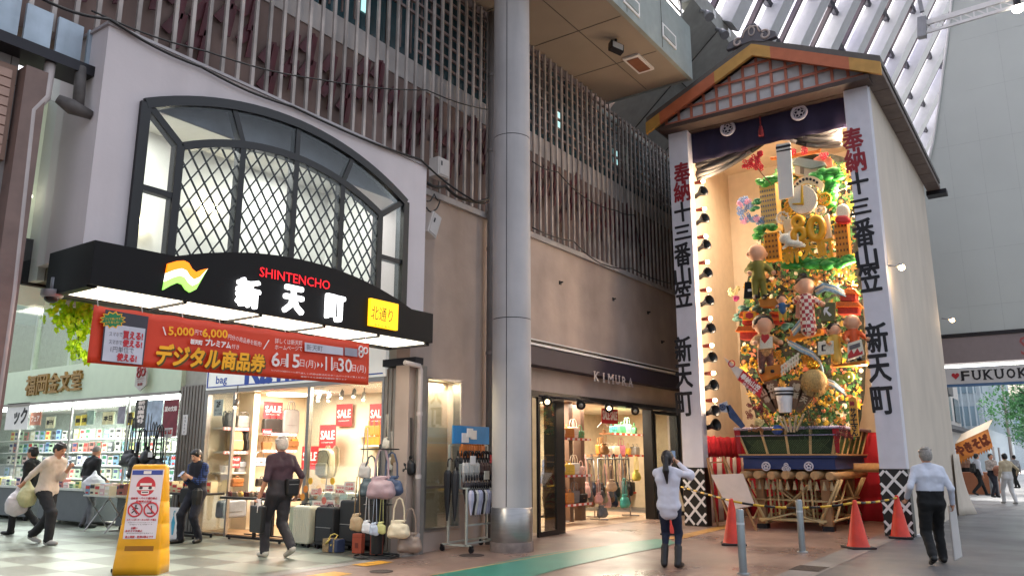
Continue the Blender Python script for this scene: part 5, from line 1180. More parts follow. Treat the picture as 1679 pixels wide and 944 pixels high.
# folding book table and cardboard trays
t = thing('folding_book_table', 'thin metal folding table of books between the two counters', 'table', (9.0, 16.5, 0)); mb = W(t)
for y in (16.1, 16.9): mb.bar((8.75, y, .02), (9.25, y, .72), .025, .02); mb.bar((9.25, y, .02), (8.75, y, .72), .025, .02)
mb.build('leg', STEEL, t); mb = W(t); mb.box((8.7, 16.0, .72), (9.28, 17.0, .75)); mb.build('table_top', mat('counter_white', '#c6c8bf', .4), t)
for k in range(10):
 nm, col = (COVERS + [('cream', '#d8cca4')] * 4)[rnd.randrange(14)] if k % 5 != 4 else ('blue', '#4a78a8'); m = mat('cover_' + nm.replace(' ', '_'), col, .5, var=.06)
 o = bookp.put((8.78 + (k // 5) * .3, 16.1 + (k % 5) * .19, .752), R(-90), '%s books standing on the folding table' % nm, 'books on the folding table', (.95, 5, .75 + .1 * (k % 2)))
 for s_, mm in ((0, m), (1, rnd.choice(TITLES))): o.material_slots[s_].link = 'OBJECT'; o.material_slots[s_].material = mm
folding_table('sale_table', 'dark sale table of boxed goods beside the leaning person', (9.35, 14.3, 0), .6, 1.5, .84, BLACK)
for k in range(16):
 o = bookp.put((9.18 + (k // 8) * .28, 13.7 + (k % 8) * .17, .842), R(-90), 'small cream boxed item on the dark sale table', 'boxed goods on the dark sale table', (.8, 5, .4 + .2 * (k % 3)))
 for s_, mm in ((0, mat('box_cream', '#c8b890', .6)), (1, TITLES[0])): o.material_slots[s_].link = 'OBJECT'; o.material_slots[s_].material = mm
t = poster('white panel with a blue umbrella picture under the sale table', on_x(284, 858, 8.98), .5, .6, FX, [], WHITE, INK, 'sign', 'umbrella_sign')
mb = MB(FX); mb.prism([(-.06, .02), (0, .16), (.06, .02), (.02, -.2), (-.02, -.2)], -.006, 0); mb.path([(0, -.004, .16), (0, -.004, .22), (.03, -.004, .24), (.04, -.004, .21)], .008, 5); mb.build('umbrella_picture', mat('print_cyan', '#3c9ab8', .5), t)
# ------------------------------------------------------------------ leather goods shop KIMURA in the main building
KM = thing('leather_shop', 'leather goods shop with dark awning band and black folding glass doors', 'shop', (17, 8.8, 0))
AWN = mat('plum_awning', '#2c2334', .6, var=.1, streak=.1)
mb = W(KM); mb.box((12.6, 8.5, 3.3), (20.6, 8.8, 3.66)); mb.build('awning_band', AWN, KM)
mb = W(KM); mb.box((12.6, 8.47, 3.68), (20.6, 8.8, 3.72)); mb.box((12.6, 8.47, 3.78), (20.6, 8.8, 3.8)); mb.build('awning_trim', WHITE, KM)
mb = W(KM); mb.box((12.6, 8.5, 3.72), (20.6, 8.8, 3.78)); mb.build('awning_top', BLACK, KM)
a, b_ = on_y(978, 616, 8.49), on_y(1034, 627, 8.49); mb = W(KM); serif_text(mb, 'KIMURA', a.x, (b_.x - a.x) / 5, (a.z + b_.z) / 2, .2, .2, .007, 8.49)
mb.build('awning_lettering', mat('dull_white_letters', '#b5aaa8', .5), KM)
BF = mat('black_door_frame', '#121114', .35, .3)
mb = W(KM); mb.box((13.1, 8.7, 2.7), (20.45, 8.95, 2.82)); mb.box((13.95, 8.66, 0), (14.28, 8.96, 2.7)); mb.box((18.62, 8.7, 0), (18.76, 8.95, 2.7)); mb.box((20.3, 8.7, 0), (20.45, 8.95, 2.7)); mb.box((13.05, 8.7, 0), (13.12, 8.95, 2.7)); mb.build('door_frame', BF, KM)
def gdoor(x0_, y0, x1_, y1):
 mb = W(KM); a, b_ = V((x0_, y0, 0)), V((x1_, y1, 0)); d = (b_ - a).normalized()
 mb.bar(a + V((0, 0, .05)), b_ + V((0, 0, .05)), .05, .1); mb.bar(a + V((0, 0, 2.64)), b_ + V((0, 0, 2.64)), .05, .08)
 for p in (a + d * .04, b_ - d * .04): mb.bar(p + V((0, 0, .1)), p + V((0, 0, 2.6)), .05, .07)
 o = mb.build('glass_door', BF, KM); mb = W(KM); mb.bar(a + V((0, 0, 1.35)), b_ + V((0, 0, 1.35)), .008, 2.5); g_ = mb.build('door_pane', SG, o)
gdoor(13.15, 8.6, 13.92, 8.62); gdoor(18.78, 8.72, 20.28, 8.72)
KW = mat('kimura_wall', '#c2b094', .6)
mb = W(KM); mb.box((14.1, 12.4, 0), (23, 12.5, 2.9)); mb.box((13.9, 9.1, 0), (14.0, 12.4, 2.9)); mb.box((22.9, 9.1, 0), (23, 12.4, 2.9)); mb.build('inner_wall', KW, KM)
mb = W(KM); mb.box((14, 9.1, 2.84), (23, 12.4, 2.9)); mb.build('ceiling', MATS['shop_ceiling'], KM)
for x in (15.6, 17.6, 20): area('leather_shop_lamp', (x, 10.4, 2.8), 1.4, 135, (1, .88, .7), sy=1.2)
mb = W(KM); mb.box((15, 9.5, 2.815), (18.4, 9.7, 2.838)); mb.build('ceiling_light_strip', mat('lit_panel', '#fff6dc'), KM)
# black can spotlights on a rail over the awning
t = thing('lamp_rail', 'thin dark rail carrying black spotlights over the folding doors', 'rail', (16, 8.45, 2.95))
a, b_ = on_y(873, 647, 8.45), on_y(1050, 664, 8.45); mb = W(t); mb.tube((13, 8.45, a.z), (20.2, 8.45, a.z), .018, n=8)
for x in (13.4, 15.4, 17.4, 19.4): mb.tube((x, 8.45, a.z), (x, 8.8, a.z), .014, n=6)
mb.build('rail', DARKMETAL, t)
for i, (u, v) in enumerate(((893, 650), (948, 657), (994, 662), (1037, 666))):
 p = on_y(u, v, 8.42); t = thing('can_spotlight', ['black spotlight on the rail nearest the column', 'second black spotlight from the column on the rail', 'third black spotlight from the column on the rail', 'black spotlight on the rail nearest the shelter'][i], 'spotlight', (p.x, p.y, a.z - .02), group='black spotlights on the rail')
 mb = MB(); mb.tube((0, 0, .02), (0, -.04, -.04), .02, n=8); mb.tube((.1, .02, -.02), (-.06, -.1, -.1), .075, .1, n=14); mb.build('lamp_body', BLACK, t)
 mb = MB(); mb.ell((-.06, -.1, -.1), (.05, .05, .05)); mb.build('bulb', mat('lit_lamp_spot', '#ffe2b0', emit=4 if i in (0, 2) else .6) if i in (0, 2) else mat('lamp_glass', '#8a8478', .2), t)
# goods inside
def kshelf(lab, u0, u1, v, y, d=.4):
 a, b_ = on_y(u0, v, y), on_y(u1, v, y); t = thing('goods_shelf', lab, 'shelf', ((a.x + b_.x) / 2, y, a.z)); mb = W(t); mb.box((a.x, y, a.z - .02), (b_.x, y + d, a.z + .015)); mb.build('board', mat('wood_shelf', '#8a5a34', .5), t); mb = W(t); mb.box((a.x, y - .006, a.z - .035), (b_.x, y, a.z + .02)); mb.m = 1
 for k in range(6): xx = a.x + (k + .25) * (b_.x - a.x) / 6; mb.box((xx, y - .01, a.z - .03), (xx + .12, y - .006, a.z + .015))
 mb.build('price_strip', [mat('red_price_strip', '#b8402c', .5), WHITE], t); return a.z + .016
rnd = random.Random(31)
def row(z, u0, u1, v, y, n, cols, sc, place):
 for k in range(n):
  u = u0 + (k + .5) * (u1 - u0) / n; p = on_y(u, v, y); nm, col = cols[k % len(cols)]; pr = (tote, flapbag, travel)[(k + n) % 3]
  pr.put((p.x, y + .16, z), rnd.uniform(-.25, .25), '%s handbag on the %s of the leather goods shop' % (nm, place), 'handbags on the ' + place, sc, {q: leather(col) for q in ('bag_body', 'handle', 'flap')})
LC = [('white', '#d9cfc0'), ('tan', '#b4702e'), ('green', '#3f8a5a'), ('orange', '#c8762a'), ('pink', '#cf7a90'), ('brown', '#7a4a24'), ('yellow', '#d4b040'), ('black', '#0d0c0c')]
z = kshelf('upper left wooden shelf in the leather goods shop', 919, 968, 718, 9.6); row(z, 922, 966, 718, 9.6, 4, [LC[0], LC[1], LC[0], LC[2]], .95, 'upper left shelf')
z = kshelf('middle left wooden shelf in the leather goods shop', 919, 970, 780, 9.6); row(z, 922, 968, 780, 9.6, 4, [('lilac', '#b8a0b8'), LC[6], LC[0], ('pale pink', '#d8b0a4')], .95, 'middle left shelf')
z = kshelf('lower left wooden shelf in the leather goods shop', 919, 972, 829, 9.5); row(z, 922, 970, 829, 9.5, 4, [LC[3], LC[1], ('grey', '#5c5c60'), LC[7]], 1.0, 'lower left shelf')
z = kshelf('upper right wooden shelf in the leather goods shop', 1004, 1056, 710, 10.2); row(z, 1008, 1054, 710, 10.2, 4, [('teal', '#3a9a94'), LC[2], ('mint', '#7ab89a'), LC[2]], .95, 'upper right shelf')
z = kshelf('low wooden bench at the back of the leather goods shop', 974, 1056, 812, 11.3); row(z, 978, 1054, 812, 11.3, 8, [LC[7], LC[5], ('wine', '#6a2230'), LC[1], ('navy', '#1c2848'), LC[0]], 1.15, 'low bench')
z = kshelf('middle right wooden shelf in the leather goods shop', 984, 1057, 746, 10.2); row(z, 988, 1055, 746, 10.2, 6, [LC[1], LC[0], ('ivory', '#d8d0b0'), LC[4], LC[6], ('grey', '#8a8680')], .95, 'middle right shelf')
for u0, u1, v0 in ((932, 938, 660), (951, 957, 662)):
 a, b_ = on_y(u0, v0, 9.98), on_y(u1, v0, 9.98); mb = W(KM); mb.box((a.x, 9.98, 0), (b_.x, 10.2, 2.84)); mb.build('shelf_post', mat('dark_wood', '#5a4234', .5), KM)
for i, (u, v) in enumerate(((1004, 770), (972, 770))):
 a = on_y(u, v, 9.7); t = thing('clothes_rail', ['steel rail of hanging bags in the middle of the shop entrance', 'steel rail of hanging bags behind the first rail'][i], 'rail', (a.x, 9.7 + i * .5, 0)); y = 9.7 + i * .5
 zt = on_y(u, 752, y).z; mb = W(t)
 for xx in (a.x - .75, a.x + .95): mb.tube((xx, y, 0), (xx, y, zt), .018, n=8); mb.tube((xx, y - .25, .03), (xx, y + .25, .03), .018, n=8)
 mb.tube((a.x - .75, y, zt), (a.x + .95, y, zt), .018, n=8); mb.build('frame', STEEL, t)
 HC = [('black', '#0d0c0e'), ('navy', '#161f36'), ('brown', '#6a4630'), ('grey', '#55565a'), ('pale pink', '#c79a92'), ('khaki', '#8a8060')]
 for k in range(13):
  nm, col = HC[(k * 5 + i) % 6]; hb.put((a.x - .66 + k * .125, y, zt - .95 - .12 * (k % 3)), R(75) + rnd.uniform(-.3, .3), '%s long strapped bag hanging on the %s' % (nm, ['front rail', 'rear rail'][i]), 'bags on the shop rails', (.9, 1, 1.35), {q: leather(col) for q in ('bag_body', 'handle')})
for i, (u, v, col, lab, sc) in enumerate(((1025, 832, '#3f9a8c', 'mint green pleated bag low at the right of the rail', 1.15), (1044, 788, '#c8b046', 'yellow straw bag at the right end of the rail', 1.0), (982, 825, '#c08c84', 'pink patterned bag low on the rail', .9), (1003, 805, '#b89878', 'beige fringed bag on the rail front', 1.0), (988, 848, '#5a5a5c', 'dark grey bag low behind the pink bag', 1.0))):
 p = on_y(u, v, 9.35); hang.put((p.x, p.y, p.z), rnd.uniform(-.2, .2), lab, 'bags hung in front of the rail', sc, {q: leather(col) for q in ('bag_body', 'handle')})
poster('red double SALE board hanging in the leather goods shop', on_y(1000, 682, 9.2), .85, .36, FYm, [('SALE', -.2, .02, .2, .34, .012), ('SALE', .2, .02, .2, .34, .012)], PRED, PW, 'sign', 'sale_board')
mb = MB(); mb.box((-.18, -.03, 0), (.18, .03, .4)); mb.box((-.02, -.02, .4), (.02, .02, .55)); p = on_y(990, 738, 9.4)
t = thing('display_hanger', 'white hanger with a tan sling bag over the middle shelf', 'hanger', (p.x, p.y, p.z + .3)); mb = MB(); mb.path([(-.3, 0, .25), (0, 0, .4), (.3, 0, .25)], .014, 6); mb.path([(0, 0, .4), (0, 0, .5), (.04, 0, .52)], .01, 6); mb.build('hanger', WHITE, t)
hang.put((p.x, p.y - .02, p.z - .1), 0, 'tan sling bag on the white hanger', None, .95, {q: leather('#a0703c') for q in ('bag_body', 'handle')})
t = thing('wooden_sign_stand', 'pale wooden folding stand beside the open glass door', 'stand', (19.0, 8.3, 0)); mb = MB()
for s_ in (-1, 1): mb.bar((s_ * .2, -.2, 0), (s_ * .2, .05, .95), .04, .03); mb.bar((s_ * .2, .25, 0), (s_ * .2, .05, .95), .04, .03)
mb.build('frame', mat('pale_wood', '#bda888', .6), t); mb = MB(); mb.add([(-.19, -.16, .2), (.19, -.16, .2), (.19, .03, .9), (-.19, .03, .9)], [(0, 1, 2, 3)]); mb.build('panel', mat('pale_board', '#c9c2b4', .6), t, solid=.015)
def ik(a, c, l1, l2, pole):
 a, c, pole = np.array(a, float), np.array(c, float), np.array(pole, float); d = c - a; L_ = np.linalg.norm(d); L_ = min(L_, (l1 + l2) * .999); u = d / (np.linalg.norm(d) + 1e-9)
 x = (l1 * l1 - l2 * l2 + L_ * L_) / (2 * L_); h = math.sqrt(max(0, l1 * l1 - x * x)); w = pole - u * (pole @ u); w /= np.linalg.norm(w) + 1e-9
 return a + u * x + w * h, a + u * L_
SKIN = mat('skin', '#b98468', .55, var=.06, scale=10); SKIN2 = mat('pale_skin', '#c79a80', .55, var=.06, scale=10); HAIRB = mat('black_hair', '#080605', .45, var=.3, scale=40, stretch=(1, 1, .1)); HAIRG = mat('grey_hair', '#b4aea6', .5, var=.25, scale=50); LIP = mat('lips', '#96544a', .5); EYE_M = mat('eye_dark', '#1a1412', .3)
def person(label, loc, heading, H, top, trousers, shoe, skin=SKIN, hair=('short', HAIRB), handL=None, handR=None, footL=(.09, 0, 0), footR=(-.09, 0, 0), lean=0.0, hunch=0.0, look=0.0, turn=0.0, sleeve='long', top_w=1.0, hip=None, girl=False, vox=.0105, poleL=None, poleR=None, extra=None, shirt_low=0.0, legw=1.0, toeL=0.0, toeR=0.0, grip=(0, 0), mats_extra=(), boots=False, crossed=False, group=None, check=None, heelL=0.0, heelR=0.0, palmL=None, palmR=None):
 """figure facing local +y, right-hand side at +x; foot/hand targets in metres for a 1.7 m body"""
 t = thing('person', label, 'person', (loc[0], loc[1], loc[2] if len(loc) > 2 else .01), heading, group)
 K_ = H / 1.7
 b = Body(.022)
 sk, tp, tr, sh = 0, 1, 2, 3
 hz = hip if hip is not None else .90
 P = np.array([0, 0, hz]); fwd = np.array([0, math.sin(lean), math.cos(lean)])
 W_ = P + fwd * .17; C_ = P + fwd * .36 + np.array([0, hunch * .3, 0]); N_ = P + fwd * .51 + np.array([0, hunch, -hunch * .25])
 hd = N_ + np.array([0, .035 + hunch * .6 + look * .045, .135 - abs(look) * .015]) if False else N_ + np.array([0, .02 + look * .07, .145 - look * .03])
 tw = top_w
 for s_ in (-1, 1):
  b.cone(P + (s_ * .065, 0, -.02), W_ + (s_ * .055, 0, 0), .112 * legw ** .5, .098 * tw, tr if not shirt_low else tp, k=.05)
  b.cone(W_ + (s_ * .055, 0, 0), C_ + (s_ * .08, -.005, 0), .10 * tw, .108 * tw, tp, k=.05)
  b.cone(C_ + (s_ * .08, -.005, 0), N_ + (s_ * .09, -.01, -.06), .105 * tw, .07, tp, k=.05)
  b.cone(N_ + (s_ * .05, -.005, -.03), N_ + (s_ * .165, -.01, -.065), .055, .058 * (.94 if girl else 1), tp, k=.04)
 if shirt_low: b.cone(P + (0, 0, .06), P + (0, 0, -shirt_low), .122 * tw, .126 * tw, tp, sc=(.82, 1.1, 1), k=.03)
 # collar, neck and head
 b.cone(N_ + (0, -.012, -.05), N_ + (0, -.006, .0), .07, .06, tp, k=.02)
 b.cone(N_ + (0, -.005, -.03), hd + (0, -.015, -.06), .052, .048, sk, k=.025)
 tilt = np.array(Matrix.Rotation(-look * .75, 3, 'X')) @ np.array(Matrix.Rotation(turn, 3, 'Z')).T if False else np.array(Matrix.Rotation(turn, 3, 'Z') @ Matrix.Rotation(-look * .75, 3, 'X'))
 def h_(x, y, z): return hd + tilt @ np.array((x, y, z))
 b.ell(hd, (.074, .092, .105), sk, rot=tilt, k=.02); b.ell(h_(0, .022, -.05), (.056, .062, .062), sk, rot=tilt, k=.03)
 b.cone(h_(0, .088, .012), h_(0, .106, -.022), .009, .014, sk, k=.012)
 for s_ in (-1, 1): b.ell(h_(s_ * .076, -.004, -.008), (.012, .022, .032), sk, rot=tilt, k=.006)
 b.ell(h_(0, .084, -.052), (.022, .008, .006), 4, rot=tilt, k=.004)
 for s_ in (-1, 1): b.ell(h_(s_ * .031, .083, .012), (.011, .005, .004), 5, rot=tilt, k=.004); b.ell(h_(s_ * .031, .085, .032), (.014, .004, .003), 6, rot=tilt, k=.004)
 # arms
 pts = {}
 for nm, s_, hand, pole, palm, gr in (('L', -1, handL, poleL, palmL, grip[0]), ('R', 1, handR, poleR, palmR, grip[1])):
  S0 = N_ + (s_ * .17, -.01, -.07); hand = np.array(hand if hand is not None else (s_ * .26, .03, hz - .08), float)
  E, Hn = ik(S0, hand, .285, .25, pole if pole is not None else (s_ * .35, -1, -.3))
  cut = {'long': 1, 'short': 0, 'three': .6}[sleeve]
  b.cone(S0, E, .056 if not girl else .05, .046 if cut or sleeve == 'short' else .04, tp, k=.03)
  if sleeve == 'short': b.cone(S0 + (E - S0) * .82, E, .04, .037, sk, k=.01)
  fa = E + (Hn - E) * (.92 if cut == 1 else .5)
  if cut: b.cone(E, fa, .045, .037 if cut == 1 else .04, tp, k=.02)
  b.cone(E if not cut else fa, Hn, .038 if not cut else .03, .026, sk, k=.012)
  d = (Hn - E) / np.linalg.norm(Hn - E)
  if palm is not None: d2 = np.array(palm, float); d2 /= np.linalg.norm(d2)
  else: d2 = d
  sd_ = np.cross(d2, (s_ * 1.0, 0, 0)) if abs(d2[0]) < .9 else np.cross(d2, (0, 1, 0)); sd_ /= np.linalg.norm(sd_); nn = np.cross(sd_, d2)
  pc = Hn + d2 * .045; b.cone(Hn, Hn + d2 * .03, .027, .03, sk, k=.015); R3 = np.stack([d2, sd_, nn], 1); b.ell(pc, (.05, .04, .017), sk, rot=R3, k=.012)
  for fi, (off, ln) in enumerate(((.028, .062), (.01, .07), (-.009, .066), (-.027, .052))):
   a0 = pc + d2 * .038 + sd_ * off; cu = (.45 + .9 * gr); m1 = a0 + (d2 * math.cos(cu * .5) - nn * s_ * math.sin(cu * .5)) * ln * .5; m2 = m1 + (d2 * math.cos(cu * 1.3) - nn * s_ * math.sin(cu * 1.3)) * ln * .5
   b.cone(a0, m1, .0095, .009, sk, k=.004); b.cone(m1, m2, .009, .0075, sk, k=.004)
  a0 = Hn + d2 * .025 + sd_ * .03; b.cone(a0, a0 + (sd_ * .7 + d2 * .6 - nn * s_ * .3) * .045, .012, .009, sk, k=.008)
  pts['hand' + nm] = pc; pts['elbow' + nm] = E; pts['shoulder' + nm] = S0
 # legs
 for nm, s_, foot, toe, heel in (('L', -1, footL, toeL, heelL), ('R', 1, footR, toeR, heelR)):
  Hj = P + (s_ * .085, 0, -.03); A = np.array((foot[0], foot[1], foot[2] + .085 + heel), float)
  Kn, A = ik(Hj, A, .42, .41, (0, 1, .1)); lw = legw
  b.cone(Hj, Kn, .092 * lw ** .5, .066 * lw, tr, k=.04); low = A + (Kn - A) * (.02 if not boots else .45)
  b.cone(Kn, low, .064 * lw, (.052 if lw > .95 else .043) * lw, tr, k=.02)
  if boots: b.cone(A + (Kn - A) * .5, A, .056, .05, sh, k=.01)
  ca, sa = math.cos(toe), math.sin(toe); fd = np.array((sa, ca, 0))
  hp = np.array((A[0], A[1], foot[2] + heel)) - fd * .03; tpz = foot[2]
  b.cone(hp + (0, 0, .045), hp + fd * .05 + (0, 0, .05), .042, .042, sh, k=.02); b.cone(hp + fd * .06 + (0, 0, .04 - heel * .4), (hp + fd * .185) * (1, 1, 0) + (0, 0, tpz + .032), .042, .034, sh, k=.02, sc=(1, 1, 1))
  b.cone(A, hp + (0, 0, .05), .045, .042, sh, k=.02)
  pts['knee' + nm] = Kn
 if extra: extra(b, dict(P=P, W=W_, C=C_, N=N_, head=hd, tilt=tilt, **pts))
 mats = [skin, top, trousers, shoe, LIP, EYE_M, hair[1]] + list(mats_extra)
 o = b.build('body', mats, t, vox, fold={1: .007, 2: .008}, floor=None)
 # hair
 hb_ = Body(.012); st = hair[0]; top_c = hd + tilt @ np.array((0, -.012, .022))
 if st in ('short', 'bob', 'pony'):
  hb_.ell(top_c, (.085, .1, .1), 0, rot=tilt)
  hb_.ell(hd + tilt @ np.array((0, -.05, -.02)), (.078, .06, .085 if st == 'short' else .1), 0, rot=tilt, k=.03)
  if st == 'short':
   for i in range(16): a = i * 2.4; rr = .02 + .012 * (i % 5); hb_.ell(top_c + tilt @ np.array((rr * 1.1 * math.cos(a), rr * 1.2 * math.sin(a) - .01, .1 * math.sqrt(max(.02, 1 - (rr * 1.15 / .085) ** 2)) - .006)), (.026, .026, .014), 0, k=.012)
   for i in range(5): hb_.ell(hd + tilt @ np.array((-.05 + i * .025, .055 - abs(i - 2) * .01, .07 - abs(i - 2) * .006)), (.022, .016, .02), 0, k=.01)
  if st == 'pony':
   hb_.ell(hd + tilt @ np.array((0, -.1, .02)), (.035, .035, .035), 0, k=.02); hb_.cone(hd + tilt @ np.array((0, -.115, .02)), hd + (0, -.15, -.18), .032, .045, 0, k=.02); hb_.cone(hd + (0, -.15, -.18), hd + (.01, -.135, -.36), .045, .012, 0, k=.02)
   for s_ in (-1, 1): hb_.cone(hd + tilt @ np.array((s_ * .07, .03, .04)), hd + tilt @ np.array((s_ * .075, .0, -.06)), .018, .012, 0, k=.02)
   for i in range(5): hb_.ell(hd + tilt @ np.array((-.05 + i * .025, .066 - abs(i - 2) * .008, .075)), (.02, .014, .025), 0, k=.01)
  if st == 'bob':
   for i in range(5): hb_.ell(hd + tilt @ np.array((-.05 + i * .025, .068 - abs(i - 2) * .008, .072)), (.02, .014, .026), 0, k=.01)
  hb_.ell(hd + tilt @ np.array((0, .16, -.085)), (.125, .145, .165), 0, rot=tilt, sub=True)
  if st == 'short': hb_.ell(hd + tilt @ np.array((0, 0, -.2)), (.3, .3, .125), 0, rot=tilt, sub=True)
 elif st == 'cropped':
  hb_.ell(top_c, (.08, .095, .093), 0, rot=tilt); hb_.ell(hd + tilt @ np.array((0, .09, -.03)), (.07, .07, .1), 0, rot=tilt, sub=True); hb_.ell(hd + (0, 0, -.12), (.1, .1, .06), 0, sub=True)
 elif st == 'bald':
  hb_.ell(hd + tilt @ np.array((0, -.02, -.01)), (.079, .085, .06), 0, rot=tilt); hb_.ell(hd + tilt @ np.array((0, .07, -.0)), (.1, .08, .12), 0, rot=tilt, sub=True)
 if st: hb_.build('hair', [hair[1]], t, vox * .9)
 t.scale = (K_,) * 3
 t['_pts'] = 0; del t['_pts']
 def wp(nm, off=(0, 0, 0)):
  q = Vector(pts[nm]) * K_ + Vector(off); M_ = Matrix.Translation(t.location) @ Matrix.Rotation(heading, 4, 'Z'); return M_ @ q
 return t, wp
def hold(name, label, cat, p, parts, rz=0.0):
 t = thing(name, label, cat, tuple(p), rz)
 for nm, mb, m, kw in parts: mb.build(nm, m, t, **kw)
 return t
# ---- cloth
CREAMS = mat('cream_shirt', '#cdbcae', .8, var=.07); GREYT = mat('dark_grey_trousers', '#1e1e22', .8, var=.12); SNEAK = mat('grey_white_shoes', '#a5a29c', .6); BLK = mat('black_cloth', '#0a0a0c', .8, var=.15); NAVY = mat('navy_cloth', '#0f1220', .8, var=.12)
WSH = mat('white_shirt', '#c3c6d2', .75, var=.05); LAVW = mat('white_blouse', '#d2cdd6', .75, var=.05); DEN = mat('dark_denim', '#141c34', .75, var=.18, scale=12); PUR = mat('plum_polo', '#38242f', .8, var=.1); SLATE = mat('slate_trousers', '#2b292e', .8, var=.1); BLKS = mat('black_shoes', '#090809', .4); BROWNB = mat('brown_boots', '#170d0b', .45)
def plaid():
 m = mat('blue_check', '#1c3468', .8, var=.05)
 nt = m.node_tree; N, L = nt.nodes, nt.links; b = N['Principled BSDF']; tc = N.new('ShaderNodeTexCoord'); src = b.inputs['Base Color'].links[0].from_socket
 sx = N.new('ShaderNodeSeparateXYZ'); L.new(tc.outputs['Object'], sx.inputs[0]); last = src
 for ax, fr in (('X', 30), ('Z', 30)):
  mu = N.new('ShaderNodeMath'); mu.operation = 'MULTIPLY'; mu.inputs[1].default_value = fr; L.new(sx.outputs[ax], mu.inputs[0]); f2 = N.new('ShaderNodeMath'); f2.operation = 'FRACT'; L.new(mu.outputs[0], f2.inputs[0])
  g = N.new('ShaderNodeMath'); g.operation = 'GREATER_THAN'; g.inputs[1].default_value = .6; L.new(f2.outputs[0], g.inputs[0]); mr = N.new('ShaderNodeMapRange'); mr.inputs[3].default_value = 1.2; mr.inputs[4].default_value = .35; L.new(g.outputs[0], mr.inputs[0])
  v = N.new('ShaderNodeVectorMath'); v.operation = 'SCALE'; L.new(last, v.inputs[0]); L.new(mr.outputs[0], v.inputs['Scale']); last = v.outputs[0]
 L.new(last, b.inputs['Base Color']); return m
PLAID = plaid()
def phone(p, rz, label, tilt=0.6):
 t = thing('phone', label, 'phone', tuple(p), rz); M_ = Matrix.Rotation(tilt, 4, 'X')
 mb = MB(M_); mb.box((-.037, -.005, -.075), (.037, .005, .075)); mb.build('case', BLACK, t, bevel=.004)
 mb = MB(M_); mb.box((-.033, -.0065, -.07), (.033, -.005, .07)); mb.build('screen', mat('lit_phone_screen', '#6a7a90', .1, emit=.4), t); return t
def ang(dx, dy): return math.atan2(dy, dx) - math.pi / 2          # heading that turns +y towards (dx, dy)
CAMDIR = (.819, .574); RIGHT = (.574, -.819)                         # away from the camera, and to its right
# 1 young man in the cream shirt, walking right, looking at a phone
p = on_z(66, 892); hd_ = ang(RIGHT[0] * .95 - CAMDIR[0] * .25, RIGHT[1] * .95 - CAMDIR[1] * .25)
t, wp = person('young man in cream shirt and dark trousers walking while looking at his phone', (p.x, p.y), hd_, 1.86, CREAMS, GREYT, SNEAK, handL=(-.06, .34, 1.2), handR=(.25, -.3, .9), footR=(.1, .24, 0), footL=(-.08, -.26, 0), lean=.12, hunch=.05, look=.55, sleeve='three', legw=1.28, top_w=.98, shirt_low=.05, hip=.87, heelL=.05, grip=(1, 1), palmL=(.5, .6, .3))
phone(wp('handL', (0, .03, .05)), hd_ + .3, 'phone held by the young man in the cream shirt', .7)
def sackbag(label, p, w, h, col, rz=0.0, tr=.3):
 t = thing('plastic_bag', label, 'bag', tuple(p), rz); b = Body(.05); b.ell((0, 0, -h * .62), (w / 2, w * .32, h * .4), 0); b.cone((0, 0, -h * .35), (0, 0, -.06), w * .28, .035, 0, k=.08); b.cone((0, 0, -.1), (0, 0, -.01), .025, .02, 0)
 for i in range(6): b.ell((w * .36 * math.cos(i * 1.05), w * .22 * math.sin(i * 1.05), -h * (.55 + .2 * (i % 3) / 2)), (.07, .05, .09), 0, k=.04)
 b.build('bag_body', [mat('plastic_' + col[1:], col, .35, var=.06, trans=tr)], t, .012, fold={0: .012}); return t
sackbag('white plastic carrier bag in the hand of the young man', wp('handR', (0, 0, .02)), .42, .5, '#d3ced0', hd_); 
pp_ = wp('handR', (.0, .0, .12)) + Vector(RIGHT + (0,)) * .16; sackbag('pale yellow cloth bag hanging at the hip of the young man', pp_, .34, .46, '#c9c8a0', hd_)
# 2 person behind him
p = on_z(38, 876); t, wp = person('dark haired person in black walking behind the young man', (p.x, p.y), ang(-RIGHT[0], -RIGHT[1]), 1.74, BLK, BLK, BLKS, hair=('short', HAIRB), footL=(-.09, .2, 0), footR=(.09, -.22, 0), heelR=.07, legw=1.15, vox=.016)
# 3 man in black at the bookshop
p = on_z(170, 862); hd_ = ang(.8, .6); t, wp = person('man in black jumper with shaved grey head standing at the bookshop', (9.2, 17.75), ang(1, .15), 1.8, BLK, mat('grey_slacks', '#5a5a5e', .8), BLKS, hair=('cropped', mat('shaved_hair', '#7a736c', .7)), handR=(.2, .2, .95), handL=(-.2, .25, 1.1), look=.4, top_w=1.12, vox=.016, hunch=.03)
sackbag('white tote bag on the arm of the man in black', (9.1, 17.4, 1.22), .44, .5, '#d6d6d8', R(-20), .1)
# 4 person leaning at the bag shop with phone
p = on_z(316, 890); hd_ = ang(-CAMDIR[0] * .9 - RIGHT[0] * .35, -CAMDIR[1] * .9 - RIGHT[1] * .35)
def vest(b, q):
 for s_ in (-1, 1): b.cone(q['C'] + (s_ * .05, .028, .08), q['W'] + (s_ * .05, .03, -.06), .1, .1, 7, k=.02)
t, wp = person('woman in blue checked shirt and navy trousers standing with her phone', (p.x, p.y), hd_, 1.72, PLAID, NAVY, BLKS, skin=SKIN2, hair=('bob', HAIRB), handL=(-.03, .3, 1.16), handR=(.09, .27, 1.13), footL=(-.1, -.03, 0), footR=(.16, .14, 0), look=.6, hunch=.03, sleeve='three', legw=1.15, girl=True, extra=vest, mats_extra=(NAVY,), grip=(1, 1), toeR=.5, toeL=-.25, palmL=(.8, .5, 0), palmR=(-.8, .5, 0), hip=.88)
phone(wp('handL', (.03, .05, .03)), hd_ + math.pi, 'dark phone held by the woman in the checked shirt', -.9)
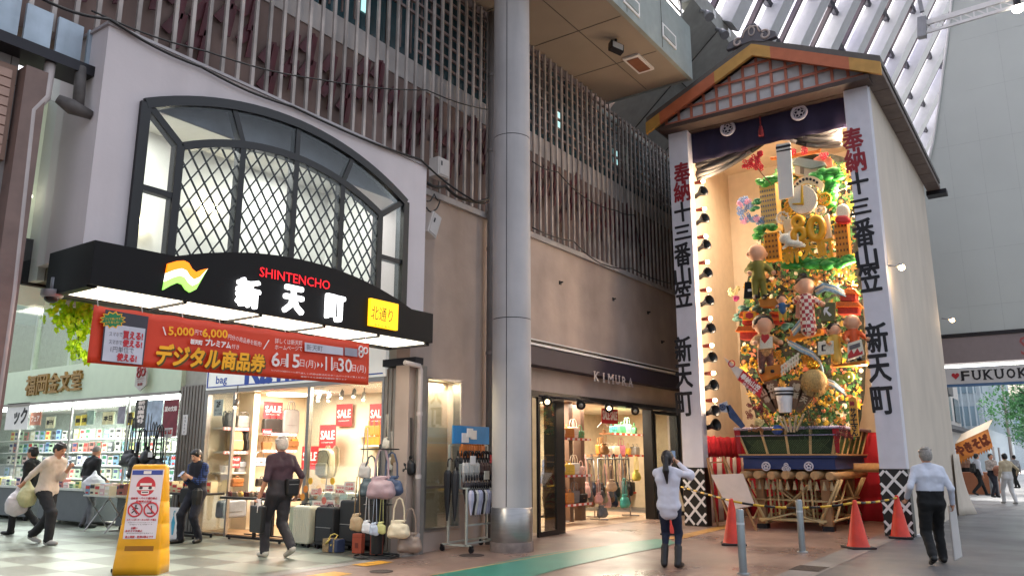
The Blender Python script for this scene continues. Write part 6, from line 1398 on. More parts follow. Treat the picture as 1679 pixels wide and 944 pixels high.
def umbrella(name, label, p, col, ln=.85, rz=0, hook=True, fold_r=.055, group=None, tiltx=0):
 t = thing(name, label, 'umbrella', tuple(p), rz, group); t.rotation_euler.x = tiltx
 mb = MB(); n = 14; prof = [(fold_r * .5, .0), (fold_r * .95, -.05), (fold_r, -.16), (fold_r * .7, -ln * .55), (.012, -ln * .93)]
 vs = []; 
 for r, z in prof:
  for i in range(n): q_ = r * (1 + .16 * (i % 2)); vs.append((q_ * math.cos(6.283 * i / n), q_ * math.sin(6.283 * i / n), z))
 mb.add(vs, [(j * n + i, j * n + (i + 1) % n, (j + 1) * n + (i + 1) % n, (j + 1) * n + i) for j in range(len(prof) - 1) for i in range(n)]); mb.build('canopy', mat('umbrella_' + col[1:], col, .55, var=.15), t)
 mb = MB(); mb.tube((0, 0, -ln), (0, 0, .06), .006, n=6); mb.build('shaft', STEEL, t)
 mb = MB()
 if hook: mb.path([(0, 0, .05), (0, 0, .14), (.012, 0, .175), (.045, 0, .19), (.075, 0, .17), (.082, 0, .14)], .011, 7)
 else: mb.tube((0, 0, .03), (0, 0, .12), .014, n=8)
 mb.build('handle', DARKMETAL, t); return t
q = wp('elbowL', (0, 0, 0)); umbrella('umbrella', 'folded black umbrella hanging from the arm of the woman in checks', (q.x, q.y, q.z - .1), '#0c0b0c', .72, hd_, fold_r=.09)
q = wp('elbowR', (0, .0, -.05)); t = thing('shoulder_bag', 'black shoulder bag at the side of the woman in checks', 'bag', (q.x, q.y, q.z - .3), hd_); mb = MB(); mb.prism(rounded(.28, .24, .26, .05), -.06, .06); mb.build('bag_body', leather('#0a0a0c'), t, bevel=.02); mb = MB(); mb.path([(-.1, 0, .24), (-.05, 0, .5), (.05, 0, .5), (.1, 0, .24)], .012, 6); mb.build('handle', leather('#0a0a0c'), t)
# 5 grey haired man in plum polo walking right
p = on_z(452, 914); hd_ = ang(-RIGHT[0] * .7 + CAMDIR[0] * .7, -RIGHT[1] * .7 + CAMDIR[1] * .7)
t, wp = person('grey haired man in plum polo shirt walking past the suitcases', (p.x, p.y), hd_, 1.87, PUR, SLATE, mat('pale_shoes', '#b5b0a4', .6), hair=('short', HAIRG), handL=(-.26, .06, .85), handR=(.26, -.04, .87), footL=(-.1, .14, 0), footR=(.1, -.24, 0), sleeve='short', legw=1.22, top_w=1.1, hip=.89, heelR=.07, grip=(1, .4), lean=.03)
q = wp('handL', (0, .0, 0)); t = thing('carrier_bag', 'large black carrier bag carried by the man in the plum polo', 'bag', (q.x, q.y, q.z - .52), hd_ + math.pi / 2)
mb = MB(); mb.prism(rounded(.36, .42, .4, .03), -.035, .045); mb.build('bag_body', leather('#09080a'), t, bevel=.03); mb = MB(); mb.path([(-.12, 0, .38), (-.03, 0, .52), (.03, 0, .52), (.12, 0, .38)], .012, 6); mb.build('handle', leather('#09080a'), t)
mb = MB(); mb.sheet(lambda a, c: (-.08 + .16 * a * (1 - .4 * c), .012 + .03 * math.sin(a * 7), .5 - .2 * (1 - c) * 1 - 0.0), 6, 4); mb.build('white_wrap', WHITE, t, solid=.02)
q = wp('W', (0, 0, 0)) if False else None
bx = Vector((0, -.02, .86)); M_ = Matrix.Translation((p.x, p.y, 0)) @ Matrix.Rotation(hd_, 4, 'Z'); q = M_ @ Vector((.12, -.16, .92))
t = thing('waist_bag', 'black waist bag on the hip of the man in the plum polo', 'bag', tuple(q), hd_); mb = MB(); mb.prism(rounded(.2, .24, .26, .04), -.05, .06); mb.build('bag_body', leather('#0e0d10'), t, bevel=.03); mb = MB(); mb.box((-.08, -.055, .17), (.08, -.05, .18)); mb.build('zip', STEEL, t)
# 6 woman photographing the float
p = on_z(1101, 931); hd_ = ang(.93, .22)
def blouse(b, q):
 for s_, e, h in ((-1, 'elbowL', 'handL'), (1, 'elbowR', 'handR')): b.ell(q[e] + (q[h] - q[e]) * .12 + np.array((s_ * .02, 0, -.02)), (.06, .06, .085), 1, k=.04)
t, wp = person('woman in white blouse and dark jeans photographing the festival float', (p.x, p.y), hd_, 1.64, LAVW, DEN, BROWNB, skin=SKIN2, hair=('pony', mat('dark_brown_hair', '#180b09', .4, var=.35, scale=50, stretch=(1, 1, .1))), handL=(-.02, .32, 1.46), handR=(.12, .3, 1.46), poleL=(-1, .1, -.9), poleR=(1, .1, -.9), footL=(-.1, 0, 0), footR=(.1, -.01, 0), sleeve='long', girl=True, top_w=.9, shirt_low=.1, legw=.92, boots=True, extra=blouse, look=-.12, grip=(1, 1), toeL=-.2, toeR=.2, hip=.88)
phone(wp('handR', (-.06, .05, .08)), hd_, 'phone raised by the woman in the white blouse', 0)
# 7 clerk inside the leather goods shop
t, wp = person('shop clerk in blue grey shirt among the shelves of the leather shop', (17.0, 10.8, .05), R(70), 1.7, mat('blue_grey_shirt', '#6f7a98', .8), BLK, BLKS, vox=.018)
# 8 old man with a white shirt walking away at the right
p = on_z(1538, 926); hd_ = ang(CAMDIR[0] * .98 + RIGHT[0] * .25, CAMDIR[1] * .98 + RIGHT[1] * .25)
t, wp = person('grey haired man in white long sleeved shirt and black trousers walking away', (p.x, p.y), hd_, 1.7, WSH, BLK, BLKS, hair=('short', mat('grey_brown_hair', '#8a837c', .5, var=.25, scale=50)), handL=(-.3, .08, .92), handR=(.29, .06, .84), footL=(-.1, -.22, 0), footR=(.13, .22, 0), lean=.04, top_w=1.2, legw=1.18, heelL=.06, grip=(.5, 1), hip=.87)
q = wp('handR', (.0, .03, 0)); t = thing('paper_roll', 'long white paper bag held by the man in the white shirt', 'bag', tuple(q), hd_); mb = MB(); mb.prism([(-.05, .02), (.05, .02), (.06, -.7), (-.05, -.76)], -.025, .025); mb.build('roll', mat('white_paper', '#cfc9c4', .6, var=.04), t, bevel=.015)
# 9- people in the sunlight beyond the gate
FAR = [('person in white shirt with dark backpack striding in the far street', 1608, 812, RIGHT, 1.68, WSH, BLK, dict(footL=(-.08, .3, 0), footR=(.08, -.3, 0), heelR=.08)), ('person half hidden by the shelter curtain in the far street', 1588, 808, CAMDIR, 1.7, mat('tan_shirt', '#8a6a58', .8), BLK, {}),
  ('person in patterned top carrying a bundle beyond the gate', 1632, 815, (-CAMDIR[0], -CAMDIR[1]), 1.68, mat('pattern_shirt', '#9a8f88', .8, var=.4, scale=14), NAVY, dict(handR=(.12, .25, 1.05), handL=(-.1, .25, 1.05))), ('person in cream jacket and white trousers walking away in the far street', 1657, 826, CAMDIR, 1.66, mat('cream_jacket', '#b3a386', .8), mat('white_trousers', '#c8c6c4', .8), dict(handR=(.42, .1, 1.0), footL=(-.08, .2, 0), footR=(.08, -.2, 0))),
  ('distant pedestrian between the two nearest far walkers', 1669, 800, CAMDIR, 1.65, mat('grey_shirt', '#8a8a90', .8), BLK, {})]
for lab, u, v, d, hh, tp_, tr_, kw in FAR:
 p = on_z(u, v); t, wp = person(lab, (p.x, p.y), ang(*d), hh, tp_, tr_, SNEAK if 'white trousers' in lab else BLKS, vox=.024, legw=1.1, group=None, **kw)
 if 'backpack' in lab:
  q = wp('shoulderR', (-.17, -.16, -.45)); o = pack.put((q.x, q.y, q.z), ang(*d), 'dark backpack worn by the person striding in the far street', None, .95)
 if 'bundle' in lab:
  q = wp('handR', (-.1, .1, 0)); tt = thing('bundle', 'brown cloth bundle carried by the person in the patterned top', 'bundle', tuple(q)); bb = Body(.05); bb.ell((0, 0, 0), (.2, .16, .17), 0); bb.ell((.12, .05, -.1), (.12, .12, .14), 0); bb.build('bundle_cloth', [mat('brown_bundle', '#7a4c38', .8, var=.3, scale=10)], tt, .025)
# ------------------------------------------------------------------ shelter of the festival float
TX = 17.4
SH = thing('float_shelter', 'tall white gabled shelter with crested curtain housing the festival float', 'shelter', (21, 5, 0))
WALLW = mat('stained_white_wall', '#cdc0b0', .8, var=.07, scale=.8, bump=.1, bscale=6, streak=.08)
def WX_(x): m = W(SH); m.M = m.M @ F_X(x); return m
mb = W(SH); mb.box((TX + .05, 2.72, 0), (25.6, 2.85, 9.75)); mb.box((TX + .05, 7.2, 0), (25.6, 7.32, 9.75)); mb.box((25.5, 2.85, 0), (25.6, 7.2, 9.75)); mb.build('wall', WALLW, SH)
mb = W(SH); mb.box((21.0, 2.85, 0), (21.08, 7.2, 9.7)); mb.box((TX + .3, 7.15, 0), (21.0, 7.195, 9.4)); mb.box((TX + .3, 2.855, 0), (21.0, 2.9, 9.4)); mb.box((TX + .3, 2.9, 9.4), (21.0, 7.15, 9.45)); mb.build('lining', mat('cream_lining', '#cbb9a2', .8, var=.05, streak=.1), SH)
PIL = mat('pillar_white', '#cfccd4', .6, var=.04, streak=.08)
for y0, y1 in ((6.86, 7.36), (2.7, 3.2)):
 mb = W(SH); mb.box((TX - .05, y0, 1.28), (TX + .25, y1, 9.68)); mb.build('pillar', PIL, SH, bevel=.01)
 mb = W(SH); mb.box((TX - .06, y0 - .01, 0), (TX + .25, y1 + .01, 1.28)); mb.build('pillar_base', BLACK, SH)
 mb = WX_(TX - .065); w = y1 - y0; cyc = -(y0 + y1) / 2
 for k in range(-4, 10):
  for s_ in (1, -1):
   z0 = k * .36; pts = []
   for i in range(60):
    a = -w / 2 + w * i / 59; z = z0 + s_ * a * 1.15
    if .03 < z < 1.25: pts.append((a, z))
   if len(pts) > 2: mb.bar((cyc + pts[0][0], -.002 * (1.5 + s_), pts[0][1]), (cyc + pts[-1][0], -.002 * (1.5 + s_), pts[-1][1]), .006, .05, up=(0, 0, 1))
 mb.build('base_lattice', WHITE, SH)
RINK = mat('red_ink', '#8e1a26', .6, var=.1)
for nm, m, L_ in (('red_lettering', RINK, [('奉', 1118, 284, 36), ('納', 1118, 314, 34), ('奉', 1398, 229, 40), ('納', 1402, 263, 40)]),
 ('black_lettering', INK, [('十', 1119, 347, 33), ('三', 1119, 381, 32), ('番', 1119, 417, 38), ('山', 1119, 451, 34), ('笠', 1120, 484, 38), ('新', 1120, 572, 42), ('天', 1121, 616, 40), ('町', 1122, 662, 40), ('十', 1407, 300, 38), ('三', 1410, 339, 34), ('番', 1416, 381, 46), ('山', 1421, 421, 38), ('笠', 1426, 455, 46), ('新', 1438, 553, 50), ('天', 1441, 603, 46), ('町', 1447, 656, 46)])):
 for ch, u, v, px in L_:
  mb = WX_(TX - .056)
  p = on_x(u, v, TX - .056); h = on_x(u, v - px / 2, TX).z - on_x(u, v + px / 2, TX).z
  mb.text(ch, -p.y, p.z, h * .96 * (.7 if ch == '三' else 1), 0, w=.40, bold=.015, rot=.04); mb.build(nm, m, SH)
# roof: ridge along x at y = 5.0
RT = mat('grey_roof_board', '#5c5653', .7, var=.12); EAVE = mat('brown_eave_board', '#6d5f58', .7, var=.15, streak=.2)
ry, rz_, ez = 5.02, 11.0, 9.72; yl, yr = 7.78, 2.34
ro = W(SH)
for ye in (yl, yr):
 s_ = 1 if ye > ry else -1
 ro.add([(17.0, ry, rz_), (26.3, ry, rz_), (26.3, ye, ez), (17.0, ye, ez), (17.0, ry, rz_ + .14), (26.3, ry, rz_ + .14), (26.3, ye, ez + .14), (17.0, ye, ez + .14)], [(0, 1, 2, 3), (7, 6, 5, 4), (0, 4, 5, 1), (1, 5, 6, 2), (2, 6, 7, 3), (3, 7, 4, 0)])
ro.build('roof', RT, SH)
mb = W(SH)
for k in range(10): x = 17.15 + k * .93; mb.box((x, 2.36, ez - .17), (x + .9, 2.72, ez - .02))
mb.build('eave_board', EAVE, SH, bevel=.01)
mb = W(SH); mb.box((26.3, 2.2, ez - .3), (26.75, 2.75, ez - .16)); mb.build('eave_bracket', DARKMETAL, SH)
# bargeboards, gable lattice
OR = mat('orange_bargeboard', '#b5623f', .55, var=.1); YO = mat('yellow_bargeboard', '#b98a42', .55, var=.12)
def gab(y0, y1, drop0, drop1, m, nm, x=17.0):
 mb = WX_(x); f = lambda y: rz_ - (rz_ - ez) * (abs(y - ry) / (yl - ry if y > ry else ry - yr)); mb.prism([(-y0, f(y0) - drop0), (-y1, f(y1) - drop0), (-y1, f(y1) - drop1), (-y0, f(y0) - drop1)], -.05, .04); return mb.build(nm, m, SH)
gab(5.02, 5.95, .02, .31, YO, 'bargeboard'); gab(5.95, 7.4, .02, .31, OR, 'bargeboard'); gab(7.4, 7.78, .02, .31, YO, 'bargeboard')
gab(5.02, 4.6, .02, .31, YO, 'bargeboard'); gab(4.6, 2.95, .02, .31, OR, 'bargeboard'); gab(2.95, 2.34, .02, .31, YO, 'bargeboard')
mb = WX_(17.25); mb.prism([(-7.3, 9.55), (-2.75, 9.55), (-2.75, 9.7), (-5.02, 10.75), (-7.3, 9.7)], 0, .06); mb.build('gable_panel', mat('gable_grey', '#bdbabc', .6), SH)
LAT = mat('red_lattice', '#b56a54', .6, var=.1); mb = WX_(17.2)
for k in range(-7, 8):
 y = 5.02 + k * .33; top = 10.72 - abs(y - 5.02) * (.42 if y > 5 else .43)
 if 9.6 < top: mb.box((-y - .03, 0, 9.5), (-y + .03, .035, top))
for z in (9.62, 9.95, 10.28, 10.58):
 hwid = (10.72 - z) / .42; mb.box((-5.02 - min(2.3, hwid), -.012, z - .03), (-5.02 + min(2.3, hwid), .0, z + .03))
mb.build('gable_lattice', LAT, SH)
mb = W(SH); mb.box((17.0, 2.6, 9.42), (17.45, 7.45, 9.52)); mb.box((17.45, 2.9, 9.4), (18.4, 7.15, 9.46)); mb.build('soffit_board', mat('brown_soffit', '#3c2b25', .6, var=.2), SH)
mb = WX_(17.02); pc = []
for (a, z) in ((-.95, 11.02), (-.82, 11.28), (-.55, 11.36), (-.4, 11.3), (-.3, 11.58), (-.1, 11.75), (.15, 11.72), (.3, 11.5), (.36, 11.28), (.6, 11.3), (.82, 11.16), (.84, 10.98), (.4, 10.92), (0, 11.08)): pc.append((-5.0 + a * .66, 11.05 + (z - 11.05) * .66))
mb.prism(pc, -.04, .1); mb.build('ridge_ornament', mat('slate_ornament', '#5d5a60', .6), SH)
mb = WX_(16.975)
def curl(cx_, cz_, r, a0, a1): mb.path([(cx_ + r * (1 - .55 * i / 14) * math.cos(a0 + (a1 - a0) * i / 14), 0, cz_ + r * (1 - .55 * i / 14) * math.sin(a0 + (a1 - a0) * i / 14)) for i in range(15)], .028, 5)
curl(-5.34, 11.13, .11, 1.0, 6.6); curl(-4.7, 11.12, .13, 2.2, -4.0); mb.path([(-5.0 + .07 * math.cos(a), 0, 11.31 + .11 * math.sin(a)) for a in np.linspace(0, 6.283, 14)[:-1]], .018, 5, closed=True); mb.path([(-5.23, 0, 11.21), (-5.17, 0, 11.35), (-5.03, 0, 11.45), (-4.87, 0, 11.4), (-4.81, 0, 11.23)], .02, 5); mb.build('ornament_scroll', mat('pale_scroll', '#b8a8a2', .6), SH)
# purple crested curtain and swagged striped drapes
PUR_ = mat('purple_curtain', '#231a38', .8, var=.15)
mb = W(SH); mb.sheet(lambda a, c: (TX + .22 + .03 * math.sin(a * 40) * (.3 + .7 * c), 6.9 - a * 3.75, 9.5 - c * (.72 + .07 * math.sin(a * 3.1 + .4) + (.12 if c > .5 else 0) * abs(2 * a - 1))), 80, 6); mb.build('curtain', PUR_, SH, solid=.01)
CREST = mat('crest_white', '#c9c2cc', .7)
for (u, v) in ((1193, 211), (1310, 185)):
 p = on_x(u, v, TX + .15); mb = WX_(TX + .15); a0, z0 = -p.y, p.z
 mb.path([(a0 + .16 * math.cos(t), 0, z0 + .16 * math.sin(t)) for t in np.linspace(0, 6.283, 24)[:-1]], .035, 5, closed=True)
 for k in range(5):
  t = 1.571 + k * 1.2566; cx_, cz_ = a0 + .075 * math.cos(t), z0 + .075 * math.sin(t); mb.path([(cx_ + .042 * math.cos(q), 0, cz_ + .042 * math.sin(q)) for q in np.linspace(0, 6.283, 10)[:-1]], .012, 5, closed=True)
 mb.prism([(a0 + .03 * math.cos(t), z0 + .03 * math.sin(t)) for t in np.linspace(0, 6.283, 10)[:-1]], -.012, 0); mb.build('crest', CREST, SH)
mb = W(SH); p = on_x(1247, 205, TX + .12); mb.tube((p.x, p.y, p.z + .22), (p.x, p.y, p.z), .018, n=6); mb.lathe([(.03, -.02), (.06, -.16), (.06, -.28)], 10, tuple(p)); mb.build('tassel', mat('tassel_red', '#6a1420', .7), SH)
rnd = random.Random(2)
for s_, (ua, va, ub, vb) in enumerate(((1142, 262, 1262, 212), (1380, 205, 1285, 212))):
 for k in range(9):
  a, b_ = on_x(ua, va - 8 + k * 5, TX + .45), on_x(ub + rnd.uniform(-3, 3), vb - 2 + k * 2.2, TX + .45); P = []
  for i in range(13):
   w = i / 12; p = a.lerp(b_, w); p.z -= .10 * math.sin(math.pi * w); p.x += -.05 * math.sin(k * 2.1 + w * 4); P.append(p)
  cut = 8 + rnd.randrange(-1, 2)
  for seg, m, nm in ((P[:cut + 1], mat('drape_grey', '#5f5b58', .8, var=.12), 'drape'), (P[cut:cut + 3], BLK, 'drape_band'), (P[cut + 2:], mat('drape_white', '#8a8580', .8), 'drape')):
   if len(seg) > 1: mb = W(SH); mb.path(seg, .055, 7); mb.build(nm, m, SH)
# lamps down the left pillar: black reflectors and small bulbs, alternately
LB = mat('lit_bulb', '#ffdca0', emit=16); SOCK = mat('red_socket', '#7a2a1c', .5)
bl = thing('bulb_lamp', 'bulb', 'lamp'); mb = MB(); mb.tube((0, 0, 0), (0, -.16, 0), .035, .05, n=10); mb.build('socket', SOCK, bl); mb = MB(); mb.ell((0, -.185, 0), (.045, .05, .045)); mb.build('bulb', LB, bl); BUL = Proto(bl)
rf = thing('reflector_lamp', 'reflector', 'lamp'); mb = MB(); mb.lathe([(.05, 0), (.055, .12), (.13, .27), (.135, .29), (.12, .285), (.05, .14)], 16); mb.M = Matrix.Identity(4); o = mb.build('shade', BLACK, rf); o.rotation_euler = (R(78), 0, R(-25)); mb = MB(); mb.box((-.03, -.03, -.05), (.03, .03, .05)); mb.build('bracket', DARKMETAL, rf); REF = Proto(rf)
vs = [322, 366, 409, 455, 500, 545, 592, 637, 678, 701]
for i, v in enumerate(vs):
 p = on_x(1141 + i * .6, v, TX + .3); REF.put((p.x, 6.86, p.z), 0, 'black reflector lamp on the left shelter pillar, %s from the top' % ['first', 'second', 'third', 'fourth', 'fifth', 'sixth', 'seventh', 'eighth', 'ninth', 'tenth'][i], 'black reflector lamps up the left pillar', 1.05)
for i, v in enumerate((300, 345, 390, 432, 477, 524, 568, 613, 657)):
 p = on_x(1141 + i * .6, v, TX + .3); o = BUL.put((p.x, 6.86, p.z), 0, 'small lit bulb in a red socket on the left pillar, %s from the top' % ['first', 'second', 'third', 'fourth', 'fifth', 'sixth', 'seventh', 'eighth', 'ninth'][i], 'lit bulbs up the left pillar', 1.1)
 point('bulb_light', (p.x, 6.55, p.z), 15, (1, .74, .5), .06)
for i, z in enumerate((3.2, 5.2, 7.2, 8.6)): point('bulb_light', (17.75, 3.35, z), 62, (1, .78, .56), .1)  # unseen right-side lights without bulb meshes, raised to brighten the float
area('shelter_top_fill', (18.1, 5.0, 9.3), .5, 210, (1, .78, .55), sy=2.5, rot=(0, R(12), 0))  # added unseen light that brightens the top of the float
# ------------------------------------------------------------------ two lit lamps on the white side wall
for i, (u, v) in enumerate(((1478, 436), (1561, 523))):
 p = on_y(u, v, 2.45); t = thing('wall_lamp', ['lit lamp on the white shelter wall nearer the front pillar', 'lit lamp on the far part of the white shelter wall'][i], 'lamp', (p.x, 2.72, p.z))
 mb = MB(); mb.tube((0, 0, .05), (0, -.2, 0), .02, n=8); mb.lathe([(.03, .06), (.07, 0)], 12, (0, -.25, 0)); mb.build('arm', mat('grey_lamp', '#8c8c90', .4, .3), t)
 mb = MB(); mb.ell((0, -.27, -.03), .065); mb.build('bulb', LB, t); point('wall_lamp_light', (p.x, 2.35, p.z - .05), 9, (1, .7, .4), .06)
# curtain flare at the foot of the wall's far end
mb = W(SH); mb.sheet(lambda a, c: (24.6 + a * .95 - .2 * c * (1 - a), 2.66 - .3 * c * c * a - .05 * math.sin(a * 9), 1.6 * (1 - c)), 10, 8); mb.build('wall_skirt', WALLW, SH, solid=.01)
mb = W(SH); mb.box((TX + .2, 2.5, 0), (TX + .9, 2.7, .03)); mb.build('base_plate', WHITE, SH)
# ------------------------------------------------------------------ the festival float
FLT = thing('festival_float', 'festival float of bamboo trestle, green basket and towering dark flowered mound', 'festival float', (18.9, 4.9, 0))
WOOD = mat('pale_log', '#a88258', .6, var=.15, scale=3, stretch=(1, 6, 6), bump=.1); BAM = mat('straw_bamboo', '#bea274', .55, var=.18, scale=4)
mb = W(FLT)
for k in range(7):
 y = 4.15 + k * .30; mb.tube((17.3, y, 1.13 + .01 * (k % 2)), (20.6, y, 1.13), .085, .09, n=14)
mb.build('carrying_pole', WOOD, FLT)
for i, x in enumerate((19.3, 20.2)): mb = W(FLT); mb.tube((x, 3.2, 1.28 + i * .0), (x, 6.6, 1.28), .1, n=14); mb.build('cross_log', WOOD, FLT)
for x in (17.75, 20.0):
 for y in (4.35, 5.72):
  mb = W(FLT); mb.box((x - .09, y - .09, .1), (x + .09, y + .09, 1.05)); mb.build('leg', mat('brown_leg', '#946d49', .6, var=.15), FLT, bevel=.01)
  mb = W(FLT); mb.box((x - .11, y - .11, 0), (x + .11, y + .11, .1)); mb.build('foot', DARKMETAL, FLT)
mb = W(FLT)
for x in (17.6, 17.9, 19.9, 20.15):
 mb.tube((x, 4.05, 1.05), (x + .02, 4.5, .12), .03, n=8); mb.tube((x, 6.05, 1.05), (x + .02, 5.6, .12), .03, n=8)
 mb.tube((x, 4.3, .6), (x, 5.8, .62), .018, n=6); mb.tube((x, 4.35, .2), (x, 5.75, .2), .028, n=8); mb.tube((x - .03, 4.4, .16), (x, 5.05, .34), .022, n=6); mb.tube((x - .03, 5.7, .16), (x, 5.05, .34), .022, n=6)
 for y in (4.6, 4.78, 5.3, 5.48): mb.tube((x, y, .2), (x, y + .02, 1.05), .024, n=6)
 mb.tube((x, 4.6, 1.0), (x + .2, 5.4, .3), .022, n=6); mb.tube((x, 5.5, 1.0), (x + .2, 4.7, .3), .022, n=6)
for y in (4.2, 4.5, 5.6, 5.9):
 for z in (.22, .6): mb.tube((17.6, y, z), (20.1, y, z), .024, n=6)
 mb.tube((17.7, y, .2), (19.0, y, 1.0), .024, n=6); mb.tube((19.0, y, 1.0), (20.1, y, .2), .024, n=6)
mb.build('bamboo_trestle', BAM, FLT)
mb = W(FLT)
for k in range(13): mb.lathe([(.012, 1.02), (.02, .98), (.05, .84)], 8, (17.42, 4.15 + k * .15, 0))
mb.build('rope_tassel', mat('straw_rope', '#9c8868', .8), FLT)
mb = W(FLT); mb.box((17.55, 4.08, 1.26), (20.4, 6.02, 1.5)); mb.box((17.5, 4.02, 1.5), (20.45, 6.08, 1.545)); o = mb.build('blue_skirt', mat('indigo_cloth', '#1c2c5c', .7, var=.08), FLT)
mb = W(FLT); mb.box((17.49, 4.0, 1.548), (20.46, 6.1, 1.58)); mb.build('wood_rim', WOOD, FLT)
for i, (u, v) in enumerate(((1256, 764), (1289, 766), (1326, 764))):
 p = on_x(u, v, 17.53); mb = W(FLT); mb.M = mb.M @ F_X(17.53); a0, z0 = -p.y, p.z
 if i == 1:
  for q in range(3): mb.path([(a0 + .05 * math.cos(1.57 + q * 2.094) + .042 * math.cos(t), 0, z0 + .05 * math.sin(1.57 + q * 2.094) + .042 * math.sin(t)) for t in np.linspace(0, 6.283, 12)[:-1]], .012, 5, closed=True); mb.prism([(a0 + .05 * math.cos(1.57 + q * 2.094) + .02 * math.cos(t), z0 + .05 * math.sin(1.57 + q * 2.094) + .02 * math.sin(t)) for t in np.linspace(0, 6.283, 8)[:-1]], -.012, 0)
 else:
  mb.path([(a0 + .085 * math.cos(t), 0, z0 + .085 * math.sin(t)) for t in np.linspace(0, 6.283, 18)[:-1]], .018, 5, closed=True)
  for k in range(5): t = 1.57 + k * 1.2566; mb.ell((a0 + .04 * math.cos(t), -.002, z0 + .04 * math.sin(t)), (.024, .008, .024), 8, 6)
 mb.build('crest', CREST, FLT)
# green woven basket box
GB_ = mat('green_weave', '#15301f', .6, var=.25, scale=30); bx0, bx1, by0, by1 = 17.62, 20.3, 4.1, 5.95
def basket(mb, e0, e1, z0, z1):
 vs = [(bx0 - e0, by0 - e0, z0), (bx1 + e0, by0 - e0, z0), (bx1 + e0, by1 + e0, z0), (bx0 - e0, by1 + e0, z0), (bx0 - e1, by0 - e1, z1), (bx1 + e1, by0 - e1, z1), (bx1 + e1, by1 + e1, z1), (bx0 - e1, by1 + e1, z1)]
 mb.add(vs, [(0, 3, 2, 1), (4, 5, 6, 7), (0, 1, 5, 4), (1, 2, 6, 5), (2, 3, 7, 6), (3, 0, 4, 7)])
mb = W(FLT); basket(mb, 0, .16, 1.58, 2.1); mb.build('basket', GB_, FLT)
mb = W(FLT)
for k in range(40):
 for s_ in (1, -1):
  y = by0 + k * (by1 - by0) / 39; y2 = y + s_ * .3
  if by0 <= y2 <= by1: mb.bar((bx0 - .012, y, 1.6), (bx0 - .1, y2, 1.88), .008, .008)
for k in range(50):
 for s_ in (1, -1):
  x = bx0 + k * (bx1 - bx0) / 49; x2 = x + s_ * .3
  if bx0 <= x2 <= bx1: mb.bar((x, by0 - .012, 1.6), (x2, by0 - .1, 1.88), .008, .008)
mb.build('basket_weave', mat('pale_green_weave', '#4c5f3a', .6, var=.3, scale=20), FLT)
mb = W(FLT)
for k in range(5): y = by0 + .02 + k * (by1 - by0 - .04) / 4; mb.bar((bx0 - .02, y, 1.58), (bx0 - .18, by0 - .13 + k * (by1 - by0 + .26) / 4, 2.1), .05, .03)
for k in range(6): x = bx0 + .1 + k * .5; mb.bar((x, by0 - .02, 1.58), (x, by0 - .18, 2.1), .05, .03)
mb.build('basket_rib', BAM, FLT)
mb = W(FLT); mb.path([(bx0 - .19, by0 - .19, 2.12), (bx0 - .19, by1 + .19, 2.12)], .035, 8); mb.path([(bx0 - .19, by0 - .19, 2.12), (bx1 + .19, by0 - .19, 2.12)], .035, 8); mb.path([(bx0 - .17, by0 - .17, 1.97), (bx0 - .17, by1 + .17, 1.97)], .015, 6); mb.build('basket_rope', mat('twisted_cord', '#8c84a0', .7, var=.5, scale=30), FLT)
for y0 in (by0 - .19, by1 + .05):
 mb = W(FLT); mb.add([(bx0 - .03, y0 + .07, 1.6), (bx0 - .03, y0 + .14, 1.6), (bx0 - .21, y0 + .14, 2.12), (bx0 - .21, y0, 2.12)], [(0, 1, 2, 3)]); mb.build('corner_band', mat('band_red', '#9c1c2c', .6), FLT, solid=.02)
# mound of the float: rocky backdrop rising in front of the lining
rows = [(716, 1240, 1400), (690, 1236, 1402), (650, 1222, 1408), (600, 1206, 1412), (550, 1206, 1410), (500, 1210, 1408), (460, 1216, 1405), (420, 1226, 1402), (380, 1240, 1400), (340, 1246, 1398), (300, 1250, 1394), (270, 1268, 1388), (250, 1290, 1376)]
XF = 18.35
def mound(a, c):
 k = c * (len(rows) - 1); i = min(int(k), len(rows) - 2); w = k - i; v = rows[i][0] * (1 - w) + rows[i + 1][0] * w; ul = rows[i][1] * (1 - w) + rows[i + 1][1] * w; ur = rows[i][2] * (1 - w) + rows[i + 1][2] * w
 p = on_x(ul + (ur - ul) * a, v, XF); n = noise.noise(Vector((p.y * 2.2, p.z * 2.2, 1))) + .5 * noise.noise(Vector((p.y * 6, p.z * 6, 4)))
 e = max(0, 1 - abs(2 * a - 1)) ** .5
 return (XF + .4 - .34 * e - .16 * n, p.y, p.z)
mb = W(FLT); mb.sheet(mound, 44, 90, False)
mb.build('rocky_mound', mat('dark_mound', '#191a10', .8, var=.6, scale=9, bump=.4), FLT, solid=.06)
# flowers and leaves that nobody could count
rnd = random.Random(77); kinds = [('#c8a028', 2), ('#a8843a', 2), ('#2c5428', 4), ('#d8d0b8', 1), ('#8a5a2c', 2), ('#3f6a34', 3), ('#c06a4a', 1)]
fm_ = [mat('float_flower_' + h[1:], h, .5, var=.2) for h, _ in kinds]; mb = W(FLT)
for n_i in range(2600):
 c = rnd.random() ** 1.1 * .95; a = rnd.uniform(.02, .98); p = Vector(mound(a, c)); mb.m = rnd.choices(range(len(kinds)), [q[1] for q in kinds])[0]; r = rnd.uniform(.022, .07)
 if rnd.random() < .5: mb.ell((p.x - .03, p.y, p.z), (r * .6, r, r), 7, 5)
 else:
  b0 = rnd.uniform(0, 6); mb.add([(p.x - .05 - .02 * (q % 2), p.y + r * (1.9 if q % 2 else .8) * math.cos(b0 + q * .628), p.z + r * (1.9 if q % 2 else .8) * math.sin(b0 + q * .628)) for q in range(10)], [tuple(range(10))])
o = mb.build('flower_cover', fm_, FLT); o['kind'] = 'stuff'
GFL = 'decorations fixed on the festival float'
def fl(u, v, x=17.85): return on_x(u, v, x)
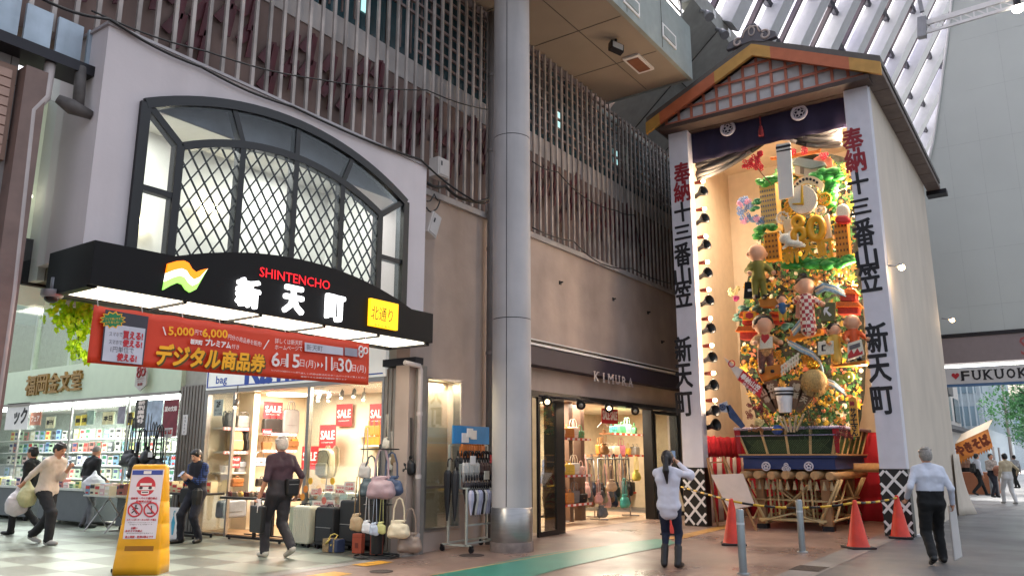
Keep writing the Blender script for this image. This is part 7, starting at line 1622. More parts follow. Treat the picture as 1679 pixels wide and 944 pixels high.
def flat_thing(name, label, cat, polys, x=17.85, th=.06, bevel=.01):
 """solid cut-out figure standing on the float: polys = (part, outline in the picture's plane, material, forward offset)"""
 q = fl(*polys[0][1][0], x); t = thing(name, label, cat, (x, q.y, q.z))
 for nm, P, m, off in polys:
  mb = W(t); mb.M = mb.M @ F_X(x - off); mb.prism([(-fl(u, v, x).y, fl(u, v, x).z) for u, v in P], 0, th); mb.build(nm, m, t, bevel=bevel)
 return t
def circ(u, v, r, n=22, ry_=None, teeth=0):
 return [(u + r * (1 + (teeth if i % 2 else 0)) * math.cos(2 * math.pi * i / n), v + (ry_ or r) * (1 + (teeth if i % 2 else 0)) * math.sin(2 * math.pi * i / n)) for i in range(n)]
YEL = mat('gold_yellow_paint', '#d99a14', .45, var=.08); CRM = mat('cream_paint', '#d3c19c', .55, var=.05); GRN = mat('leaf_green_paint', '#2f8a34', .5, var=.35, scale=6); GRN2 = mat('dark_green_paint', '#1f6a40', .5, var=.3, scale=8); GLIT = mat('glitter_white', '#d2cbb8', .4, var=.25, scale=60); REDP = mat('red_paint', '#b02828', .5, var=.1); GOLD2 = mat('shiny_gold', '#c8982c', .25, .9)
flat_thing('white_plaque', 'tall blank white plaque with two black bands at the top of the float', 'plaque', [('board', [(1272, 237), (1296, 233), (1301, 322), (1277, 328)], mat('plaque_white', '#d8d2ca', .6, var=.03), 0), ('black_band', [(1272, 241), (1296, 236), (1297, 240), (1272, 245)], INK, .012), ('black_band', [(1273, 248), (1297, 243), (1297, 246), (1273, 250)], INK, .012)], 17.6, .05)
t = flat_thing('clock', 'round white glittering clock with golden hands on the float', 'clock', [('dial', circ(1315.5, 327, 23.5, 30), GLIT, 0), ('hand', [(1313, 334), (1318, 334), (1316, 304), (1314, 304)], GOLD2, .03), ('hand', [(1313, 333), (1317, 336), (1300, 336), (1299, 334)], GOLD2, .034), ('hub', circ(1316, 334, 2.6, 10), GOLD2, .045)], 17.7, .12)
AR = [(1301 + 28 * (1 - math.cos(q)), 312 - 22 * math.sin(q)) for q in np.linspace(.1, 2.75, 12)]
flat_thing('clock_canopy', 'cream arched canopy with dark holes above the white clock', 'canopy', [('arch', [(1298, 322)] + [(1297 + 29 * (1 - math.cos(q)), 318 - 30 * math.sin(q)) for q in np.linspace(.1, 2.6, 12)] + [(1348, 314)] + [(1302 + 22 * (1 - math.cos(q)), 320 - 20 * math.sin(q)) for q in np.linspace(2.5, .1, 12)], CRM, 0)] + [('hole', circ(1302 + 21 * (1 - math.cos(q)) * 1.08, 317 - 23.5 * math.sin(q), 2.3, 8), INK, .02) for q in np.linspace(.45, 2.3, 8)], 17.75, .1, .004)
def gear(label, u, v, r, m, x=17.7):
 t = thing('gear', label, 'gear', tuple(fl(u, v, x))); c = fl(u, v, x); rr = (fl(u - r, v, x) - c).length; mb = MB(FX)
 mb.path([(rr * .8 * math.cos(a), 0, rr * .8 * math.sin(a)) for a in np.linspace(0, 6.283, 20)[:-1]], rr * .14, 6, closed=True)
 for k in range(10): a = k * .628; mb.bar((rr * .15 * math.cos(a), 0, rr * .15 * math.sin(a)), (rr * 1.03 * math.cos(a), 0, rr * 1.03 * math.sin(a)), rr * .12, rr * .12)
 mb.tube((0, -.03, 0), (0, .03, 0), rr * .22, n=10); mb.build('wheel', m, t); return t
gear('large yellow gear right of the white clock', 1352, 327, 12.5, YEL); gear('white gear below the large yellow gear', 1346, 345, 9.5, GLIT); gear('yellow gear left below the white clock', 1290, 347, 9, YEL); gear('white gear left of the golden 80', 1283, 357, 11.5, GLIT); gear('dark yellow gear half behind the plaque foot', 1293, 336, 8, YEL, 17.9)
t = thing('golden_numerals', 'large golden numerals 80 with cream backing on the float', 'numerals', tuple(fl(1325, 398, 17.55)))
def torus_px(mb, u, v, ru, rv, w, x): 
 mb.path([(x, fl(u + ru * math.cos(a), v, x).y, fl(u, v + rv * math.sin(a), x).z) for a in np.linspace(0, 6.283, 26)[:-1]], w, 10, closed=True)
mb = W(t); torus_px(mb, 1308, 364, 7.5, 8, .062, 17.5); torus_px(mb, 1310, 384, 9.5, 9, .07, 17.5); mb.build('numeral', YEL, t)
mb = W(t); torus_px(mb, 1338.5, 374.5, 11, 17, .08, 17.5); mb.build('numeral', YEL, t)
mb = W(t); mb.M = mb.M @ F_X(17.66)
for P in ([(1284, 360), (1297, 358), (1300, 396), (1288, 398)], [(1350, 354), (1358, 349), (1364, 392), (1353, 394)]): mb.prism([(-fl(*q, 17.66).y, fl(*q, 17.66).z) for q in P], 0, .12)
mb.build('backing_block', CRM, t, bevel=.02)
t = thing('golden_characters', 'yellow block characters 新天町 below the golden 80', 'lettering', tuple(fl(1325, 425, 17.5)))
for ch, u, v, w, h in (('新', 1296, 414, 26, 34), ('天', 1325, 408, 26, 30), ('町', 1354, 407, 26, 30)):
 mb = W(t); mb.M = mb.M @ F_X(17.5); c, e, f_ = fl(u, v, 17.5), fl(u + w, v, 17.5), fl(u, v - h, 17.5); mb.text(ch, -c.y, c.z, f_.z - c.z, 0, w=c.y - e.y, bold=.012, depth=.05, rot=.06); mb.build('character', YEL, t)
# buildings, towers, trees and flowers of painted board
def tower(label, u0, v0, u1, v1, m, mw, x=17.9, d=.35, rows_=7, cols_=4, name='model_building'):
 a, b_ = fl(u0, v0, x), fl(u1, v1, x); t = thing(name, label, 'model', (x, (a.y + b_.y) / 2, b_.z)); mb = W(t); mb.box((x, b_.y, b_.z), (x + d, a.y, a.z)); mb.build('block', m, t, bevel=.01); mb = W(t)
 for r_ in range(rows_):
  for c_ in range(cols_): y = b_.y + (c_ + .25) * (a.y - b_.y) / cols_; z = b_.z + (r_ + .3) * (a.z - b_.z) / rows_; mb.box((x - .008, y, z), (x, y + .5 * (a.y - b_.y) / cols_, z + .4 * (a.z - b_.z) / rows_))
 mb.build('window_grid', mw, t); return t
tower('cream model hotel with rows of blue grey windows left of the clock', 1244, 303, 1276, 372, mat('model_cream', '#c9a868', .6), mat('model_window', '#6a6a78', .4), 18.0, .4, 9, 7)
tower('short yellow model tower above the green suited doll', 1252, 384, 1278, 424, mat('model_amber', '#c08018', .5), mat('model_dark_slot', '#6a4410', .6), 17.8, .25, 5, 4); tower('tall yellow model tower at the right edge under the white egg', 1367, 367, 1394, 424, mat('model_amber', '#c08018', .5), mat('model_dark_slot', '#6a4410', .6), 17.75, .25, 6, 4)
flat_thing('model_temple', 'grey roofed model building at the top right of the float', 'model', [('wall', [(1302, 285), (1334, 292), (1352, 280), (1352, 266), (1304, 268)], mat('model_stone', '#b9ad9a', .6), 0), ('roof', [(1298, 270), (1308, 259), (1352, 266), (1356, 272), (1330, 278)], mat('model_roof', '#7d8a86', .5), .05), ('door', [(1312, 285), (1318, 286), (1318, 274), (1312, 273)], mat('model_shadow', '#6e6558', .6), .02)], 17.95, .2)
flat_thing('model_bridge', 'orange curved model bridge rail along the top of the float', 'model', [('rail', [(1262, 258), (1300, 252), (1338, 246), (1346, 243), (1344, 249), (1300, 258), (1264, 262)], mat('model_orange', '#c8742a', .5), 0), ('fan', [(1330, 276), (1332, 258), (1346, 250), (1362, 258), (1364, 274)], mat('coral_pink', '#c87a62', .6), -.1)], 17.9, .08)
def bush(label, blobs, x=17.85, m=GRN, name='painted_bush', cat='bush'):
 q = fl(blobs[0][0], blobs[0][1], x); t = thing(name, label, cat, tuple(q)); rn = random.Random(int(q.y * 1000)); mb = W(t)
 for u, v, r in blobs:
  for k in range(7):
   p = fl(u + rn.uniform(-r, r), v + rn.uniform(-r, r) * .7, x + rn.uniform(-.06, .1)); rr = r / 1310 * 19 * rn.uniform(.6, .95); mb.ell(p, (rr * .8, rr * 1.3, rr * .75), 9, 6)
 mb.build('foliage', m, t); return t
bush('bright green painted bushes stepping down the right of the clock', [(1338, 290, 8), (1350, 286, 9), (1362, 282, 9), (1372, 290, 7), (1360, 305, 8), (1364, 320, 8), (1362, 335, 6)]); bush('small green bush left of the plaque above the model hotel', [(1250, 300, 6), (1262, 296, 6), (1271, 293, 6)]); bush('green bush above the short yellow tower', [(1242, 380, 7), (1252, 374, 7), (1264, 372, 6), (1240, 388, 5)])
bush('wide green bush band under the golden characters', [(1294, 434, 8), (1308, 430, 9), (1322, 432, 9), (1338, 430, 9), (1352, 434, 8), (1368, 432, 9), (1382, 428, 8), (1392, 426, 7)], 17.65); bush('dark green tuft behind the blue flowers', [(1241, 330, 5), (1238, 342, 5)], m=GRN2)
bush('blue green pine board at the left edge by the small pagoda', [(1212, 520, 6), (1222, 508, 6), (1246, 505, 7), (1258, 508, 6), (1292, 535, 6)], 17.95, mat('blue_green_paint', '#3c6a60', .5, var=.25))
def blossoms(label, spots, m, x=17.8, n=9, stem=None, name='paper_blossom', r0=.035):
 q = fl(spots[0][0], spots[0][1], x); t = thing(name, label, 'flowers', tuple(q)); rn = random.Random(int(q.z * 997)); mb = W(t)
 for u, v, r in spots:
  for k in range(n):
   p = fl(u + rn.uniform(-r, r), v + rn.uniform(-r, r), x + rn.uniform(-.05, .05))
   for s_ in range(5): a = s_ * 1.257 + k; mb.ell((p.x, p.y + r0 * math.cos(a), p.z + r0 * math.sin(a)), (.012, r0 * .6, r0 * .6), 6, 5)
 mb.build('petals', m, t)
 if stem: mb = W(t); mb.path([fl(u, v, x + .03) for u, v in stem], .014, 6); mb.build('stem', mat('brown_stem', '#6a4a34', .7), t)
 return t
blossoms('red maple sprig leaning out left of the plaque', [(1226, 268, 7), (1236, 263, 8), (1243, 272, 6), (1246, 252, 2)], mat('maple_red', '#d02a3c', .5), 17.6, 12, [(1264, 301), (1250, 286), (1238, 270)]); blossoms('blue and pink hydrangea board at the upper left of the float', [(1218, 330, 6), (1228, 336, 6), (1216, 345, 6), (1222, 358, 7), (1236, 358, 6), (1246, 362, 5)], mat('hydrangea_blue', '#6a86b0', .6, var=.4, scale=30), 18.0, 12); blossoms('pink centres scattered on the hydrangea board', [(1213, 334, 3), (1226, 332, 3), (1220, 362, 4), (1240, 360, 3)], mat('hydrangea_pink', '#c88aa8', .6), 17.9, 4)
blossoms('red paper flowers along the top rail of the float', [(1299, 248, 4), (1321, 247, 5), (1352, 254, 6)], mat('maple_red', '#d02a3c', .5), 17.8, 6); blossoms('yellow and pink blossoms at the left edge by the black bag', [(1200, 478, 4), (1208, 476, 5)], mat('pale_yellow_flower', '#d8c890', .6), 17.8, 7); blossoms('magenta blossom left of the pagoda', [(1207, 489, 3)], mat('magenta', '#b03070', .6), 17.8, 6)
blossoms('orange flower cluster right of the orange tray', [(1327, 585, 6), (1320, 590, 5), (1272, 582, 6), (1280, 590, 5)], mat('orange_flower', '#c88a1c', .5), 17.6, 9)
flat_thing('white_egg_figure', 'white egg shaped ornament on a red cushion at the right of the clock', 'ornament', [('egg', circ(1381, 347, 11.5, 22, 13.5), GLIT, 0), ('cushion', [(1368, 358), (1374, 353), (1388, 353), (1396, 360), (1392, 366), (1370, 366)], REDP, .03)], 17.6, .16, .05)
t = thing('white_animal_figure', 'small white animal ornament lying left of the golden 80', 'ornament', tuple(fl(1300, 402, 17.4))); b = Body(.03); c = fl(1287, 391, 17.4); M0 = np.array(t.location)
def L_(u, v, x=17.4): return np.array(fl(u, v, x)) - M0
b.ell(L_(1287, 391), (.1, .13, .12), 0); b.cone(L_(1280, 384), L_(1279, 379), .03, .02, 0); b.cone(L_(1293, 384), L_(1295, 379), .03, .02, 0); b.cone(L_(1294, 398), L_(1312, 401), .08, .07, 0); b.cone(L_(1312, 401), L_(1319, 404), .04, .025, 0); b.cone(L_(1308, 398), L_(1308, 384), .02, .02, 0); b.cone(L_(1290, 402), L_(1284, 407), .035, .03, 0); b.build('figure', [GLIT], t, .02)
# festival dolls: generic figures with plain faces
def doll(label, u, vt, vf, x, top, low, hair, skin=None, robe=False, arms=(.2, -.1), hairstyle='bowl', look=0, wide=1.0):
 a, f_ = fl(u, vt, x), fl(u, vf, x); H = a.z - f_.z; t = thing('festival_doll', label, 'doll', (x, f_.y, f_.z), ang(-.85, -.5)); b = Body(.02); sk = skin or mat('doll_skin', '#d09a78', .5)
 hz = .80
 b.ell((0, .0, hz), (.155, .15, .165), 0); 
 for s_ in (-1, 1): b.ell((s_ * .16, 0, hz - .02), (.03, .03, .045), 0)
 b.cone((0, 0, .62), (0, 0, .66), .06, .05, 0)
 if robe: b.cone((0, 0, .58), (0, 0, .36), .115 * wide, .12 * wide, 1); b.cone((0, 0, .34), (0, .02, .05), .12 * wide, .13 * wide, 2)
 else:
  b.cone((0, 0, .58), (0, 0, .38), .115 * wide, .11 * wide, 1)
  for s_ in (-1, 1): b.cone((s_ * .06, 0, .36), (s_ * .075, 0, .06), .07 * wide, .05, 2)
 for s_ in (-1, 1): b.cone((s_ * .075, .0, .03), (s_ * .08, .08, .025), .045, .035, 3)
 for s_, ar in zip((-1, 1), arms):
  e = np.array((s_ * .2, .08, .48 + ar * .4)); h2 = np.array((s_ * .2, .2, .42 + ar)); b.cone((s_ * .12, 0, .58), e, .055, .05, 1); b.cone(e, h2, .048, .042, 1); b.ell(h2 + (0, .04, 0), (.04, .045, .045), 0)
 b.build('body', [sk, top, low, BLKS], t, .022)
 hb_ = Body(.02)
 if hairstyle == 'bun': hb_.ell((0, -.03, hz + .05), (.16, .15, .14), 0); hb_.ell((0, -.06, hz + .2), (.075, .075, .06), 0); hb_.ell((0, .16, hz - .04), (.14, .12, .16), 0, sub=True)
 elif hairstyle == 'bowl': hb_.ell((0, -.02, hz + .03), (.17, .165, .155), 0); hb_.ell((0, .15, hz - .05), (.14, .13, .15), 0, sub=True); hb_.ell((0, 0, hz - .2), (.3, .3, .13), 0, sub=True)
 else: hb_.ell((0, -.05, hz - .02), (.165, .13, .1), 0); hb_.ell((0, .1, hz), (.25, .12, .3), 0, sub=True)
 hb_.build('hair', [hair], t, .022); t.scale = (H,) * 3; return t
DH = mat('doll_black_hair', '#1c1512', .4); DG = mat('doll_grey_hair', '#a8a49c', .5)
def check_mat(name, c1, c2, fr):
 m = mat(name, c1, .6); nt = m.node_tree; N, L = nt.nodes, nt.links; tc = N.new('ShaderNodeTexCoord'); ck = N.new('ShaderNodeTexChecker'); ck.inputs['Scale'].default_value = fr; ck.inputs[1].default_value = (*lin(c1), 1); ck.inputs[2].default_value = (*lin(c2), 1); L.new(tc.outputs['Object'], ck.inputs[0]); L.new(ck.outputs[0], N['Principled BSDF'].inputs['Base Color']); return m
doll('doll in olive green suit standing above the black bag', 1246, 396, 490, 17.55, mat('olive_suit', '#6f6a24', .7), mat('olive_suit', '#6f6a24', .7), DG, arms=(-.02, -.02), hairstyle='side', wide=.95)
doll('tall doll in red and white checked robe at the centre of the float', 1326, 450, 545, 17.45, check_mat('red_check', '#a02c34', '#d8c8b8', 16), MATS['red_check'] if 'red_check' in MATS else REDP, DH, robe=True, arms=(.02, .14), hairstyle='bun', wide=1.0)
doll('small doll in blue jacket left of the checked robe doll', 1284, 481, 528, 17.6, mat('doll_blue', '#2c5a86', .6), mat('doll_yellow_skirt', '#b8a040', .6), DH, arms=(.2, .1), hairstyle='bowl', wide=1.1)
doll('child doll in patterned jumper with a red heart at the left', 1257, 512, 612, 17.4, mat('doll_tan_pattern', '#b58a5a', .7, var=.4, scale=30), mat('doll_plaid', '#6a4034', .7, var=.4, scale=30), DH, arms=(.05, .05), hairstyle='bowl')
doll('girl doll in yellow dress holding a white paper bag at the right', 1372, 527, 592, 17.4, mat('doll_yellow', '#cfa040', .6), mat('doll_yellow', '#cfa040', .6), DH, robe=True, arms=(.02, .0), hairstyle='bowl', wide=1.05)
doll('grey haired doll in orange jumper and blue trousers at the right edge', 1403, 512, 592, 17.45, mat('doll_orange', '#c8501c', .6), mat('doll_blue', '#2c5a86', .6), DG, arms=(.0, -.02), hairstyle='side')
p = fl(1262, 555, 17.25); flat_thing('heart_card', 'red heart on a white card carried by the child doll', 'card', [('card', [(1246, 553), (1266, 551), (1267, 570), (1245, 572)], GLIT, 0), ('heart', [(1249, 547), (1254, 549), (1260, 547), (1262, 553), (1254, 563), (1248, 556)], REDP, .02)], 17.2, .03)
# bags, signs, pagodas and trays held or set around the dolls
t = flat_thing('black_shopping_bag', 'black shopping bag ornament left of the olive suited doll', 'bag', [('bag_body', [(1221, 462), (1242, 461), (1244, 488), (1219, 489)], BLK, 0), ('print', [(1226, 474), (1236, 473), (1236, 477), (1226, 478)], WHITE, .012)], 17.5, .12)
t = flat_thing('olive_shopping_bag', 'olive shopping bag with white brush strokes beside the checked robe doll', 'bag', [('bag_body', [(1346, 496), (1369, 495), (1369, 526), (1345, 527)], mat('olive_bag', '#5c5a34', .6), 0), ('print', [(1352, 504), (1360, 503), (1356, 509), (1364, 516), (1360, 519), (1354, 511), (1352, 518), (1350, 510)], WHITE, .012)], 17.35, .1)
flat_thing('pink_envelope', 'tan pink folder behind the checked robe doll', 'folder', [('folder', [(1305, 496), (1321, 492), (1322, 520), (1304, 521)], mat('folder_pink', '#c8907a', .6), 0)], 17.6, .05)
flat_thing('white_shopping_bag', 'white paper bag with a black square emblem by the yellow girl doll', 'bag', [('bag_body', [(1341, 560), (1366, 558), (1367, 580), (1341, 582)], GLIT, 0), ('emblem', [(1347, 565), (1354, 564.5), (1354, 567), (1350, 567.5), (1350, 573), (1354, 573), (1354, 575), (1347, 575.5)], INK, .012)], 17.25, .08)
flat_thing('white_red_sign', 'tilted white sign with pink red pattern at the right edge of the float', 'sign', [('board', [(1389, 563), (1412, 556), (1417, 581), (1390, 591)], GLIT, 0), ('pattern', [(1390, 582), (1396, 572), (1400, 580), (1406, 570), (1410, 578), (1414, 574), (1415, 580), (1391, 588)], REDP, .012), ('black_text', [(1392, 567), (1410, 561), (1411, 568), (1393, 574)], mat('print_grey', '#5c585c'), .012)], 17.2, .04)
def pagoda(label, u, v, w, h, x=17.75):
 P = []
 for k in range(2):
  vb = v - k * h * .5; ww = w * (1 - .25 * k); P += [('wall', [(u - ww * .35, vb), (u + ww * .35, vb), (u + ww * .35, vb - h * .28), (u - ww * .35, vb - h * .28)], mat('pagoda_red', '#a83224', .6, var=.3, scale=20), 0), ('roof', [(u - ww * .5, vb - h * .25), (u + ww * .5, vb - h * .25), (u + ww * .36, vb - h * .44), (u - ww * .36, vb - h * .44)], mat('pagoda_orange', '#c86018', .5, var=.2, scale=30), .08)]
 return flat_thing('model_pagoda', label, 'model', P, x, .3, .008)
pagoda('orange roofed model pagoda at the left with a red flower plate', 1228, 556, 42, 48); pagoda('orange roofed model pagoda at the right edge', 1390, 514, 48, 42, 17.7); pagoda('small orange stall behind the child doll', 1272, 530, 26, 20, 17.9)
flat_thing('flower_plate', 'yellow plate with a red flower above the left pagoda', 'plate', [('plate', [(1219, 512), (1239, 511), (1241, 524), (1217, 525)], YEL, 0), ('flower', circ(1229, 517, 6, 12, 5, .25), REDP, .02)], 17.6, .04)
TRAY = mat('tray_orange', '#b8701c', .5, var=.1)
for lab, P, x in (('orange tray under the child doll', [(1238, 604), (1280, 596), (1282, 612), (1250, 626)], 17.35), ('orange tray under the checked robe doll', [(1290, 552), (1345, 538), (1346, 546), (1292, 558)], 17.5), ('orange ledge under the yellow girl doll', [(1364, 598), (1420, 590), (1420, 597), (1364, 601)], 17.4), ('orange block under the olive suited doll', [(1243, 490), (1276, 489), (1276, 502), (1246, 503)], 17.6)):
 flat_thing('orange_tray', lab, 'tray', [('board', P, TRAY, 0)], x, .3)
t = thing('picket_fence', 'small white picket fence ornament below the centre', 'fence', tuple(fl(1290, 610, 17.3))); mb = W(t); mb.M = mb.M @ F_X(17.3)
for k in range(7):
 u = 1281 + k * 4.2; v0 = 616 - k * 3.2; mb.prism([(-fl(q[0], q[1], 17.3).y, fl(q[0], q[1], 17.3).z) for q in ((u, v0), (u + 2.4, v0 - 1), (u + 2.4, v0 - 19), (u, v0 - 18))], 0, .03)
for dv in (5, 13): mb.prism([(-fl(q[0], q[1], 17.28).y, fl(q[0], q[1], 17.28).z) for q in ((1280, 616 - dv), (1310, 594 - dv), (1310, 591 - dv), (1280, 613 - dv))], -.02, 0)
mb.build('pickets', GLIT, t)
WV = mat('wave_blue', '#7d9cb0', .5, var=.4, scale=14)
for i, (P, w) in enumerate((([(1290, 560), (1312, 572), (1330, 580), (1344, 596), (1348, 612)], .05), ([(1335, 478), (1350, 470), (1366, 474), (1384, 482)], .07), ([(1298, 546), (1312, 530), (1318, 522)], .06), ([(1346, 622), (1366, 630), (1384, 644)], .05))):
 t = thing('wave_board', ['long blue white wave sweeping under the yellow girl doll', 'blue white wave right of the checked robe doll', 'short blue white wave left of the checked robe doll', 'blue white wave low at the right of the straw ball'][i], 'ornament', tuple(fl(*P[0], 17.7)), group='painted waves on the float')
 for k, m in ((0, WV), (1, GLIT), (2, WV)): mb = W(t); mb.path([fl(u + 1.5 * k, v + 4 * k - 4, 17.55 - .02 * k) for u, v in P], [w * .4] + [w * .6] * (len(P) - 2) + [w * .25], 7); mb.build('wave_band', m, t)
for i, (u, v, m) in enumerate(((1292, 462, 'o'), (1352, 452, 'o'), (1378, 458, 'o'), (1396, 470, 'o'), (1300, 478, 'o'), (1262, 470, 'y'), (1238, 440, 'y'), (1226, 470, 'y'), (1374, 622, 'g'), (1392, 618, 'g'), (1352, 560, 'g'), (1236, 596, 'y'), (1222, 574, 'y'), (1304, 604, 'o'), (1360, 655, 'y'), (1384, 640, 'o'), (1246, 634, 'y'), (1268, 640, 'g'))):
 mt = {'o': mat('lily_orange', '#c08040', .5, var=.2, scale=12), 'y': YEL, 'g': mat('disc_green', '#5f7a34', .5, var=.4, scale=14)}[m]; c = fl(u, v, 17.75); t = thing('float_flower', {'o': 'orange five petalled lily on the dark mound', 'y': 'golden round flower on the dark mound', 'g': 'green ringed disc on the dark mound'}[m], 'flower', tuple(c), group='large flowers on the float mound'); mb = MB(FX)
 if m == 'g': mb.lathe([(.1, 0), (.1, .02)], 16); mb = MB(FX @ Matrix.Rotation(R(90), 4, 'X')); mb.lathe([(.11, 0), (.12, .03), (.09, .05), (.05, .035), (.02, .05)], 16)
 else:
  for q in range(5 if m == 'o' else 8): a = q * 6.283 / (5 if m == 'o' else 8); mb.ell((.075 * math.cos(a), -.03, .075 * math.sin(a)), (.065 if m == 'o' else .035, .02, .03), 8, 6, Matrix.Rotation(-a, 3, 'Y'))
 mb.build('petals', mt, t); mb = MB(FX); mb.ell((0, -.05, 0), .028); mb.build('centre', GLIT if m == 'g' else BLK, t)
# lower part: straw ball, pot, fans, sticks, flags, pine
t = thing('straw_ball', 'large straw ball topped by a golden crown below the centre of the float', 'ornament', tuple(fl(1335, 640, 17.3))); c = fl(1335, 624, 17.3)
mb = W(t); mb.ell(c, (.24, .26, .25), 20, 14); rnd = random.Random(4)
for k in range(500):
 th, ph = rnd.uniform(0, 6.28), rnd.uniform(.25, 2.9); n = Vector((math.sin(ph) * math.cos(th), math.sin(ph) * math.sin(th), math.cos(ph))); p = c + Vector((n.x * .235, n.y * .255, n.z * .245)); mb.bar(p, p + n * .03 - Vector((0, 0, .07)), .006, .006)
mb.build('straw', mat('straw', '#b5945c', .8, var=.3, scale=30), t)
mb = W(t)
for k in range(8): a = k * .785; mb.path([(c.x + .05 * math.cos(a), c.y + .05 * math.sin(a), c.z + .24), (c.x + .13 * math.cos(a), c.y + .13 * math.sin(a), c.z + .32), (c.x + .09 * math.cos(a), c.y + .09 * math.sin(a), c.z + .4), (c.x, c.y, c.z + .45)], .016, 6)
mb.ell((c.x, c.y, c.z + .3), (.07, .07, .06)); mb.build('crown', GOLD2, t)
t = thing('white_pot', 'white flared pot with two black bands at the front of the basket', 'pot', tuple(fl(1288, 690, 17.3))); c = fl(1288, 676, 17.3)
mb = MB(); k_ = c - t.location; mb.M = Matrix.Translation(k_); mb.lathe([(.13, 0), (.15, .2), (.2, .53), (.19, .53), (.14, .2)], 24); mb.build('pot_body', WHITE, t); mb = MB(Matrix.Translation(k_)); mb.lathe([(.186, .36), (.19, .40)], 24); mb.lathe([(.195, .43), (.199, .465)], 24); mb.build('band', INK, t)
rnd = random.Random(6)
for i, (u, v, tilt, lab) in enumerate(((1258, 655, -.5, 'left'), (1268, 648, -.25, 'second'), (1304, 648, .2, 'third'), (1318, 655, .5, 'right'))):
 t = thing('ritual_fan', 'flared wooden votive stick with black characters, %s of four around the pot' % lab, 'votive stick', tuple(fl(u, 690, 17.4)), group='votive sticks around the white pot'); p = fl(u, v, 17.35); mb = W(t); mb.M = mb.M @ frame((17.35, p.y, p.z), (0, -1, 0), (0, 0, 1)) @ Matrix.Rotation(tilt, 4, 'Y'); mb.prism([(-.05, -.3), (.05, -.3), (.17, .28), (.1, .33), (-.1, .33), (-.17, .28)], 0, .05); mb.build('board', mat('brown_fan', '#6a4c34', .6, var=.25), t)
 mb = W(t); mb.M = mb.M @ frame((17.345, p.y, p.z), (0, -1, 0), (0, 0, 1)) @ Matrix.Rotation(tilt, 4, 'Y'); mb.text(['山', '笠', '博', '多'][i], 0, .18, .16, 0, bold=.008); mb.text(['奉', '納', '新', '天'][i], 0, .0, .13, 0, bold=.006); mb.build('lettering', mat('fan_ink', '#b8a488', .6), t)
for i, (u0, v0, u1, v1) in enumerate(((1275, 680, 1289, 705), (1284, 682, 1292, 708), (1294, 684, 1297, 708), (1306, 680, 1302, 708), (1318, 678, 1306, 706))):
 t = thing('wooden_stick', 'pale wooden stick fanning out under the pot', 'stick', tuple(fl(u1, v1, 17.3)), group='pale sticks fanning out under the pot'); mb = W(t); mb.bar(fl(u0, v0, 17.3), fl(u1, v1, 17.35), .045, .03); o = mb.build('stick', mat('pale_wood', '#bda888', .6), t)
t = flat_thing('red_white_pennant', 'diagonal red pennant with a white tip and white characters at the left of the float', 'pennant', [('cloth', [(1209, 622), (1246, 652), (1250, 634), (1218, 606)], mat('pennant_red', '#c0242e', .6), 0), ('white_tip', [(1186, 584), (1206, 600), (1219, 606), (1210, 622)], mat('pennant_white', '#d8ccc4', .6), 0)], 17.0, .01, 0)
mb = W(t); mb.M = mb.M @ F_X(16.985); c = fl(1231, 630, 17); mb.text('奉納山笠', -c.y, c.z + .05, .13, 0, w=.5, rot=-.72, bold=.005); mb.text('博多の夏', -c.y - .04, c.z - .08, .08, 0, w=.36, rot=-.72); c = fl(1200, 596, 17); mb.build('lettering', PW, t)
mb = W(t); mb.M = mb.M @ F_X(16.985); mb.path([(-c.y + .07 * math.cos(a), 0, c.z + .07 * math.sin(a)) for a in np.linspace(0, 6.283, 14)[:-1]], .014, 5, closed=True); mb.build('crest', mat('pennant_red', '#c0242e', .6), t)
mb = W(t); mb.tube(fl(1208, 604, 17.02), fl(1252, 668, 17.4), .012, n=6); mb.build('pole', WOOD, t)
t = flat_thing('carp_streamer', 'dark blue streamer with a round white crest low at the left of the float', 'streamer', [('tail', [(1190, 665), (1197, 663), (1206, 676), (1222, 698), (1215, 702), (1196, 684)], mat('streamer_blue', '#2a4068', .6, var=.3, scale=12), 0), ('head', [(1178, 662), (1192, 657), (1196, 676), (1182, 675)], mat('streamer_white', '#b8bcc8', .6), 0)], 17.1, .015, 0)
c = fl(1185, 667, 17.1); mb = W(t); mb.M = mb.M @ F_X(17.08); mb.path([(-c.y + .06 * math.cos(a), 0, c.z + .06 * math.sin(a)) for a in np.linspace(0, 6.283, 14)[:-1]], .018, 5, closed=True); mb.prism([(-c.y + .025 * math.cos(a), c.z + .025 * math.sin(a)) for a in np.linspace(0, 6.283, 9)[:-1]], -.01, 0); mb.build('crest', mat('streamer_blue', '#2a4068', .6), t)
t = flat_thing('wooden_name_board', 'tall yellow wooden name board with black characters at the right of the basket', 'sign board', [('board', [(1391, 654), (1404, 652), (1409, 715), (1395, 716)], mat('name_board', '#c8923c', .6, var=.1), 0), ('tip', [(1391, 654), (1397, 648), (1404, 652)], mat('name_board', '#c8923c', .6), 0)], 17.3, .05)
mb = W(t); mb.M = mb.M @ F_X(17.295)
for k, ch in enumerate('サザエさん'): c = fl(1398.5 + k * .8, 673 + k * 9.2, 17.295); mb.text(ch, -c.y, c.z, .105, 0, bold=.006)
mb.build('lettering', INK, t); mb = W(t); mb.M = mb.M @ F_X(17.294); c = fl(1397, 661, 17.294); mb.text('飾', -c.y, c.z, .09, 0, bold=.005); mb.build('red_lettering', RINK, t)
t = thing('pine_branch', 'dark green pine branches right of the pot in the basket', 'plant', tuple(fl(1332, 712, 17.4))); rnd = random.Random(12); mb = W(t); c = fl(1330, 690, 17.45)
for k in range(520):
 b0 = c + Vector((rnd.uniform(-.12, .12), rnd.gauss(0, .2), rnd.gauss(.05, .22))); d = Vector((rnd.uniform(-1, .3), rnd.gauss(0, 1), rnd.gauss(.3, .8))).normalized() * rnd.uniform(.08, .2); mb.bar(b0, b0 + d, .005, .005)
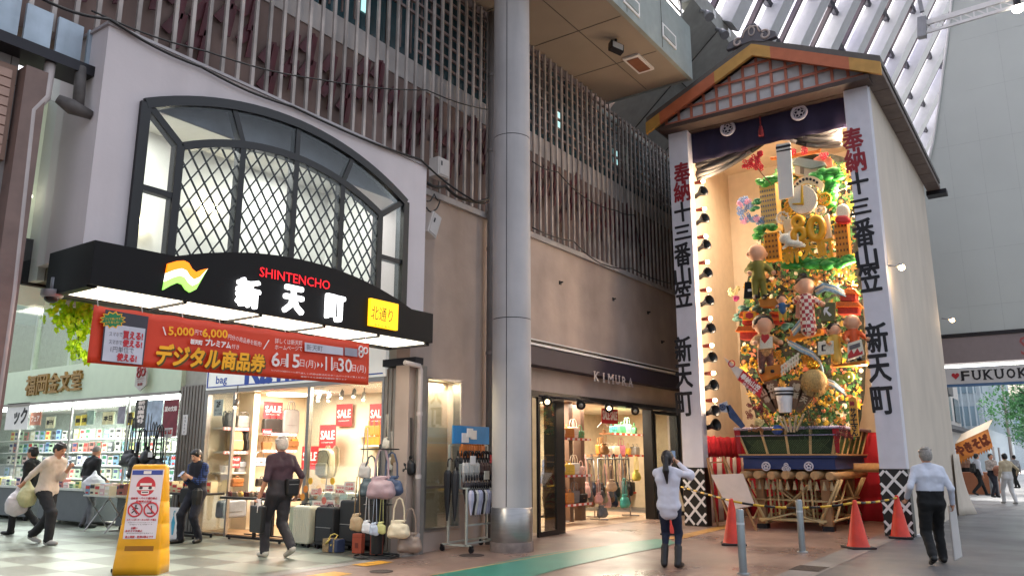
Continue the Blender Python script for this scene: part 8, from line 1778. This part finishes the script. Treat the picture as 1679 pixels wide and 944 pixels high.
mb.build('needles', mat('pine_green', '#2c4a2a', .6, var=.4, scale=15), t); mb = W(t); mb.path([fl(1332, 714, 17.5), fl(1330, 690, 17.45), fl(1322, 664, 17.45)], .02, 6); mb.build('stem', mat('brown_stem', '#6a4a34', .7), t)
blossoms('white chrysanthemum at the left front of the basket', [(1246, 690, 6)], mat('pale_yellow_flower', '#d8c890', .6), 17.25, 14); blossoms('dark red maple twigs at the left front of the basket', [(1232, 668, 8), (1242, 664, 7), (1252, 674, 6), (1228, 680, 5)], mat('wine_leaf', '#7a2430', .6), 17.3, 9, [(1262, 700), (1246, 676), (1226, 660)], r0=.022); blossoms('small red leaves on the right rim of the basket', [(1384, 705, 8), (1376, 712, 5), (1392, 712, 6)], mat('wine_leaf', '#7a2430', .6), 17.3, 9, r0=.022)
blossoms('orange twigs low at the left of the basket', [(1234, 702, 7), (1244, 708, 6)], mat('rust_leaf', '#8a5a34', .6), 17.25, 9, r0=.022)
t = thing('blue_jar', 'round blue and gold jar at the front of the basket', 'jar', tuple(fl(1275, 712, 17.3))); mb = MB(); mb.lathe([(.05, 0), (.11, .06), (.12, .12), (.08, .19), (.05, .2)], 18); mb.build('jar_body', mat('jar_blue', '#2c4a8c', .3, var=.4, scale=14), t); mb = MB(); mb.lathe([(.122, .09), (.122, .12)], 18); mb.build('band', GOLD2, t)
# cloth, board and rail around the float
t = thing('red_white_curtain', 'red and white striped ceremonial curtain along the left shelter wall', 'curtain', (19, 7.08, 0)); mb = W(t); xs = np.linspace(17.7, 21.0, 67)
mb.sheet(lambda a, c: (17.7 + 3.28 * a, 7.08 + .025 * math.sin(a * 60), 2.02 - .5 * c - .03 * abs(math.sin(a * 22))), 66, 3); RC = mat('curtain_red', '#b01a2c', .75, var=.08); WC = mat('curtain_white', '#c9bdb8', .75, var=.06)
mb.build('top_band', RC, t, solid=.01)
for k in range(12):
 mb = W(t); x0 = 17.7 + k * .2735; mb.sheet(lambda a, c: (x0 + .2735 * a, 7.08 + .025 * math.sin((x0 + .2735 * a - 17.7) / 3.28 * 60) + .02 * c, 1.52 - 1.5 * c), 6, 4); mb.build('stripe', WC if k % 2 == 0 else RC, t, solid=.01)
t = thing('red_back_curtain', 'red curtain across the back of the shelter behind the basket', 'curtain', (20.9, 4, 0)); mb = W(t); mb.sheet(lambda a, c: (20.9 + .03 * math.sin(a * 50), 2.95 + 4.1 * a, 2.1 - 2.08 * c), 60, 3); mb.build('cloth', RC, t, solid=.01)
p = on_z(1215, 838); t = thing('leaning_board', 'pale blank board leaning on a wooden trestle left of the float', 'board', (17.3, 6.3, 0)); mb = W(t)
A_, B_, C_, D_ = [on_x(u, v, x) for u, v, x in ((1166, 778, 17.25), (1218, 776, 17.2), (1238, 828, 16.95), (1196, 836, 17.0))]
mb.add([A_, B_, C_, D_], [(0, 1, 2, 3)]); mb.build('board', mat('pale_notice_board', '#b5a8a4', .6, var=.06), t, solid=.03); mb = W(t)
mb.bar(on_x(1160, 750, 17.35), (on_x(1196, 836, 17.1).x, on_x(1200, 836, 17.1).y, 0), .04, .04); mb.bar(on_x(1186, 748, 17.35), (on_x(1236, 828, 17.05).x, on_x(1238, 828, 17.05).y, 0), .04, .04); mb.bar(on_x(1162, 758, 17.34), on_x(1192, 757, 17.34), .03, .03); mb.bar((17.6, 6.7, 0), on_x(1160, 752, 17.36), .04, .04); mb.bar((17.6, 6.2, 0), on_x(1186, 750, 17.36), .04, .04); mb.build('trestle', mat('brown_leg', '#946d49', .6), t)
# ------------------------------------------------------------------ cones, rope, bollards
CONE = mat('cone_orange_red', '#d0341c', .5, var=.16, scale=7)
t = thing('traffic_cone', 'cone', 'traffic cone'); mb = MB(); mb.lathe([(.165, .03), (.15, .06), (.035, .66), (.03, .69), (.02, .7)], 24); mb.build('cone_body', CONE, t); mb = MB(); mb.box((-.19, -.19, 0), (.19, .19, .03)); mb.build('base', mat('dirty_rubber', '#2a1c1a', .7), t, bevel=.01); CN = Proto(t)
tops = []
for lab, u, v, sc, rz in (('orange traffic cone nearest the woman taking the picture', 1203, 893, 1.12, .4), ('orange traffic cone in front of the float to the right', 1408, 899, 1.12, .7), ('orange traffic cone against the black lattice of the right pillar', 1477, 882, 1.12, .2), ('orange traffic cone partly hidden behind the woman', 1100, 876, 1.0, .3)):
 p = on_z(u, v); CN.put((p.x, p.y, .01), rz, lab, 'orange traffic cones before the float', sc); tops.append(Vector((p.x, p.y, .01 + .66 * sc)))
YELB = mat('bar_yellow', '#c8a02c', .5); 
def rope(label, a, b_, sag, n=15):
 t = thing('barrier_rope', label, 'rope', tuple((a + b_) / 2)); P = []
 for i in range(n * 2 + 1): w = i / (2 * n); p = a.lerp(b_, w); p.z -= sag * 4 * w * (1 - w); P.append(p)
 y, k = W(t), W(t)
 for i in range(n): (y if i % 2 == 0 else k).path(P[2 * i:2 * i + 3], .02, 8)
 y.build('yellow_band', YELB, t); k.build('black_band', BLACK, t)
rope('black and yellow rope from the left pillar to the nearest cone', Vector((17.3, 7.4, .85)), tops[0], .0, 13); rope('black and yellow rope slung between the two front cones', tops[0], tops[1], .1, 11); rope('black and yellow rope from the front cone to the right pillar cone', tops[1], tops[2], .03, 9)
BOL = mat('galvanised_bollard', '#8f9496', .38, .7, var=.12, scale=4)
for lab, u, v, h in (('grey metal bollard nearest the camera beside the cone', 1219, 941, .82), ('grey metal bollard in front of the float trestle', 1316, 905, .82)):
 p = on_z(u, v); t = thing('bollard', lab, 'bollard', (p.x, p.y, .008)); mb = MB(); mb.lathe([(.052, 0), (.052, h - .02), (.045, h), (.0, h)], 24); mb.build('post', BOL, t); mb = MB(); mb.lathe([(.0535, h - .2), (.0535, h - .17)], 24); mb.build('reflective_band', mat('silver_band', '#c8ccd0', .3, .4), t); mb = MB(); mb.lathe([(.085, 0), (.085, .012), (.06, .016)], 24); mb.build('base', BOL, t)
# ------------------------------------------------------------------ yellow sign stand
p = on_z(231, 940); hd_ = math.atan2(.22, .97); YS = mat('yellow_plastic', '#d69a10', .4, var=.08, scale=3)
YSz = R(-52)
t = thing('sign_stand', 'yellow plastic sign stand with a white notice on the chequered floor', 'sign stand', (p.x, p.y, .01), YSz)
# front panel faces local -y; tapered moulded body
def ring(z, w, d, r=.05):
 q = []
 for sx, sy in ((1, 1), (-1, 1), (-1, -1), (1, -1)):
  for k in range(4):
   a = {(1, 1): 0, (-1, 1): 1.571, (-1, -1): 3.142, (1, -1): 4.712}[(sx, sy)] + k * .524; q.append((sx * (w / 2 - r) + r * math.cos(a), sy * (d / 2 - r) + r * math.sin(a), z))
 return q
lv = [(0, .60, .40), (.1, .60, .40), (.3, .575, .36), (.31, .565, .35), (.33, .575, .355), (.62, .54, .30), (.63, .53, .29), (.65, .54, .295), (.9, .51, .24), (.91, .5, .23), (.93, .51, .235), (1.2, .475, .18), (1.36, .455, .15), (1.395, .43, .12), (1.4, .37, .08)]
mb = MB(); vs = [q for z, w, d in lv for q in ring(z, w, d, .035)]; n = 16
mb.add(vs, [(j * n + i, j * n + (i + 1) % n, (j + 1) * n + (i + 1) % n, (j + 1) * n + i) for j in range(len(lv) - 1) for i in range(n)] + [tuple(range(n))[::-1], tuple((len(lv) - 1) * n + i for i in range(n))], True); mb.build('stand_body', YS, t, bevel=0)
sl = math.atan2(.40 / 2 - .15 / 2, 1.36); FP = Matrix.Translation((0, -.2, 0)) @ Matrix.Rotation(-sl, 4, 'X') @ Matrix.Translation((0, -.006, 0))
mb = MB(FP); mb.box((-.21, -.006, .45), (.21, .012, 1.34)); mb.build('notice', mat('notice_white', '#cfc9d2', .45, var=.03), t)
mb = MB(FP); mb.box((-.2, -.009, 1.27), (.2, -.006, 1.33)); mb.build('blue_header', mat('header_blue', '#3a4a94', .5), t); mb = MB(FP); mb.box((-.05, -.012, 1.28), (.05, -.009, 1.32)); mb.text('新天町', 0, 1.3, .028, -.0125); mb.build('header_label', WHITE, t)
RS = mat('sign_red', '#b8323c', .5); DS = mat('sign_dark', '#3c3438', .5)
def ringp(mb, cx_, cz_, r, w, y=-.01): mb.path([(cx_ + r * math.cos(a), y, cz_ + r * math.sin(a)) for a in np.linspace(0, 6.283, 28)[:-1]], w, 5, closed=True)
mb = MB(FP); mb.prism([(0 + .125 * math.cos(a), 1.12 + .125 * math.sin(a)) for a in np.linspace(0, 6.283, 30)[:-1]], -.009, -.006); mb.build('red_disc', RS, t); mb = MB(FP); mb.box((-.12, -.0115, 1.07), (.12, -.0092, 1.115)); mb.box((-.05, -.0125, 1.02), (.05, -.0095, 1.06)); mb.box((-.075, -.0125, 1.13), (.075, -.0095, 1.16)); mb.build('white_bar', WHITE, t)
mb = MB(FP); mb.box((-.04, -.014, 1.035), (.04, -.0127, 1.05)); mb.ell((-.06, -.013, 1.1), (.025, .004, .02), 10, 6); mb.ell((.06, -.013, 1.1), (.025, .004, .02), 10, 6); mb.build('pictogram', DS, t)
mb = MB(FP)
for cx_ in (-.1, .105): ringp(mb, cx_, .82, .088, .011)
mb.bar((-.16, -.0135, .88), (-.04, -.0135, .76), .004, .018); mb.bar((.045, -.0135, .88), (.165, -.0135, .76), .004, .018); mb.build('prohibition_ring', RS, t)
mb = MB(FP); mb.ell((-.095, -.01, .868), (.013, .004, .015), 10, 6); mb.bar((-.1, -.01, .85), (-.105, -.01, .81), .006, .03); mb.bar((-.105, -.01, .81), (-.07, -.01, .765), .006, .014); mb.bar((-.105, -.01, .81), (-.14, -.01, .775), .006, .014); mb.bar((-.1, -.01, .845), (-.06, -.01, .83), .006, .012); mb.bar((-.1, -.01, .845), (-.135, -.01, .82), .006, .012); mb.bar((.06, -.01, .775), (.145, -.01, .775), .006, .014); mb.bar((.12, -.01, .775), (.105, -.01, .87), .006, .012); mb.build('pictogram', DS, t)
mb = MB(FP)
for s_, z, h, w in (('自転車・バイク通行禁止', .965, .03, .34), ('駐輪禁止区域', .925, .028, .2), ('スケートボード・キックボード禁止', .69, .026, .38), ('お願い', .585, .03, .08), ('歩きスマホ禁止', .55, .026, .22), ('路上喫煙・飲酒は禁止です', .475, .03, .36)): mb.text(s_, 0 if w > .3 else -.08 if z < .6 else 0, z, h, -.0075, w=w, bold=.001)
mb.build('red_lettering', RS, t); mb = MB(FP)
for s_, z, w in (('ご協力をお願いいたします 終日', .9, .34), ('危険ですのでおやめください', .655, .34), ('店舗内でも同様です', .63, .3), ('新天町商店街は歩行者専用です', .52, .34)): mb.text(s_, 0, z, .014, -.0075, w=w)
mb.build('small_lettering', DS, t)
mb = MB(FP); mb.box((-.17, -.004, .3), (.2, .02, .36)); mb.build('grip_slot', mat('slot_shadow', '#8a5a0a', .6), t); mb = MB(); mb.tube((-.29, -.02, .36), (-.31, -.02, .36), .03, n=12); mb.build('latch', STEEL, t)
mb = MB(); mb.box((-.42, .05, 0), (-.05, .16, .05)); mb.build('foot_plate', DARKMETAL, t, bevel=.01); mb = MB(); mb.bar((-.36, .1, .05), (-.24, .12, .42), .025, .05); mb.build('prop', mat('rust_prop', '#7a4a2c', .6), t)
# ------------------------------------------------------------------ umbrella rack at the plaster wall
rx, ry0 = 10.86, 8.35; t = thing('umbrella_rack', 'pale wheeled umbrella rack with a blue header at the plaster wall', 'rack', (rx, ry0, .01))
RK = mat('pale_rack_metal', '#a8aaa2', .45, .2, var=.08)
mb = MB()
for x in (-.5, .55): 
 for y, zt in ((-.2, 1.0), (.18, 1.7)): mb.bar((x, y, .1), (x, y, zt), .03, .03)
 mb.bar((x, -.3, .11), (x, .3, .11), .03, .03); mb.bar((x, -.2, 1.0), (x, .18, 1.0), .025, .025)
for y, z in ((-.2, 1.0), (.18, 1.7), (-.05, 1.38), (-.2, .42), (.18, .9), (-.2, .14), (.18, .14)): mb.bar((-.5, y, z), (.55, y, z), .025, .025)
for x in (-.5, .55): mb.bar((x, -.05, 1.0), (x, -.05, 1.38), .025, .025)
mb.build('frame', RK, t)
for x in (-.5, .55):
 for y in (-.3, .3): mb = MB(); mb.tube((x - .015, y, .045), (x + .015, y, .045), .045, n=14); mb.box((x - .025, y - .025, .05), (x + .025, y + .025, .11)); mb.build('castor', DARKMETAL, t)
mb = MB(); mb.box((-.5, .1, 1.72), (.5, .13, 2.02)); mb.build('header_board', mat('header_cyan', '#1a78b4', .5), t); mb = MB(); mb.box((-.28, .085, 1.74), (-.1, .1, 1.9)); mb.box((-.05, .085, 1.8), (.12, .1, 1.95)); mb.box((-.16, .07, 1.83), (0, .085, 1.98)); mb.text('UV', .03, 1.88, .06, .084); mb.build('header_card', WHITE, t)
rnd = random.Random(9); UM = {}
def put_umb(col, nm, x, y, z, ln, where, hook, fr=.04, tilt=0.0):
 k = (col, ln, hook, fr)
 lab = '%s folded umbrella %s' % (nm, where)
 if k not in UM: UM[k] = umbrella('folded_umbrella', lab, (0, 0, 0), col, ln, 0, hook, fr); o = UM[k]
 else: o = dup(UM[k])
 o.location = (rx + x, ry0 + y, z); o.rotation_euler = (tilt, 0, rnd.uniform(-.6, .6)); o['label'] = lab; o['group'] = 'umbrellas on the wheeled rack'
for k in range(9): put_umb('#c06a24', 'orange', -.18 + k * .07, .16, 1.74, .34, 'in the row under the blue header', False, .045)
for k in range(9): put_umb('#19181c', 'black', -.4 + k * .1, .08, 1.5, .34, 'in the second row of the rack', False, .05)
for k in range(6): put_umb('#b5b0aa', 'pale grey', -.42 + k * .075, -.06, 1.42, .34, 'in the middle row of the rack', True, .04)
for k in range(6): put_umb('#4a3432', 'brown', .06 + k * .075, -.06, 1.42, .34, 'in the middle row of the rack', True, .04)
for k in range(11): put_umb('#2c2224', 'dark brown', -.42 + k * .075, -.12, 1.1, .36, 'in the lower row of the rack', False, .05)
for k in range(12): put_umb(['#a6a4b8', '#19181c', '#c2bdb6', '#a6a4b8'][k % 4], ['lavender', 'black', 'cream', 'lavender'][k % 4], -.44 + k * .06, -.24, .98, .42, 'hanging lowest at the front of the rack', False, .05)
for k in range(5): put_umb('#b9b4b8', 'long silver grey', .3 + k * .075, -.26, .94, .86, 'standing at the right end of the rack', True, .04)
for k in range(2): put_umb('#1d1c20', 'long black', -.62, -.05 + k * .16, 1.3, .86, 'at the left end of the rack', True, .06)
for i, (x, z, m) in enumerate(((-.22, 1.45, WHITE), (.33, 1.47, MATS['print_red']), (.1, 1.2, CARD), (.1, .93, CARD), (.35, .9, MATS['pale_yellow_flower']), (.38, 1.05, CARD), (-.1, .85, CARD))):
 mb = MB(); mb.box((-.07, -.005, -.06), (.07, .005, .08)); o = mb.build('price_card', m, loc=(rx + x, ry0 - .1 - .05 * (z < 1.3) - .12 * (z < 1.1), z)); tag(o, ['white card on the black umbrella row', 'red card on the black umbrella row', 'cream card between the middle umbrellas', 'cream card in the middle of the front umbrellas', 'pale yellow card at the front right of the rack', 'cream card high at the right of the rack', 'cream card low at the left of the rack'][i], 'price card', 'price cards on the umbrella rack')
# ------------------------------------------------------------------ the sunlit street beyond the gate
def facade(label, x0, y0, x1, y1, h, m, storeys, bays, mw, name='building'):
 t = thing(name, label, 'building', ((x0 + x1) / 2, (y0 + y1) / 2, 0)); mb = W(t); mb.box((x0, y0, 0), (x1, y1, h)); mb.build('wall', m, t)
 for s_ in range(storeys):
  z = 3.6 + s_ * (h - 4.2) / storeys; hh = .6 * (h - 4.2) / storeys
  if bays > 12: mb = W(t); mb.box((x0 - .06, y0 + .3, z), (x1 - .3, y1, z + hh)); mb.box((x0 + .3, y0 - .06, z), (x1, y0 - .01, z + hh)); mb.build('window_band', mw, t); continue
  for k in range(bays):
   y = y0 + (k + .2) * (y1 - y0) / bays; mb = W(t); mb.box((x0 - .06, y, z), (x0 - .01, y + .6 * (y1 - y0) / bays, z + hh)); mb.build('window', mw, t)
   if y0 > 0: x = x0 + (k + .2) * (x1 - x0) / bays; mb = W(t); mb.box((x, y0 - .06, z), (x + .6 * (x1 - x0) / bays, y0 - .01, z + hh)); mb.build('window', mw, t)
 if bays > 12:
  mb = W(t)
  for k in range(46): y = y0 + k * (y1 - y0) / 46; mb.box((x0 - .16, y, 3.4), (x0 - .07, y + .09, h)); x = x0 + k * (x1 - x0) / 46; mb.box((x, y0 - .16, 3.4), (x + .12, y0 - .07, h))
  mb.build('vertical_bars', m, t)
 mb = W(t); mb.box((x0 - .15, y0 - .15, h), (x1 + .15, y1 + .15, h + .4)); mb.build('parapet', CONC, t); return t
GLB = mat('blue_grey_glass', '#93aab8', .25, var=.15, scale=.6)
facade('pale glazed office block with fine vertical bars beyond the gate', 62, 4.6, 92, 22, 24, mat('office_pale', '#c3ced4', .5, var=.06), 9, 16, GLB); facade('low grey shop building on the left of the far street', 34, 5.6, 58, 16, 6.6, mat('shop_grey', '#b0aca8', .7), 1, 6, MATS['dark_teal_pane']); facade('grey building closing the view down the far street', 128, -6, 150, 8, 9, mat('far_grey', '#c2cbd0', .7), 6, 9, GLB); facade('white building behind the street tree', 96, -14, 120, -4, 5, mat('far_white', '#d4d8da', .7), 4, 8, GLB)
t = thing('shop_canopy', 'row of dark box canopies on the low far shop building', 'canopy', (36, 5.2, 3.4)); mb = W(t)
for k in range(4): mb.box((35 + k * 3.2, 4.7, 4.6), (37 + k * 3.2, 5.55, 5.2))
mb.box((34, 5.0, 3.0), (58, 5.6, 3.2)); mb.build('canopy', mat('dark_canopy', '#3a3c42', .6), t)
def tree(label, loc, h, r, seed, col):
 t = thing('street_tree', label, 'tree', loc); rn = random.Random(seed); mb = MB(); mb.path([(0, 0, 0), (.05, 0, h * .25), (-.05, .1, h * .5), (0, 0, h * .8)], [.17, .13, .1, .04], 10)
 cl = []
 for k in range(12):
  a, z = rn.uniform(0, 6.28), h * rn.uniform(.42, .95); rr = r * rn.uniform(.3, .95) * math.sin(math.pi * min(1, (z / h - .3) / .75)) ; c = Vector((rr * math.cos(a), rr * math.sin(a), z)); cl.append((c, r * rn.uniform(.28, .5))); mb.path([(0, 0, z * .6), tuple(c * .5 + Vector((0, 0, z * .3))), tuple(c)], [.06, .04, .015], 6)
 mb.build('trunk', mat('bark', '#4a3c34', .85, var=.3, scale=12, bump=.5), t); mb = MB()
 for c, cr_ in cl:
  for k in range(330):
   d = Vector((rn.gauss(0, 1), rn.gauss(0, 1), rn.gauss(0, 1))); d = d.normalized() * cr_ * rn.random() ** .4; p = c + d; M_ = Matrix.Translation(p) @ Matrix.Rotation(rn.uniform(0, 6.3), 4, 'Z') @ Matrix.Rotation(rn.uniform(-1.2, 1.2), 4, 'X'); s_ = rn.uniform(.06, .13); mb.m = rn.randrange(2); mb.add([M_ @ Vector(q) for q in ((0, -s_, 0), (s_ * .6, 0, .02), (0, s_, 0), (-s_ * .6, 0, .02))], [(0, 1, 2, 3)])
 mb.build('crown', [mat('leaf_a' + col[1:], col, .5, var=.3, trans=.45), mat('leaf_b' + col[1:], tuple(.65 * c for c in lin(col)), .5, var=.3, trans=.4)], t); return t
p = on_z(1690, 795); tree('broad green street tree beyond the FUKUOKA sign', (46, .6, 0), 7.2, 2.6, 3, '#6aa86c'); tree('smaller green street tree further down the far street', (66, 1.6, 0), 6.4, 2.2, 8, '#5f9c66'); tree('dark green tree far down the street', (88, 2.6, 0), 7.0, 2.6, 5, '#5a9262')
# festival stall with an orange awning
t = thing('food_stall', 'food stall with an orange and yellow scalloped awning in the far street', 'stall', (42, 4.6, 0)); A_, B_, C_, D_ = on_x(1566, 728, 38.5), on_x(1620, 703, 38.5), on_x(1628, 732, 38.0), on_x(1570, 757, 38.0)
AW = mat('awning_orange', '#c8761c', .6, var=.35, scale=3); mb = W(t); mb.add([A_, B_, B_ + Vector((3.0, 0, .5)), A_ + Vector((3.0, 0, .5))], [(0, 1, 2, 3)]); mb.build('awning_top', mat('awning_cream', '#c8b49a', .7), t, solid=.03)
mb = W(t); n = 14
for k in range(n):
 a, b_ = k / n, (k + 1) / n; tp0, tp1, bt0, bt1 = A_.lerp(B_, a), A_.lerp(B_, b_), D_.lerp(C_, a), D_.lerp(C_, b_); mid = bt0.lerp(bt1, .5) - Vector((0, 0, .12)); mb.add([tp0, tp1, bt1, mid, bt0], [(0, 1, 2, 3, 4)])
mb.build('awning_valance', AW, t, solid=.02); mb = W(t); mb.M = mb.M @ F_X(37.95); c = (A_ + B_ + C_ + D_) / 4; mb.text('やきそば', -c.y, c.z, .42, 0, w=1.3, bold=.03, rot=.42); mb.build('awning_lettering', mat('awning_brown', '#7a3414', .6), t)
mb = W(t)
for q in (D_, C_, D_ + Vector((3, 0, 0)), C_ + Vector((3, 0, 0))): mb.tube((q.x, q.y, 0), (q.x, q.y, q.z), .04, n=8)
mb.build('post', STEEL, t); mb = W(t); mb.box((38.5, C_.y + .1, 0), (41, D_.y, .9)); mb.build('counter', mat('stall_counter', '#a86a4a', .6), t)
for i, x in enumerate((36.5, 39.5, 44)): 
 t = thing('street_post', ['nearest grey post in the far street', 'second grey post in the far street', 'far grey post by the stall'][i], 'post', (x, 2.75 + i * .25, 0)); mb = MB(); mb.lathe([(.06, 0), (.06, .95), (.02, 1.0)], 12); mb.build('post', BOL, t)
# thin utility pole
t = thing('utility_pole', 'thin grey utility pole behind the stall', 'pole', (56, 3.0, 0)); mb = MB(); mb.tube((0, 0, 0), (0, 0, 8), .09, .06, n=10); mb.bar((0, -.6, 7.3), (0, .6, 7.3), .06, .06); mb.build('post', CONC, t)
